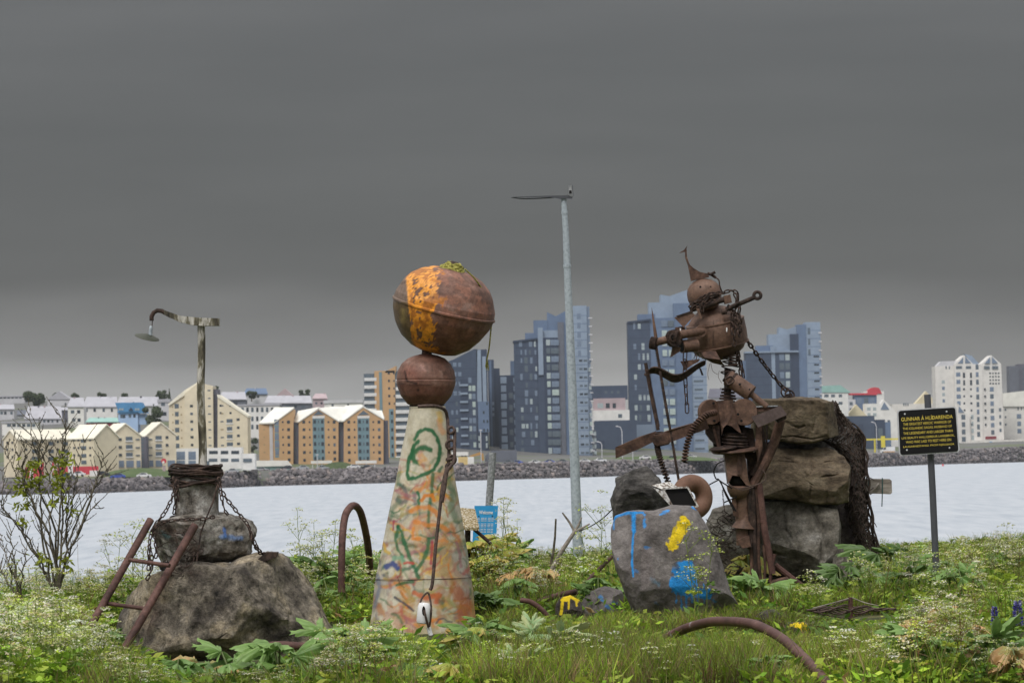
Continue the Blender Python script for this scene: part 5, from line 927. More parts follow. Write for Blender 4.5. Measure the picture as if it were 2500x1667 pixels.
mb = MB(); mb.tube([P(1183, 1430, DWS + .06), P(1190, 1290, DWS + .06), P(1203, 1104, DWS + .06)], 9 * sw, 14); mb.smooth = True; obj('post', mb, GALVD, wsn)
C5 = [(1158.5, 1234), (1216, 1234), (1210, 1344), (1152, 1345)]; mb = MB(); mb.prism([P(x, y, DWS) for x, y in C5], (0, .012, 0)); obj('face', mb, BLUES, wsn)
vx = (P(1216, 1234, DWS) - P(1158.5, 1234, DWS)).normalized(); vy = (P(1158.5, 1234, DWS) - P(1152, 1345, DWS)).normalized(); text('lettering', 'Welcome', 34 * sw, P(1186.5, 1250, DWS), vx, vy, WHITEP, wsn, -.004, 9 * sw, .02)
for y_ in (1264, 1267.5, 1271, 1278, 1281.5, 1285, 1291, 1295, 1298.5):
    for k in range(5):
        xa = 1166 + k * 8.4 - (y_ - 1264) * .06; mb = MB(); mb.prism([P(xa, y_ - .6, DWS - .003), P(xa + 5.5 + (k % 2) * 1.6, y_ - .6, DWS - .003), P(xa + 5.5 + (k % 2) * 1.6, y_ + .5, DWS - .003), P(xa, y_ + .5, DWS - .003)], (0, .002, 0)); obj('print_line', mb, WHITEP, wsn)
for x, y in ((1169, 1260), (1165, 1322), (1202, 1259), (1200, 1322)): mb = MB(); mb.lathe([(1.6 * sw, 0), (1.2 * sw, -.008)], P(x, y, DWS), (0, 1, 0), 8); obj('bolt', mb, VOIDM, wsn)
# mossy table frame
tb = thing('mossy_table', GP(1142, 1390), 'small lichen covered table on rusty struts beside the cone', 'table'); DT = 38.5
mb = MB(); a, b_, c, d = P(1118, 1286, DT - .15), P(1170, 1287, DT - .15), P(1160, 1242, DT + .35), P(1120, 1238, DT + .35); mb.prism([a, b_, c, d], (0, 0, -.03)); obj('top', mb, LICH, tb)
for (x0, y0), (x1, y1), r_ in (((1142, 1288), (1141, 1385), 7), ((1156, 1290), (1212, 1338), 4.5), ((1138, 1316), (1186, 1358), 4.5)):
    mb = MB(); mb.tube([P(x0, y0, DT), P(x1, y1, DT - .05)], r_ * DT / F, 8); mb.smooth = True; obj('strut', mb, RUSTD, tb)
# ------------------------------------------------------------------ hoops, sticks
def hoop(label, px, D, r, mt=RUSTR, name='rusty_hoop', grp='rusty pipe hoops sticking out of the plants', dD=None):
    pts = smoothpath([P(x, y, (D if dD is None else D + dD[i])) for i, (x, y) in enumerate(px)], 7); mb = MB(); mb.tube(pts, r * D / F, 12); mb.smooth = True
    return tag(obj(name, mb, mt, org=pts[0]), label, 'pipe hoop', grp)
hoop('narrow upright rusty pipe hoop between boulder and cone', [(834, 1445), (834, 1380), (836, 1310), (842, 1262), (853, 1240), (866, 1234), (880, 1250), (892, 1295), (900, 1345), (904, 1400)], 36.5, 9, dD=[-.3, -.28, -.22, -.1, 0, .1, .25, .5, .7, .9])
hoop('low rusty pipe arc lying before the boulder foot', [(585, 1618), (605, 1600), (632, 1583), (672, 1575), (735, 1577), (790, 1582)], 29.2, 10.5)
hoop('rusty pipe arc rising over the yellow dripped stone', [(1285, 1485), (1318, 1468), (1366, 1452), (1410, 1444), (1450, 1442), (1480, 1450)], 35.6, 7.5)
hoop('thin bent rusty pipe curving down into the grass right of the cone', [(1270, 1464), (1296, 1469), (1324, 1489), (1348, 1519), (1362, 1552), (1366, 1590)], 33.6, 6.5)
hoop('long rusty pipe arc with paint flakes crossing the near grass', [(1600, 1590), (1617, 1564), (1668, 1536), (1725, 1519), (1768, 1516), (1838, 1523), (1905, 1555), (1960, 1603), (2003, 1648), (2040, 1700)], 29.6, 11.5, RUSTP, dD=[.75, .6, .1, -.5, -.95, -1.6, -2.2, -2.8, -3.3, -3.8])
br = thing('driftwood_branch', GP(1345, 1400), 'grey forked driftwood branch stuck in the flowers beside the lamp post', 'branch'); DB = 41
mb = MB(); mb.tube([P(1335, 1415, DB), P(1368, 1350, DB), P(1403, 1297, DB)], [6 * DB / F, 5.5 * DB / F, 4.5 * DB / F], 8); mb.smooth = True; obj('stem', mb, DRIFT, br)
for e_ in ((1373, 1251), (1420, 1262), (1440, 1278)): mb = MB(); mb.tube([P(1403, 1297, DB), P((1403 + e_[0]) / 2 + 2, (1297 + e_[1]) / 2, DB), P(*e_, DB)], [3.4 * DB / F, 3 * DB / F, 2 * DB / F], 6); mb.smooth = True; obj('fork', mb, DRIFT, br)
tubething('dark_stick', 'thin dark upright stick left of the forked branch', 'stick', [P(x, y, 41.5) for x, y in ((1340, 1400), (1351, 1345), (1355, 1310), (1357, 1266))], .016, .01, BARK, n=7)
tubething('rusty_rod', 'rusty rod leaning from grass toward the painted slab', 'rod', [P(1411, 1445, 36), P(1450, 1402, 36.2), P(1494, 1358, 36.4)], .022, .018, RUSTR, n=8)
tubething('black_cable', 'thin black cable strung from the branch to the dark rock', 'cable', smoothpath([P(1415, 1296, 40), P(1440, 1285, 38.5), P(1470, 1266, 37), P(1500, 1238, 36)]), .006, .006, VOIDM, n=5)
# ------------------------------------------------------------------ painted slab, dark rock, float
def pslab(V):
    p = Paint(V)
    p.stroke([(1500, 1262), (1520, 1254), (1545, 1250), (1570, 1252)], 4, BL, .9, .5, .5); p.stroke([(1547, 1252), (1547, 1295)], 7, BL, .95, .4); p.stroke([(1547, 1290), (1544, 1330), (1543, 1375), (1546, 1406)], 3.4, BL, .95, .4); p.stroke([(1546, 1385), (1556, 1395)], 5, BL, .45, .9, .8)
    p.stroke([(1500, 1262), (1498, 1292)], 3, BL, .8); p.stroke([(1574, 1256), (1573, 1284)], 5, BL, .8, .5, .6); p.stroke([(1612, 1254), (1628, 1246)], 6, BL, .75, .5, .6); p.stroke([(1692, 1238), (1700, 1240)], 5, BL, .95); p.stroke([(1575, 1334), (1587, 1336)], 4, BL, .7, .5, .8); p.stroke([(1508, 1362), (1511, 1368)], 3, BL, .6, .5, .8)
    p.stroke([(1662, 1392), (1676, 1390), (1683, 1412), (1668, 1425), (1655, 1420)], 23, BL, .98, .15, .18); p.stroke([(1655, 1440), (1700, 1442), (1730, 1452)], 13, BL, .9, .3, .6); p.stroke([(1590, 1430 - 20), (1608, 1425)], 6, S(90, 140, 170), .4, .9, .9)
    for x, y in ((1652, 1470), (1664, 1490), (1676, 1485), (1690, 1470), (1704, 1478), (1720, 1470)): p.stroke([(x - 2, 1425), (x, y)], 3.2, BL, .8, .5, .7)
    p.stroke([(1738, 1462), (1748, 1468)], 5, BL, .6, .8, .9); p.stroke([(1600, 1470), (1606, 1474)], 5, S(80, 110, 150), .5, .8, .9)
    p.stroke([(1671, 1275), (1660, 1295), (1648, 1320), (1642, 1332)], 15, YE, .97, .2, .45); p.stroke([(1674, 1268), (1684, 1280)], 4.5, YE, .9, .4, .5)
    p.lay(np.where((p.x > 1565) & (p.x < 1598) & (p.y > 1335) & (p.n2 > -.3), .35, 0), S(128, 118, 118)); return p.c
rock('painted_slab', 'broad grey slab with blue paint drips and a yellow patch', 'stone slab', [(1500, 1259), (1534, 1247), (1595, 1248), (1642, 1235), (1689, 1235), (1704, 1246), (1726, 1281), (1747, 1331), (1765, 1389), (1783, 1447), (1800, 1478), (1790, 1540), (1693, 1545), (1580, 1545), (1556, 1511), (1534, 1462), (1505, 1389), (1491, 1335), (1489, 1288)], 34.5, .75, SMOOTHST, pslab, seed=21, amp=.03, freq=3, facets=8, cut=(.78, .94), boxy=4, nphi=260, nrho=220, ridge=.3)
rock('dark_rock', 'black pitted rock standing behind the painted slab', 'rock', [(1501, 1167), (1540, 1150), (1579, 1137), (1608, 1167), (1633, 1228), (1640, 1290), (1500, 1290), (1495, 1218), (1505, 1186)], 35.9, .7, DARKST, seed=6, amp=.035, freq=5, facets=10, cut=(.7, .92), boxy=3.5)
TF = thing('ring_float', P(1690, 1275, 36.4), 'fat tan iron ring float with a small hole behind the slab', 'float')
mb = MB(); mb.torus(P(1690, 1213, 36.4), 34 * 36.4 / F, 21.5 * 36.4 / F, Matrix.Rotation(R(30), 3, 'Z') @ Matrix.Rotation(R(86), 3, 'X'), 48, 28); mb.smooth = 'all'; obj('body', mb, TORUS, TF)
pbx = thing('broken_frame', P(1650, 1236, 35), 'peeling white metal frame box wedged on top of the slab', 'metal frame'); DF_ = 34.9
mb = MB(); a, b_, c, d = P(1590, 1184, DF_), P(1634, 1175, DF_ + .15), P(1655, 1190, DF_ + .12), P(1648, 1238, DF_ - .05); mb.prism([P(1590, 1184, DF_), P(1634, 1175, DF_ + .2), P(1660, 1192, DF_ + .2), P(1622, 1196, DF_)], (0, 0, -.012)); mb.prism([P(1590, 1184, DF_), P(1622, 1196, DF_), P(1646, 1238, DF_), P(1640, 1238, DF_)], (0, .02, 0)); obj('bent_plate', mb, PEEL, pbx)
fr = [(1618, 1192), (1679, 1189), (1704, 1236), (1643, 1237)]; 
for i in range(4):
    mb = MB(); a, b_ = fr[i], fr[(i + 1) % 4]; mb.tube([P(*a, DF_), P(*b_, DF_)], 2.8 * DF_ / F, 4); obj('frame_bar', mb, PEEL, pbx)
mb = MB(); mb.prism([P(x, y, DF_ + .02) for x, y in fr], (0, .25, 0)); obj('inside_shade_fill', mb, VOIDM, pbx)  # black slab stands in for the shade inside the frame
def yp1(V): p = Paint(V); p.stroke([(1374, 1464), (1395, 1456), (1412, 1464)], 6, YE, .95, .3, .4); p.stroke([(1374, 1464), (1370, 1498)], 4.5, YE, .9); p.stroke([(1390, 1462), (1388, 1485)], 3, YE, .8); p.stroke([(1406, 1464), (1408, 1478)], 3, YE, .8); return p.c
def dark_paint(n_): return mat(n_, [(0, (.02, .017, .015)), (.5, (.06, .05, .045)), (1, (.12, .10, .09))], 7, .9, 0, .7, 30, .02, attr=True)
DKP_ = dark_paint('dark_painted_rock')
rock('small_stone', 'small dark stone with yellow drips under the rusty arc', 'stone', [(1357, 1500), (1358, 1474), (1368, 1457), (1393, 1453), (1416, 1466), (1424, 1500), (1410, 1520), (1365, 1520)], 34.6, .3, DKP_, yp1, seed=31, amp=.015, freq=8, nphi=70, nrho=44)
def bp1(V): p = Paint(V); [p.stroke([(x, y), (x + 5, y + 3)], 5, BL, .6, .9, .9) for x, y in ((1465, 1455), (1470, 1465), (1498, 1470), (1480, 1478))]; return p.c
rock('small_stone', 'low mauve grey stone with blue spots left of the painted slab', 'stone', [(1412, 1480), (1438, 1446), (1476, 1431), (1518, 1441), (1530, 1480), (1530, 1515), (1415, 1515)], 35.4, .5, SMOOTHST, bp1, seed=32, amp=.02, freq=6, nphi=70, nrho=44)
def yp2(V): p = Paint(V); p.stroke([(1945, 1524), (1970, 1533), (1978, 1538)], 9, YE, .95, .3, .5); p.stroke([(1930, 1524), (1950, 1528)], 3, YE, .8, .3, .9); return p.c
rock('small_stone', 'dark stone with a bright yellow smear behind the long pipe arc', 'stone', [(1902, 1548), (1921, 1519), (1964, 1518), (1988, 1530), (1990, 1560), (1905, 1572)], 32.2, .3, DKP_, yp2, seed=33, amp=.015, freq=8, nphi=70, nrho=44)
rock('small_stone', 'dark brown plain stone left of the yellow smeared stone', 'stone', [(1838, 1520), (1855, 1494), (1892, 1489), (1912, 1506), (1908, 1535), (1842, 1535)], 33, .3, DKP_, seed=34, amp=.02, freq=8, nphi=50, nrho=30)
rock('small_stone', 'brown stone half sunk in grass near the grey ball', 'stone', [(2088, 1600), (2096, 1582), (2112, 1582), (2122, 1600), (2118, 1618), (2090, 1618)], 29.5, .25, REDST, seed=35, amp=.02, freq=8, nphi=40, nrho=24)
rock('small_stone', 'pinkish stone among the withered leaves at lower right', 'stone', [(2285, 1572), (2305, 1556), (2335, 1560), (2346, 1585), (2330, 1605), (2290, 1605)], 29.6, .3, mat('pink_stone', [(0, (.16, .10, .07)), (1, (.36, .26, .20))], 8, .9, 0, .5), seed=36, amp=.02, freq=8, nphi=50, nrho=30)
rock('small_stone', 'dark stone in the grass inside the long pipe arc', 'stone', [(1976, 1648), (1990, 1628), (2016, 1632), (2024, 1655), (2000, 1668)], 29.3, .25, DKP_, seed=37, amp=.02, freq=8, nphi=40, nrho=24)
gb = thing('ball_float', P(2145, 1570, 31), 'small grey violet ball float sitting in the grass', 'float'); mb = MB(); mb.sphere(P(2143, 1553, 31), (12 * 31 / F,) * 3, 20, 12); mb.smooth = True; obj('ball', mb, mat('grey_violet_plastic', S(112, 108, 140), 6, .4, 0, .05), gb); mb = MB(); mb.torus(P(2143, 1553, 31), 12.1 * 31 / F, 1.4 * 31 / F, Matrix.Rotation(R(75), 3, 'Y') @ Matrix.Rotation(R(20), 3, 'X'), 24, 6); obj('seam_band', mb, DKST, gb)
mb = MB(); mb.tube([P(2157, 1552, 31), P(2160, 1590, 31)], 5 * 31 / F, 10); obj('stem', mb, GALVD, gb)
# ------------------------------------------------------------------ stacked stones, net, beam
R1 = lambda pts: [(x / 2.85 + 1740, y / 2.85 + 900) for x, y in pts]
rock('stack_stone', 'brown flat topped sandstone block, topmost of the stone pile', 'stone block', [(1838, 976), (1905, 972), (1993, 974), (2029, 984), (2038, 1016), (2049, 1040), (2048, 1062), (1986, 1079), (1950, 1083), (1898, 1076), (1838, 1070)], 42, 1.2, SAND, cracks=[([(1894.4, 1068.4), (1936.5, 1064.9), (1982.1, 1071.9), (2017.2, 1064.9)], 3, 0.025), ([(1920, 1030), (1938, 1041), (1950.5, 1043.9), (1964, 1040)], 3, 0.018), ([(1985, 985), (1992.6, 1015.8), (1986, 1050)], 6, 0.018)], seed=41, amp=.035, freq=3.2, facets=11, cut=(.72, .95), boxy=4.5, nphi=190, nrho=110, ridge=.6)
rock('stack_stone', 'brown cracked sandstone block, middle one of the stone pile', 'stone block', [(1830, 1108), (1873, 1096), (1950, 1098), (2017, 1092), (2056, 1112), (2071, 1142), (2066, 1223), (2042, 1229), (1986, 1231), (1933, 1222), (1880, 1217), (1830, 1210)], 42, 1.3, SAND, cracks=[([(1915.4, 1117.5), (1947.0, 1131.6), (1964.6, 1152.6), (1982.1, 1180.7), (1978.6, 1215.8)], 6, 0.028), ([(1982.1, 1124.6), (1985.6, 1145.6), (1978.6, 1159.6)], 5, 0.028), ([(2010.2, 1163.2), (2031.2, 1161.4), (2045.3, 1159.6)], 4, 0.028), ([(2013.7, 1128.1), (2038.2, 1124.6), (2062.8, 1121.1)], 3, 0.022), ([(2020.7, 1166.7), (2020.7, 1226.3)], 4, 0.02), ([(1894.4, 1124.6), (1936.5, 1128.1)], 3, 0.03)], seed=42, amp=.04, freq=3.2, facets=12, cut=(.7, .94), boxy=4.5, nphi=190, nrho=110, ridge=.6)
rock('stack_stone', 'grey olive boulder block, bottom one of the stone pile', 'stone block', [(1820, 1224), (1936, 1224), (1982, 1231), (2042, 1235), (2049, 1286), (2046, 1353), (2039, 1384), (2014, 1408), (1950, 1412), (1880, 1405), (1820, 1390)], 42, 1.3, GREYST, cracks=[([(1982.1, 1236.8), (1999.6, 1278.9), (2010.2, 1321.1), (2006.7, 1366.7)], 9, 0.05), ([(1915.4, 1257.9), (1918.9, 1293.0), (1936.5, 1321.1)], 5, 0.03), ([(1887.4, 1349.1), (1915.4, 1356.1)], 4, 0.03)], seed=43, amp=.04, freq=3, facets=11, cut=(.68, .93), boxy=4.2, nphi=190, nrho=110)
rock('wedge_stone', 'thin dark wedge stone between top and middle blocks', 'stone', [(1860, 1078), (1950, 1072), (2010, 1078), (2030, 1092), (2000, 1106), (1880, 1106)], 42.3, .9, DARKST, seed=44, amp=.03, nphi=60, nrho=36)
rock('wedge_stone', 'thin dark wedge stone between middle and bottom blocks', 'stone', [(1850, 1205), (2050, 1215), (2052, 1240), (1850, 1236)], 42.3, .9, DARKST, seed=45, amp=.02, nphi=60, nrho=36)
rock('foot_stone', 'small grey angular rock leaning at the pile foot beside the net', 'rock', [(2010, 1418), (2031, 1380), (2048, 1334), (2066, 1345), (2091, 1380), (2099, 1410), (2080, 1430), (2020, 1432)], 41.4, .5, GREYST, seed=46, amp=.03, freq=5, facets=8, boxy=3)
rock('back_slab', 'tall reddish grey slab standing behind the pile under the net', 'stone slab', [(2030, 1230), (2075, 1225), (2082, 1290), (2098, 1330), (2120, 1420), (2060, 1440), (2030, 1380)], 42.7, .6, REDST, seed=47, amp=.03, facets=6, boxy=3.6)
rock('net_boulder', 'dark boulder column hidden inside the draped fishing net', 'boulder', [(2000, 990), (2040, 1003), (2075, 1030), (2098, 1068), (2103, 1120), (2106, 1190), (2110, 1290), (2118, 1400), (2050, 1420), (2000, 1200)], 43.0, .8, DARKST, seed=48, amp=.05, facets=6, boxy=3)
rock('leg_stone', 'grey rough stone behind the warrior legs left of the pile', 'stone', [(1728, 1280), (1742, 1246), (1794, 1231), (1845, 1228), (1860, 1420), (1735, 1420)], 42.0, .8, GREYST, seed=49, amp=.04, facets=8, boxy=3.4)
# net: knotted diamond mesh draped over the boulder column
ncol, nrow_ = 22, 62
Lx = [(975, 2034), (1010, 2040), (1060, 2050), (1085, 2000), (1100, 2038), (1130, 2062), (1160, 2072), (1230, 2066), (1290, 2076), (1340, 2092), (1400, 2118), (1440, 2140)]
Rx = [(995, 2044), (1010, 2065), (1050, 2096), (1110, 2108), (1165, 2109), (1260, 2119), (1320, 2130), (1370, 2146), (1400, 2154), (1440, 2160)]
DN = 42.35; rn = np.random.default_rng(8)
def netpt(i, j):
    t = j / (nrow_ - 1); s_ = i / (ncol - 1); y = 992 + t * 440
    xl = np.interp(y, [a for a, b in Lx], [b for a, b in Lx]); xr = np.interp(y, [a for a, b in Rx], [b for a, b in Rx])
    ca = math.cos(math.pi * (1 - s_)) * .5 + .5
    yo = (1 - math.sin(math.pi * s_ * .5)) * -14 + (s_ > .5) * 16 * (s_ - .5) * max(0, 1 - t * 6) * 4
    q = P(xl + (xr - xl) * ca, y + yo, DN); q.y += .32 * (1 - math.sin(math.pi * s_)) ** 1.3 - .1
    return q + Vector(rn.normal(0, .009, 3))
NP_ = [[netpt(i + (.5 if j % 2 else 0), j) for i in range(ncol - 1)] for j in range(nrow_)]
net = thing('fishing_net', P(2100, 1420, DN), 'dark brown knotted fishing net draped over the back of the stone pile', 'fishing net')
mb = MB()
for j in range(nrow_ - 1):
    for i in range(ncol - 1):
        a = NP_[j][i]
        for k in ((0, -1) if j % 2 == 0 else (0, 1)):
            if 0 <= i + k < ncol - 1: mb.tube([a, NP_[j + 1][i + k]], .0062, 4, cap=False)
mb2 = MB(); 
for j in range(0, nrow_):
    for i in range(ncol - 1): mb2.sphere(NP_[j][i], .011, 5, 3)
tag(obj('mesh', mb, NETM, net), kind='stuff'); tag(obj('knots', mb2, NETM, net), kind='stuff')
mb = MB()
for k in range(5):
    pts = [netpt(ncol - 1.2 - k * .4, j) + Vector((.015 * k, 0, 0)) for j in range(0, nrow_, 2)]; mb.tube(smoothpath(pts, 2), .011, 5)
obj('edge_rope', mb, NETM, net)
mb = MB(); 
for k in range(60):
    j = rn.integers(20, nrow_); p0 = netpt(rn.uniform(6, ncol - 2), j); q_ = p0 + Vector(rn.normal(0, .05, 3)) + Vector((0, -.03, -.09)); mb.tube(smoothpath([p0, (p0 + q_) / 2 + Vector(rn.normal(0, .02, 3)), q_], 3), .005, 4)
tag(obj('loose_twine', mb, NETM, net), kind='stuff')
# beam
DB2 = 42.9; bm_ = thing('timber_beam', P(2110, 1205, DB2), 'weathered grey timber beam poking out past the net', 'timber beam')
mb = MB(); mb.prism([P(2090, 1168, DB2 - .1), P(2172, 1169, DB2 - .1), P(2177, 1173, DB2 - .1), P(2178, 1202, DB2 - .1), P(2174, 1206, DB2 - .1), P(2090, 1203, DB2 - .1)], (0, .22, 0)); obj('timber', mb, DRIFT, bm_)
CORDM = mat('teal_cord', (.03, .09, .09), 10, .7)
for x, y in ((2120, 1231), (2153, 1236)): mb = MB(); mb.tube([P(x + 1, 1166, DB2 - .11), P(x + 1, 1206, DB2 - .11), P(x + 3 * (x < 2130), y, DB2 - .1)], .006, 5); obj('cord', mb, CORDM, bm_)
mb = MB(); mb.tube([P(2124, 1206, DB2 - .12), P(2140, 1188, DB2 - .13), P(2146, 1180, DB2 - .12)], .012, 6); obj('rope_strand', mb, DRIFT, bm_)
# ------------------------------------------------------------------ welded warrior figure
DWR = 41.0; sW = DWR / F
def W(x, y, d=0): return P(x, y, DWR + d)
wa = thing('warrior_sculpture', GP(1815, 1405), 'tall rusty warrior figure welded from scrap iron before the stone pile', 'sculpture')
def wo(name, mb, mt=RUST, smooth=True): mb.smooth = smooth; return obj(name, mb, mt, wa)
def plate(name, pts, d=0, th=.02, mt=RUST): mb = MB(); mb.prism([W(x, y, d) for x, y in pts], (0, th, 0)); return wo(name, mb, mt, False)
def pipe(name, pts, r, d=0, mt=RUST, n=10, path=False):
    q = [W(p[0], p[1], (p[2] if len(p) > 2 else d)) for p in pts]; q = smoothpath(q, 6) if path else q; mb = MB(); mb.tube(q, r * sW, n); return wo(name, mb, mt)
def wl(name, prof, x, y, axis, d=0, mt=RUST, n=36, sx=1): mb = MB(); mb.lathe([(a * sW, b * sW) for a, b in prof], W(x, y, d), axis, n, sx=sx); return wo(name, mb, mt)
# head and hat
axh = Vector((-.10, -.1, 1)); wl('head', [(22, -40), (31, -34), (37, -24), (40.5, -14), (41.5, -12), (42, 2), (39.5, 14), (33, 24), (22, 32), (10, 36), (.5, 37)], 1719, 717, axh, 0, BROWN)
mb = MB(); mb.lathe([(2.6 * sW, 0), (.5 * sW, .003)], W(1708, 702) - Vector((0, 37.8 * sW, 0)), (0, -1, 0), 12); wo('eye_hole', mb, VOIDM)
plate('weld_crack', [(1733, 699), (1736, 698), (1738, 708), (1741, 714), (1738, 715), (1735, 708)], -.155, .01, VOIDM)
mb = MB(); fin = [(1687, 686), (1712, 681), (1732, 676), (1728, 668), (1709, 664), (1694, 655), (1684, 646), (1678, 630), (1676, 613), (1673, 613), (1673, 628), (1680, 648), (1684, 668)]; mb.prism([W(x, y, -.05) for x, y in fin], (0, .07, 0)); wo('hat_fin', mb, RUST, False)
plate('fin_tip', [(1657, 618), (1669, 611), (1678.5, 599), (1676, 608), (1677, 614), (1671, 615)], -.04, .04)
pipe('hinge_pin', [(1727, 667), (1738, 671), (1748, 678)], 3.6, 0, RUSTD); pipe('hinge_pin', [(1733, 671), (1746, 664)], 3.5, -.03, RUSTD)
pipe('hat_wire', [(1748, 678), (1755, 684), (1757, 697), (1761, 708), (1765, 716)], 1.7, -.03, RUSTD, 6, True)
# shoulders, neck chain bundles
LW = linkmesh(.070, .044, .0075, RUSTD); LW2 = linkmesh(.088, .05, .008, RUSTD); LB = linkmesh(.125, .05, .0062, RUSTD)
for pa in ([(1683, 750), (1705, 740), (1730, 727), (1755, 720), (1772, 712)], [(1686, 744), (1712, 728), (1738, 717), (1760, 716), (1775, 714)], [(1690, 752), (1716, 742), (1736, 736), (1758, 724)], [(1715, 748), (1718, 740), (1732, 722), (1745, 715)], [(1770, 714), (1782, 709), (1797, 712), (1802, 724), (1796, 736)]): chain_links([W(x, y, -.20 + .012 * i) for i, (x, y) in enumerate(pa)], .066, LW, wa, .25)
for pa in ([(1795, 716), (1799, 738), (1790, 760), (1788, 790), (1792, 820), (1794, 856)], [(1800, 722), (1804, 750), (1806, 780), (1807, 812)], [(1790, 750), (1797, 780), (1802, 800), (1806, 834)], [(1778, 746), (1788, 762), (1800, 780)]): chain_links([W(x, y, -.22) for x, y in pa], .085, LW2, wa, .3)
for pa in ([(1803, 858), (1806, 890), (1808, 915), (1812, 932)], [(1799, 850), (1800, 880), (1803, 905)], [(1807, 880), (1814, 905), (1814, 930)]): chain_links([W(x, y, -.02) for x, y in pa], .085, LW2, wa, .2)
pipe('shoulder_bar', [(1684, 756), (1720, 748), (1750, 736), (1783, 727)], 7, -.16, RUSTD)
mb = MB(); mb.prism([W(1767, 722, -.25), W(1783, 719, -.25), W(1787, 738, -.25), W(1770, 742, -.25)], (0, .14, 0)); wo('shoulder_block', mb, BROWN, False)
pipe('eye_bolt', [(1772, 756), (1800, 744), (1828, 732), (1842, 726)], [7, 5.5, 5, 5.5] and 5.6, -.2, RUSTD)
mb = MB(); mb.torus(W(1849, 721, -.2), 8.5 * sW, 4.2 * sW, Matrix.Rotation(R(80), 3, 'X') @ Matrix.Rotation(R(0), 3, 'Z'), 22, 8); wo('eye_ring', mb, RUSTD)
pipe('bolt_head', [(1761, 762), (1774, 760)], 7, -.22, RUSTD); pipe('cross_bolt', [(1780, 752), (1806, 738)], 4.5, -.24, RUSTD)
plate('collar_bracket', [(1699, 752), (1707, 753), (1714, 777), (1710, 779)], -.27, .02, BROWN); pipe('collar_hook', [(1708, 740), (1710, 758), (1717, 762), (1718, 748)], 2.2, -.26, RUSTD, 6)
# chest
axc = Vector((-.17, -.14, 1)); pr = [(16, 66), (34, 60), (52, 47), (64, 33), (67, 27), (70, 27), (72.5, 22), (73.5, -2), (72.5, -28), (70, -33), (67, -33), (58, -47), (40, -60), (22, -66)]
wl('chest', [(a, b) for a, b in pr[::-1]], 1750, 812, axc, .12, BROWN, 12 if False else 40)
wl('chest_band', [(71, -33), (75, -32.4), (75, -30), (71, -29)][::1], 1750, 812, axc, .12, BROWN, 40); wl('chest_band', [(68, 25), (73.5, 25.6), (73.5, 28), (68, 29)], 1750, 812, axc, .12, BROWN, 40)
plate('panel_seam', [(1741, 783), (1742, 783), (1741, 850), (1740, 850)], -.193, .004, RUSTD); plate('panel_seam', [(1782, 772), (1783, 772), (1786, 842), (1785, 842)], -.172, .004, RUSTD)
plate('paint_fleck', [(1773, 800), (1775, 799), (1776, 803), (1775, 811), (1772.5, 807)], -.186, .003, WHITEP)
# arm with gears
def gear(name, x, y, d, axis, r, w_, teeth=34):
    o_ = W(x, y, d); a = Vector(axis).normalized(); mb = MB(); mb.lathe([(r * .55 * sW, -w_ * .5 * sW), (r * .93 * sW, -w_ * .5 * sW), (r * .93 * sW, w_ * .5 * sW), (r * .55 * sW, w_ * .5 * sW)], o_, a, 30); u = a.cross(Vector((0, 1, 0.01))).normalized(); v_ = a.cross(u)
    for i in range(teeth):
        t = 2 * math.pi * i / teeth; c = o_ + (u * math.cos(t) + v_ * math.sin(t)) * r * sW; M_ = Matrix((u * math.cos(t) + v_ * math.sin(t), -u * math.sin(t) + v_ * math.cos(t), a)).transposed().to_4x4(); M_.translation = c
        mb.box((-.09 * r * sW, -.055 * r * sW, -w_ * .5 * sW), (.06 * r * sW, .055 * r * sW, w_ * .5 * sW), M_)
    return wo(name, mb, RUSTD, False)
pipe('arm_tube', [(1715, 808, -.2), (1658, 818, -.36)], 10.5, 0, BROWN, 16); pipe('arm_tube', [(1640, 826, -.36), (1600, 836, -.4)], 9.5, 0, BROWN, 16)
mb = MB(); mb.lathe([(14 * sW, 0), (14 * sW, .03)], W(1709, 809, -.215), (.35, -1, 0), 20); wo('arm_flange', mb, BROWN)
gear('gear', 1645, 826, -.37, (.5, -.86, .05), 20, 14); gear('gear', 1596, 838, -.41, (1, -.35, -.22), 14.5, 15, 28); gear('gear', 1652, 824, -.36, (1, -.3, -.2), 17, 8, 28)
mb = MB(); axg = Vector((.5, -.86, .05)).normalized(); cg = W(1637, 826, -.37) + axg * .05
mb.torus(cg, 9 * sW, 2.5 * sW, Vector((0, 0, 1)).rotation_difference(axg).to_matrix(), 24, 8); wo('hub_ring', mb, RUSTD); mb = MB(); mb.lathe([(5 * sW, 0), (4 * sW, .01)], cg, axg, 16); wo('hub_hole', mb, VOIDM)
pipe('lower_tube', [(1700, 842, -.22), (1664, 846, -.3)], 16, 0, BROWN, 20); pipe('tube_mouth', [(1664, 846, -.3), (1662.5, 846.3, -.303)], 13, 0, VOIDM, 18)
plate('blade', [(1646, 775), (1690, 762), (1697, 769), (1669, 799)], -.2, .015, BROWN); plate('blade_edge', [(1650, 771), (1690, 758), (1692, 762), (1655, 773)], -.21, .05, RUSTD); plate('blade', [(1648, 799), (1671, 796), (1676, 810), (1650, 812)], -.15, .015); plate('blade', [(1642, 842), (1662, 848), (1660, 858), (1636, 873)], -.33, .015, BROWN); plate('paint_fleck', [(1659.5, 801), (1662.5, 801), (1662.5, 810), (1660, 810)], -.19, .003, WHITEP)
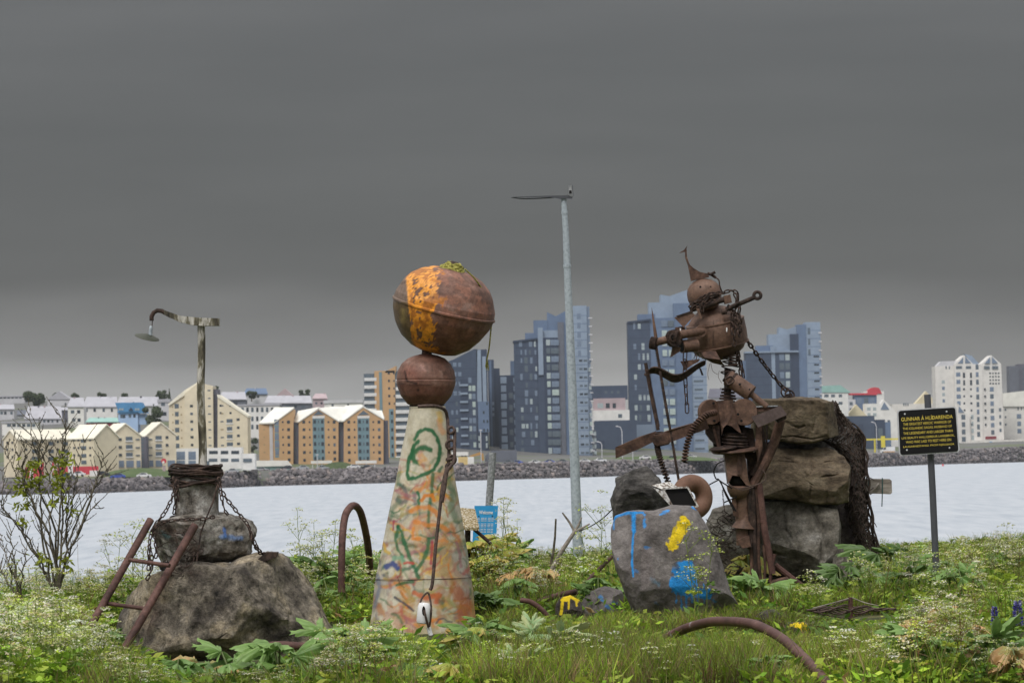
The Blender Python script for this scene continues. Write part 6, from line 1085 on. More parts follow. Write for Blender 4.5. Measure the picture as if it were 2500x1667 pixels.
# skirt plates under the chest
mb = MB(); top_ = [(1712, 860), (1724, 858), (1737, 856), (1748, 857)]; bot_ = [(1728, 880), (1740, 886), (1756, 890), (1770, 893)]; vs_ = []
for k in range(5):
    for (a, b_) in zip(top_, bot_): t = k / 4; q_ = W(a[0] + (b_[0] - a[0]) * t, a[1] + (b_[1] - a[1]) * t + 3 * math.sin(math.pi * t), -.2 - .1 * math.sin(math.pi * t)); vs_.append(q_)
n_ = len(vs_); vs_ += [q_ + Vector((0, .015, 0)) for q_ in vs_]; fq = [(k * 4 + i, k * 4 + i + 1, k * 4 + i + 5, k * 4 + i + 4) for k in range(4) for i in range(3)]
mb.add(vs_, fq + [tuple(n_ + i for i in f[::-1]) for f in fq] + [(0, n_, n_ + 4, 4), (4, n_ + 4, n_ + 8, 8), (8, n_ + 8, n_ + 12, 12), (12, n_ + 12, n_ + 16, 16), (3, 7, n_ + 7, n_ + 3), (7, 11, n_ + 11, n_ + 7), (11, 15, n_ + 15, n_ + 11), (15, 19, n_ + 19, n_ + 15)]); wo('skirt_plate', mb, RUST)
plate('blade', [(1661, 882), (1710, 876), (1704, 884), (1688, 892), (1674, 902), (1670, 900)], -.28, .015); plate('blade', [(1706, 896), (1712, 900), (1718, 916), (1713, 916)], -.2, .02, RUSTD)
mb = MB(); pts = smoothpath([W(1581, 914, -.4), W(1588, 906, -.41), (W(1602, 905, -.42)), W(1620, 913, -.42), W(1642, 924, -.4), W(1663, 922, -.38), W(1685, 908, -.33), W(1705, 894, -.28), W(1722, 886, -.22)], 5); vs_ = []
for i, q_ in enumerate(pts):
    t = i / (len(pts) - 1); h_ = (5 + 4 * math.sin(math.pi * t)) * sW; vs_ += [q_ + Vector((0, -.03, h_)), q_ + Vector((0, .04, -h_)), q_ + Vector((.006, .055, -h_ + .012)), q_ + Vector((.006, -.015, h_ + .012))]
mb.add(vs_, [(4 * i + k, 4 * i + (k + 1) % 4, 4 * i + 4 + (k + 1) % 4, 4 * i + 4 + k) for i in range(len(pts) - 1) for k in range(4)]); wo('curved_grip', mb, RUSTD)
mb = MB(); mb.torus(W(1579, 914, -.4), 4.5 * sW, 2.6 * sW, Matrix.Rotation(R(25), 3, 'X'), 16, 7); wo('grip_ring', mb, RUSTD)
pipe('hanging_tuft', [(1697, 862), (1701, 872), (1696, 884), (1690, 890)], 1.4, -.26, CABLE, 5, True)
for i in range(9): pipe('wire_strand', [(1692 + i * 3, 858 + i % 3), (1694 + i * 2.6 + random.uniform(-4, 4), 868), (1690 + i * 3.4, 876 + random.uniform(-4, 8))], .7, -.23, CABLE, 4, True)
# spear and rods
mb = MB(); mb.lathe([(.3 * sW, 0), (2.2 * sW, -22 * sW), (3.6 * sW, -52 * sW), (4.4 * sW, -80 * sW), (3.4 * sW, -90 * sW)], W(1591, 751, -.42), (W(1591, 751, -.42) - W(1602, 830, -.42)), 8); wo('spear_tip', mb, BROWN)
pipe('spear_rod', [(1602, 846, -.42), (1625, 985, -.42), (1645, 1100, -.43), (1660, 1190, -.44)], 3.2, 0, RUSTD, 8)
mb = MB()
for i in range(48):
    t = i / 47; q_ = W(1602.5 + 31 * t, 850 + 182 * t, -.425); mb.tube([q_ + Vector((-.022, 0, .004)), q_ + Vector((.006, 0, -.006))], .005, 4)
tag(wo('spear_teeth', mb, RUSTD, False), kind='stuff')
pipe('twisted_rod', [(1576, 886, -.4), (1588, 955, -.41), (1607, 1050, -.43)], 4.2, 0, RUSTD, 8)
mb = MB()
for k in range(2): mb.tube([W(1579 + 27.5 * t, 902 + 140 * t, -.41) + Vector((math.cos(t * 90 + k * 3.14), math.sin(t * 90 + k * 3.14), 0)) * 4.8 * sW for t in rg(0, 1, 150)], 1.1 * sW, 4)
wo('rod_thread', mb, RUST)
def coil(name, pts, r, wr_, turns, mt=RUSTD, d=0, n=12):
    q = smoothpath([W(p[0], p[1], p[2] if len(p) > 2 else d) for p in pts], 10); k = len(q); mb = MB(); out_ = []
    tot = turns * n
    for i in range(tot + 1):
        t = i / tot * (k - 1); a = min(int(t), k - 2); c = q[a].lerp(q[a + 1], t - a); tg_ = (q[a + 1] - q[a]).normalized(); u = tg_.cross(Vector((0, 1, 0))).normalized(); v_ = tg_.cross(u); an = 2 * math.pi * i / n
        out_.append(c + (u * math.cos(an) + v_ * math.sin(an)) * r * sW)
    mb.tube(out_, wr_ * sW, 5); return wo(name, mb, mt)
coil('coil_spring', [(1604, 1088, -.43), (1612, 1120, -.43), (1631, 1176, -.44)], 6, 2.1, 15); pipe('spring_core', [(1604, 1086, -.43), (1631, 1178, -.44)], 3, 0, VOIDM)
coil('ribbed_hose', [(1748, 1006, -.3), (1725, 1013, -.36), (1702, 1032, -.4), (1686, 1058, -.4), (1676, 1092, -.4), (1671, 1128, -.4)], 6.2, 2.5, 23, RUST); pipe('hose_core', [(1748, 1006, -.3), (1725, 1013, -.36), (1702, 1032, -.4), (1686, 1058, -.4), (1676, 1092, -.4), (1671, 1130, -.4)], 3.6, 0, VOIDM, 8, True)
# big flat arm beam with pivot
mb = MB(); mb.prism([W(1502, 1092, -.5), W(1506, 1090, -.5), W(1560, 1066, -.46), W(1600, 1053, -.44), W(1604, 1074, -.44), W(1560, 1096, -.46), W(1503, 1119, -.5)], (.01, .09, .004)); wo('arm_beam', mb, RUST, False)
mb = MB(); mb.prism([W(1592, 1066, -.48), W(1640, 1048, -.45), W(1690, 1034, -.38), W(1722, 1024, -.3), W(1730, 1046, -.3), W(1690, 1060, -.38), W(1640, 1078, -.45), W(1606, 1089, -.48), W(1594, 1082, -.48)], (.01, .1, .01)); wo('arm_beam', mb, RUST, False)
mb = MB(); cc = W(1611, 1058, -.43); mb.lathe([(.1 * sW, 0), (19 * sW, 0), (20 * sW, -4 * sW), (20 * sW, -26 * sW), (17 * sW, -29 * sW), (.1 * sW, -29 * sW)], cc, (-.2, -.1, 1), 28); wo('pivot', mb, RUST); mb = MB(); mb.torus(cc + Vector((0, 0, .004)), 10 * sW, 3 * sW, Matrix.Rotation(R(8), 3, 'X'), 24, 6); wo('pivot_ring', mb, RUSTD)
# neck column
for i, (y, r_) in enumerate([(950, 15), (958, 17), (966, 19), (973, 21), (980, 18)]): wl('neck_disc', [(r_ * .6, -3), (r_, -2.6), (r_, 2.2), (r_ * .6, 3)], 1777, y, (.04, -.05, 1), 0, RUSTD, 26)
pipe('neck_post', [(1776, 984), (1777, 900)], 9, .05, RUSTD, 12); coil('neck_spring', [(1783, 872, -.02), (1780, 890, -.02), (1776, 918, -.02)], 17, 1.8, 4, RUSTD); coil('neck_spring', [(1792, 868, -.05), (1790, 895, -.05)], 12, 1.6, 4, RUSTD)
pipe('side_cylinder', [(1778, 922, -.12), (1834, 960, -.18)], 20, 0, BROWN, 22); pipe('cylinder_mouth', [(1779, 923, -.125), (1773, 918, -.12)], 15, 0, RUSTD, 18); wl('cylinder_ring', [(19, -3), (22, -2.5), (22, 2.5), (19, 3)], 1788, 929, W(1834, 960, -.18) - W(1778, 922, -.12), -.13, RUSTD, 26)
for x, y in ((1830, 951), (1806, 938)): mb = MB(); mb.lathe([(3 * sW, 0), (1 * sW, .004)], W(x, y, -.255), (0, -1, .2), 10); wo('cylinder_hole', mb, VOIDM)
pipe('piston_rod', [(1834, 962, -.18), (1872, 993, -.2)], 8, 0, BROWN, 14); pipe('wire_loop', [(1770, 925, -.2), (1785, 918, -.22), (1792, 930, -.22), (1778, 938, -.22), (1772, 928, -.2)], 1.6, 0, CABLE, 5, True)
for pa in ([(1735, 884), (1740, 905), (1752, 914)], [(1733, 888), (1728, 912), (1731, 927)], [(1756, 905), (1754, 920), (1762, 935)]): pipe('loose_wire', pa, .7, -.2, CABLE, 4, True)
# torso discs
for x, y, r_, d in ((1735, 1006, 31, -.16), (1816, 1006, 33, -.2)):
    mb = MB(); mb.lathe([(.1 * sW, -.02), (r_ * .96 * sW, -.02), (r_ * sW, -.012), (r_ * sW, .04), (.1 * sW, .05)], W(x, y, d), (.12 if x > 1780 else -.45, 1, 0), 44); wo('hip_disc', mb, BROWN)
for x, y, d in ((1744, 1027, -.19), (1802, 1011, -.245), (1810, 1027, -.245), (1742, 984, -.19)): mb = MB(); mb.lathe([(3.4 * sW, 0), (3 * sW, -.006)], W(x, y, d), (0, 1, 0), 12); wo('bolt_hole', mb, VOIDM)
mb = MB(); mb.prism([W(1752, 978, -.24), W(1790, 976, -.26), W(1793, 1000, -.26), W(1800, 1030, -.25), W(1810, 1058, -.24), W(1800, 1052, -.25), W(1786, 1040, -.26), W(1775, 1036, -.26), W(1766, 1044, -.26), W(1763, 1062, -.24), W(1760, 1036, -.24), W(1756, 1010, -.24)], (0, .16, 0)); wo('breast_plate', mb, RUST, False)
mb = MB(); mb.prism([W(x, y, -.06) for x, y in ((1742, 1012), (1812, 1014), (1824, 1060), (1814, 1092), (1744, 1092), (1738, 1040))], (0, .2, 0)); wo('cavity_shade_fill', mb, VOIDM, False); plate('side_casing', [(1722, 1036), (1756, 1038), (1760, 1090), (1748, 1086), (1734, 1072), (1724, 1058)], -.12, .2, RUSTD); plate('casing_rib', [(1738, 1040), (1744, 1040), (1757, 1090), (1752, 1092)], -.14, .02, RUST)  # black slab added behind the torso gap as painted shade
plate('shoulder_plate', [(1834, 1017), (1866, 1006), (1906, 990), (1922, 1012), (1886, 1028), (1851, 1043)], -.34, .05, mat('mauve_grey_rust', [(0, (.055, .038, .036)), (1, (.15, .11, .105))], 8, .6, .2, .3, 60, .003)); plate('shoulder_beam', [(1840, 992), (1898, 990), (1900, 994), (1880, 1002), (1842, 1006)], -.2, .22, RUST); plate('beam_cap', [(1846, 991), (1900, 989), (1898, 992), (1846, 994)], -.22, .1, GALVD)
plate('shoulder_foot', [(1890, 1022), (1920, 1014), (1920, 1022), (1900, 1032)], -.3, .12, RUSTD)
# waist pulleys and plate
for y, r_, x in ((1060, 29, 1793), (1068, 31, 1793), (1077, 33, 1795), (1084, 32, 1796)): wl('waist_pulley', [(r_ * .7, -4), (r_, -3.4), (r_ * .86, 0), (r_, 3.4), (r_ * .7, 4)], x, y, (.06, -.1, 1), -.1, RUSTD, 36)
wl('waist_plate', [(.1, -5), (54, -4.5), (58, -1), (56, 3), (.1, 4)], 1794, 1098, (-.06, -.1, 1), -.1, RUST, 44); wl('waist_felt', [(.1, 0), (34, 0), (35, 3), (30, 6), (.1, 6)], 1766, 1096, (-.1, -.1, 1), -.2, RUSTD, 30)
# hips, leg casing
mb = MB(); mb.prism([W(1768, 1108, -.22), W(1818, 1106, -.22), W(1822, 1130, -.22), W(1826, 1165, -.22), W(1832, 1186, -.2), W(1822, 1184, -.22), W(1806, 1162, -.25), W(1788, 1160, -.25), W(1778, 1180, -.24), W(1774, 1150, -.22)], (0, .26, 0)); wo('hip_casing', mb, BROWN, False)
plate('casing_ridge', [(1800, 1110), (1813, 1110), (1810, 1160), (1800, 1158)], -.26, .05, RUST); mb = MB(); mb.sphere(W(1804, 1171, -.1), (27 * sW, .1, 19 * sW), 20, 10); wo('opening_shade_fill', mb, VOIDM); wl('leg_bowl', [(8, -32), (20, -26), (27, -12), (29, 0), (25, 2)], 1803, 1186, (.02, -.12, 1), -.1, BROWN, 32)  # black ellipsoid stands in for the shaded hollow under the hip
pipe('shin_casing', [(1811, 1206), (1812, 1260), (1815, 1330)], 17, -.06, BROWN, 14); wl('shin_flare', [(13, 34), (16, 20), (24, 6), (30, -2), (27, -3)], 1815, 1286, (.1, -.05, 1), -.06, BROWN, 26); plate('foot_plate', [(1800, 1318), (1828, 1306), (1834, 1334), (1812, 1338)], -.2, .1, RUST)
for pa, r_, mt_ in (([(1853, 1180), (1860, 1240), (1868, 1300), (1878, 1352), (1886, 1400)], 7, RUSTR), ([(1838, 1186), (1840, 1260), (1843, 1340), (1846, 1410)], 5.5, RUSTD), ([(1828, 1190), (1832, 1260), (1832, 1340)], 6, RUSTD), ([(1846, 1190), (1852, 1270), (1852, 1350), (1856, 1412)], 3.5, RUST), ([(1906, 1024), (1890, 1080), (1868, 1130), (1838, 1186)], 10, RUST), ([(1860, 1040), (1862, 1090), (1850, 1130), (1836, 1160)], 5, RUSTD), ([(1872, 1036), (1870, 1090), (1856, 1132)], 2.2, RUSTD), ([(1836, 1400), (1835, 1360), (1832, 1330)], 4, RUST), ([(1880, 1420), (1884, 1385), (1892, 1352)], 3.5, RUSTR), ([(1866, 1418), (1868, 1380), (1864, 1330)], 3, RUST), ([(1842, 1420), (1850, 1370), (1850, 1330)], 3, RUST)): pipe('leg_pipe', pa, r_ * 1.2, -.1, mt_, 9, True)
plate('scrap_plate', [(1744, 1030), (1762, 1044), (1770, 1092), (1752, 1090)], -.05, .12, RUSTD); plate('scrap_plate', [(1812, 1040), (1838, 1046), (1846, 1090), (1828, 1124), (1816, 1112)], -.08, .14, RUSTD); plate('scrap_plate', [(1824, 1112), (1848, 1100), (1850, 1170), (1836, 1186), (1826, 1160)], -.04, .1, RUSTD); plate('scrap_plate', [(1830, 1196), (1850, 1190), (1856, 1300), (1838, 1330)], -.02, .1, RUSTD); plate('scrap_strip', [(1786, 1216), (1796, 1212), (1802, 1262), (1790, 1258)], -.12, .02, RUST); plate('scrap_strip', [(1846, 1010), (1858, 1014), (1862, 1092), (1850, 1130), (1844, 1090)], -.16, .03, RUST)
wl('pipe_coupling', [(7, -4), (9, -3), (9, 3), (7, 4)], 1863, 1272, (W(1860, 1240) - W(1868, 1300)), -.1, RUSTR, 14)
pipe('hip_wire', [(1774, 1178), (1800, 1192), (1835, 1186), (1866, 1174), (1869, 1160), (1862, 1146)], 1.4, -.3, CABLE, 5, True); pipe('hip_wire', [(1780, 1184), (1812, 1196), (1840, 1188)], 1.1, -.31, CABLE, 5, True)
for pa in ([(1770, 1124), (1752, 1132), (1743, 1150), (1748, 1168), (1756, 1172), (1776, 1210), (1797, 1248)], [(1703, 1216), (1725, 1188), (1756, 1170)], [(1756, 1172), (1768, 1180), (1788, 1192)], [(1760, 1176), (1772, 1208), (1792, 1246)], [(1768, 1226), (1790, 1216), (1798, 1212)]): pipe('black_wire', pa, 1.7, -.25, VOIDM, 5, True)
chain_links([W(1673, 858, -.3), W(1672, 880, -.3), W(1673, 920, -.32), W(1675, 960, -.32), W(1678, 1009, -.32)], .122, LB, wa, .03)
# anchor chain to the stone top
ac = thing('anchor_chain', P(1935, 972, 41.9), 'rusty chain stretched from the warrior back to the top stone', 'chain'); LA = linkmesh(.098, .05, .0085, RUSTD)
chain_links([P(1823, 830, 41.2), P(1850, 868, 41.4), P(1880, 908, 41.6), P(1908, 942, 41.75), P(1930, 962, 41.8)], .094, LA, ac, .05)
for M_ in ((1918, 958), (1928, 964)): mb = MB(); mb.torus(P(*M_, 41.75), 12 * sW, 2.4 * sW, Matrix.Rotation(R(75), 3, 'X') @ Matrix.Rotation(R(20), 3, 'Y'), 18, 6); mb.smooth = 'all'; obj('shackle', mb, RUSTD, ac)
mb = MB(); mb.prism([P(1915, 975, 41.75), P(1917, 962, 41.75), P(1934, 960, 41.75), P(1937, 975, 41.75)], (0, .05, 0)); obj('lug', mb, RUSTD, ac)
# scrap at the feet, wire tangle, spindle
for i, (pa, r_, lb) in enumerate([([(1892, 1378), (1930, 1408), (1972, 1440), (2000, 1452)], 7, 'rusty bar sloping down from the bottom stone into the grass'), ([(1880, 1432), (1940, 1436), (2010, 1438), (2050, 1430)], 7, 'rusty bar lying flat along the stone pile foot'), ([(1890, 1420), (1905, 1445), (1925, 1462)], 5, 'short rusty bar end by the warrior feet')]): tubething('iron_bar', lb, 'iron bar', [P(x, y, 41.0) for x, y in pa], r_ * sW, r_ * sW, RUSTR, 'iron bars at the foot of the pile', 8)
mb = MB(); mb.prism([P(1880, 1422, 40.8), P(1925, 1412, 40.8), P(1932, 1424, 40.8), P(1890, 1440, 40.8)], (0, .2, .02)); tag(obj('iron_plate', mb, RUST, org=P(1900, 1430, 40.8)), 'flat rusty plate lying at the warrior feet', 'iron plate')
wt = thing('wire_tangle', P(1785, 1400, 41.2), 'dark tangle of rusty wire and netting round the warrior legs', 'wire tangle'); rnd = random.Random(9)
for i in range(46):
    x, y = rnd.uniform(1735, 1815), rnd.uniform(1250, 1390); pts = [P(x, y, 41.25)]
    for k in range(4): x += rnd.uniform(-32, 30); y += rnd.uniform(-16, 20); pts.append(P(max(1722, min(x, 1840)), min(y, 1410), 41.2 + rnd.uniform(-.12, .2)))
    mb = MB(); mb.tube(smoothpath(pts, 4), rnd.uniform(.003, .006), 4); obj('wire_strand', mb, NETM, wt)
chain_links([P(1764, 1196, 40.85), P(1766, 1222, 40.85), P(1770, 1250, 40.85)], .03, linkmesh(.03, .016, .003, RUSTD), wt, .4)
sp_ = thing('wire_spindle', P(2076, 1512, 33.6), 'spindle of twisted rusty wire tied to a short iron stake', 'wire spindle'); DK = 33.5; sk = DK / F
mb = MB(); mb.tube([P(2077, 1530, DK), P(2076, 1457, DK)], 5.6 * sk, 12); mb.smooth = True; obj('stake', mb, RUSTR, sp_)
for i in range(6):
    mb = MB(); off = (i - 2.5) * 3.2; pts = []
    for k in range(34):
        t = k / 33; x = 1970 + t * 217; env = math.sin(math.pi * min(t * 1.12, 1)) ; y = 1489 - t * 3 + off * env * 1.1 + 3 * math.sin(t * 26 + i * 1.05) * (.4 + env * .6); pts.append(P(x, y, DK + .06 * math.cos(t * 26 + i * 1.05) + (-.04 if i % 2 else .05)))
    mb.tube(pts, 2.0 * sk, 6); mb.smooth = 'all'; obj('twisted_wire', mb, CABLE, sp_)
for pa in ([(1984, 1484), (2030, 1472), (2072, 1460)], [(1996, 1492), (2040, 1474), (2073, 1462)], [(2080, 1458), (2110, 1470), (2145, 1478)], [(1990, 1494), (2040, 1505), (2078, 1508)], [(2080, 1508), (2098, 1500), (2118, 1494)]): mb = MB(); mb.tube(smoothpath([P(x, y, DK - .03) for x, y in pa]), 1.5 * sk, 5); obj('stay_wire', mb, DRIFT if pa[0][1] < 1490 else CABLE, sp_)
# ------------------------------------------------------------------ plants
rn = np.random.default_rng(21)
def unitv(v): return v / (np.linalg.norm(v, axis=-1, keepdims=True) + 1e-9)
class Q:
    def __init__(s): s.q = []; s.c = []; s.k = []
    def quad(s, q, c, k=0): s.q.append(q); s.c.append(c); s.k.append(k)
    def strip(s, a, b, w0, w1, c, side=None, k=0):
        a, b = np.asarray(a, float), np.asarray(b, float); d = b - a
        if side is None: side = np.cross(d, rn.normal(size=3))
        side = unitv(side); s.quad([a - side * w0 / 2, a + side * w0 / 2, b + side * w1 / 2, b - side * w1 / 2], c, k)
    def leaf(s, a, d, L_, w_, c, k=1):                       # pointed leaflet
        d = unitv(np.asarray(d, float)); sd = unitv(np.cross(d, rn.normal(size=3))); m_ = a + d * L_ * .45
        s.quad([a, m_ + sd * w_ / 2, a + d * L_, m_ - sd * w_ / 2], c, k)
    def arr(s): return np.array(s.q, np.float32), np.array(s.c, np.float32), np.array(s.k)
GR = [np.array(c) for c in ((.085, .165, .020), (.17, .29, .026), (.27, .40, .036), (.36, .45, .055), (.16, .22, .045))]
FLW = [np.array(c) for c in ((.66, .65, .45), (.76, .75, .62), (.58, .58, .31), (.48, .49, .22))]
DRY = [np.array(c) for c in ((.26, .18, .08), (.20, .12, .05), (.33, .26, .12))]
def cowparsley(h, nb, nleaf=8, flow=1.0, dry=0.0, umb=.045, branchy=.5):
    o = Q(); lean = np.array([rn.normal(0, .10), rn.normal(0, .10), 1]); top = lean * h; stc = GR[4] * .9 if rn.random() > dry else DRY[1]
    mid = top * .5 + np.array([rn.normal(0, .02), rn.normal(0, .02), 0]); o.strip([0, 0, 0], mid, .011, .008, stc); o.strip(mid, top, .008, .005, stc)
    for b in range(nb):
        t = rn.uniform(1 - branchy, 1.0) if b else 1.0; a = (mid * 2 * t if t < .5 else mid + (top - mid) * (t - .5) * 2)
        az = b * 2.4 + rn.uniform(-.4, .4); out_ = np.array([math.cos(az), math.sin(az), 0]) * rn.uniform(.05, .2) * h if b else np.zeros(3); u = a + out_ + np.array([0, 0, rn.uniform(.06, .22) * h])
        o.strip(a, u, .006, .004, stc)
        R_ = umb * 1.25 * rn.uniform(.7, 1.3); nu = rn.integers(8, 13); fc = FLW[rn.integers(0, 4)]
        for i in range(nu):
            an = 2.4 * i; rr = R_ * math.sqrt((i + .5) / nu); c = u + np.array([math.cos(an) * rr, math.sin(an) * rr, .028 - rr * rr * 5 + rn.uniform(-.004, .004)])
            if i % 3 == 0: o.strip(u, c, .003, .002, stc)
            for k in range(3 if rn.random() < flow else 1):
                cc = c + rn.normal(0, .006, 3); n1 = unitv(np.array([rn.normal(0, .5), rn.normal(0, .5), 1])); e1 = unitv(np.cross(n1, rn.normal(size=3))); e2 = np.cross(n1, e1); w_ = rn.uniform(.007, .012)
                col = fc * rn.uniform(.8, 1.1) if rn.random() < flow else GR[3] * rn.uniform(.8, 1.3)
                o.quad([cc - e1 * w_, cc - e2 * w_, cc + e1 * w_, cc + e2 * w_], col, 2)
    for b in range(nleaf):
        t = rn.uniform(.02, .62); a = top * t; az = rn.uniform(0, 6.28); d = unitv(np.array([math.cos(az), math.sin(az), rn.uniform(.1, .7)])); L_ = rn.uniform(.14, .26) * min(1, h / .5); e_ = a + d * L_ + np.array([0, 0, -L_ * .25]); o.strip(a, e_, .004, .002, GR[1])
        col = (GR[rn.integers(0, 4)] if rn.random() > dry else DRY[rn.integers(0, 3)]); sd = unitv(np.cross(d, [0, 0, 1]))
        for i in range(5):
            pt = a + (e_ - a) * (.25 + .16 * i)
            for sg_ in (-1, 1): o.leaf(pt, d * .5 + sd * sg_ + np.array([0, 0, rn.normal(0, .3)]), L_ * (.36 - .045 * i), L_ * .17, col * rn.uniform(.75, 1.25))
    return o.arr()
def tuft(nb, h, spread, cols, w_=.008):
    o = Q()
    for i in range(nb):
        a = np.array([rn.normal(0, spread), rn.normal(0, spread), 0]); d = np.array([rn.normal(0, .22), rn.normal(0, .22), 1]); hh = h * rn.uniform(.5, 1.15); m_ = a + d * hh * .55; e_ = a + d * hh + np.array([rn.normal(0, .12), rn.normal(0, .12), -.06]) * hh
        c = cols[rn.integers(0, len(cols))] * rn.uniform(.75, 1.25); sd = np.array([1, rn.normal(0, .6), 0]); o.strip(a, m_, w_, w_ * .8, c * .8, sd); o.strip(m_, e_, w_ * .8, .001, c, sd)
    return o.arr()
def clump(n_, r_, h, L_, cols):
    o = Q()
    for i in range(n_):
        a = np.array([rn.normal(0, r_), rn.normal(0, r_), rn.uniform(0, h)]); az = rn.uniform(0, 6.28); o.leaf(a, [math.cos(az), math.sin(az), rn.uniform(-.3, .9)], L_ * rn.uniform(.6, 1.3), L_ * rn.uniform(.25, .5), cols[rn.integers(0, len(cols))] * rn.uniform(.7, 1.3))
    return o.arr()
def horsetail(h):
    o = Q(); 
    for s_ in range(5):
        a = np.array([rn.normal(0, .05), rn.normal(0, .05), 0]); hh = h * rn.uniform(.6, 1.1); top = a + np.array([rn.normal(0, .03), rn.normal(0, .03), hh]); o.strip(a, top, .006, .003, GR[2]); c = (GR[2] if rn.random() < .6 else GR[3])
        for k in range(14):
            p = a + (top - a) * (.15 + .85 * k / 14)
            for j in range(2): az = rn.uniform(0, 6.28); o.strip(p, p + np.array([math.cos(az), math.sin(az), .7]) * hh * .12 * (1.1 - k / 15), .004, .002, c * rn.uniform(.8, 1.2))
    return o.arr()
def lim(tab, x): return np.interp(x, [a for a, b in tab], [b for a, b in tab])
NEAR0 = [(-200, 1440), (0, 1432), (150, 1440), (215, 1500), (275, 1580), (400, 1645), (560, 1640), (735, 1618), (775, 1565), (800, 1550), (850, 1515), (905, 1520), (1000, 1560), (1005, 1566), (1020, 1670), (1095, 1670), (1112, 1562), (1150, 1525), (1250, 1530), (1420, 1525), (1600, 1552), (1650, 1562), (1760, 1550), (1830, 1562), (1910, 1606), (1980, 1672), (2040, 1710), (2075, 1700), (2110, 1530), (2190, 1510), (2240, 1450), (2330, 1450), (2375, 1560), (2520, 1560), (2700, 1500)]
NEAR1 = [(a, b if not 1590 < a < 2115 else (1548 if 1820 < a < 2000 else 1535)) for a, b in NEAR0]
NEAR = [(-200, 1440), (0, 1432), (150, 1440), (215, 1500), (275, 1590), (420, 1632), (560, 1612), (700, 1600), (800, 1575), (850, 1520), (905, 1530), (1000, 1556), (1090, 1552), (1150, 1530), (1200, 1470), (1300, 1500), (1420, 1505), (1500, 1488), (1600, 1492), (1700, 1482), (1790, 1476), (1850, 1480), (1960, 1500), (2080, 1515), (2190, 1510), (2240, 1450), (2330, 1425), (2700, 1400)]
MID = [(-200, 1360), (0, 1370), (130, 1385), (250, 1385), (320, 1390), (700, 1370), (780, 1345), (900, 1335), (1150, 1325), (1200, 1322), (1300, 1350), (1490, 1350), (1720, 1400), (1850, 1425), (2060, 1425), (2120, 1375), (2160, 1332), (2300, 1322), (2700, 1312)]
BACK = [(-200, 1375), (0, 1375), (250, 1380), (850, 1352), (1150, 1342), (1300, 1338), (1480, 1328), (2100, 1318), (2200, 1325), (2300, 1312), (2450, 1298), (2700, 1300)]
def scatter(n_, dens, D0=25.5, D1=48.8):
    D = np.where(rn.random(n_) < .3, rn.uniform(25.8, 31, n_), np.sqrt(rn.uniform(D0 ** 2, D1 ** 2, n_))); px = rn.uniform(-170, 2670, n_); x = (px - CX) / F * D
    ok = (rn.random(n_) < dens(px, D)) & (D < edgeD(px) + 1.2)
    return x[ok], D[ok], px[ok]
def maxh(x, y, px, z):
    t = np.where(y < np.where((px > 1590) & (px < 2100), np.clip(30.3 - (px - 1600) / 440 * 4.9, 25.4, 30.3) + .9, 30.2), lim(NEAR0, px), np.where(y < 31.9, lim(NEAR1, px), np.where(y < 35.2, lim(NEAR, px), np.where(y < 42.4, lim(MID, px), lim(BACK, px)))))
    hz = CY - F * np.tan(-PITCH) * 0; h_ = np.array([P(a, b_, c).z for a, b_, c in zip(px, t, y)]); return h_ - z
def plant_mass(name, label, cat, protos, heights, n_, dens, smin=.25, smax=1.3, base_scale=1.0, jit=.22, minh=.07):
    x, y, px = scatter(n_, dens); z = gz(x, y) - .02; mh = maxh(x, y, px, z); pi_ = rn.integers(0, len(protos), len(x)); Vq, Cq = [], []
    h0 = np.array(heights)[pi_]; s_ = np.minimum(base_scale * rn.uniform(.65, 1.25, len(x)), mh * rn.uniform(.72, 1.05, len(x)) / h0); s_ = np.clip(s_, 0, smax); ok = s_ * h0 > minh
    for i, (q, c, k) in enumerate(protos):
        I = np.where(ok & (pi_ == i))[0]
        if not len(I): continue
        a = rn.uniform(0, 6.28, len(I)); ca, sa = np.cos(a), np.sin(a); f = q.reshape(-1, 3)
        sx = s_[I][:, None] ** .6 * np.ones(len(I))[:, None]; X_ = (f[None, :, 0] * ca[:, None] - f[None, :, 1] * sa[:, None]) * sx + x[I][:, None]; Y_ = (f[None, :, 0] * sa[:, None] + f[None, :, 1] * ca[:, None]) * sx + y[I][:, None]; Z_ = f[None, :, 2] * s_[I][:, None] + z[I][:, None]
        Vq.append(np.stack([X_, Y_, Z_], -1).reshape(-1, 3)); j = rn.uniform(1 - jit, 1 + jit, (len(I), 1, 1)) * (1.0 + .42 * vnoise(np.stack([x[I] * 1.6, y[I] * .8, x[I] * 0], 1), 77))[:, None, None] * (1 + rn.normal(0, .05, (len(I), 1, 3)))
        Cq.append(np.repeat(c[None] * j, 4, 1).reshape(-1, 3))
    V = np.concatenate(Vq); C_ = np.clip(np.concatenate(Cq), 0, .9); o = link(name, np_mesh(name, V, np.arange(len(V)).reshape(-1, 4), C_, smooth=False), VEG); tag(o, label, cat, kind='stuff'); return o
ramp = lambda v, a, b_: np.clip((v - a) / (b_ - a), 0, 1)
patch = lambda px, D, s_=1.0, sd=0: vnoise(np.stack([px / 90 * s_, D * 1.1 * s_, px * 0], 1), sd)
GREENS = [GR[0], GR[1], GR[2], GR[3], GR[1]]
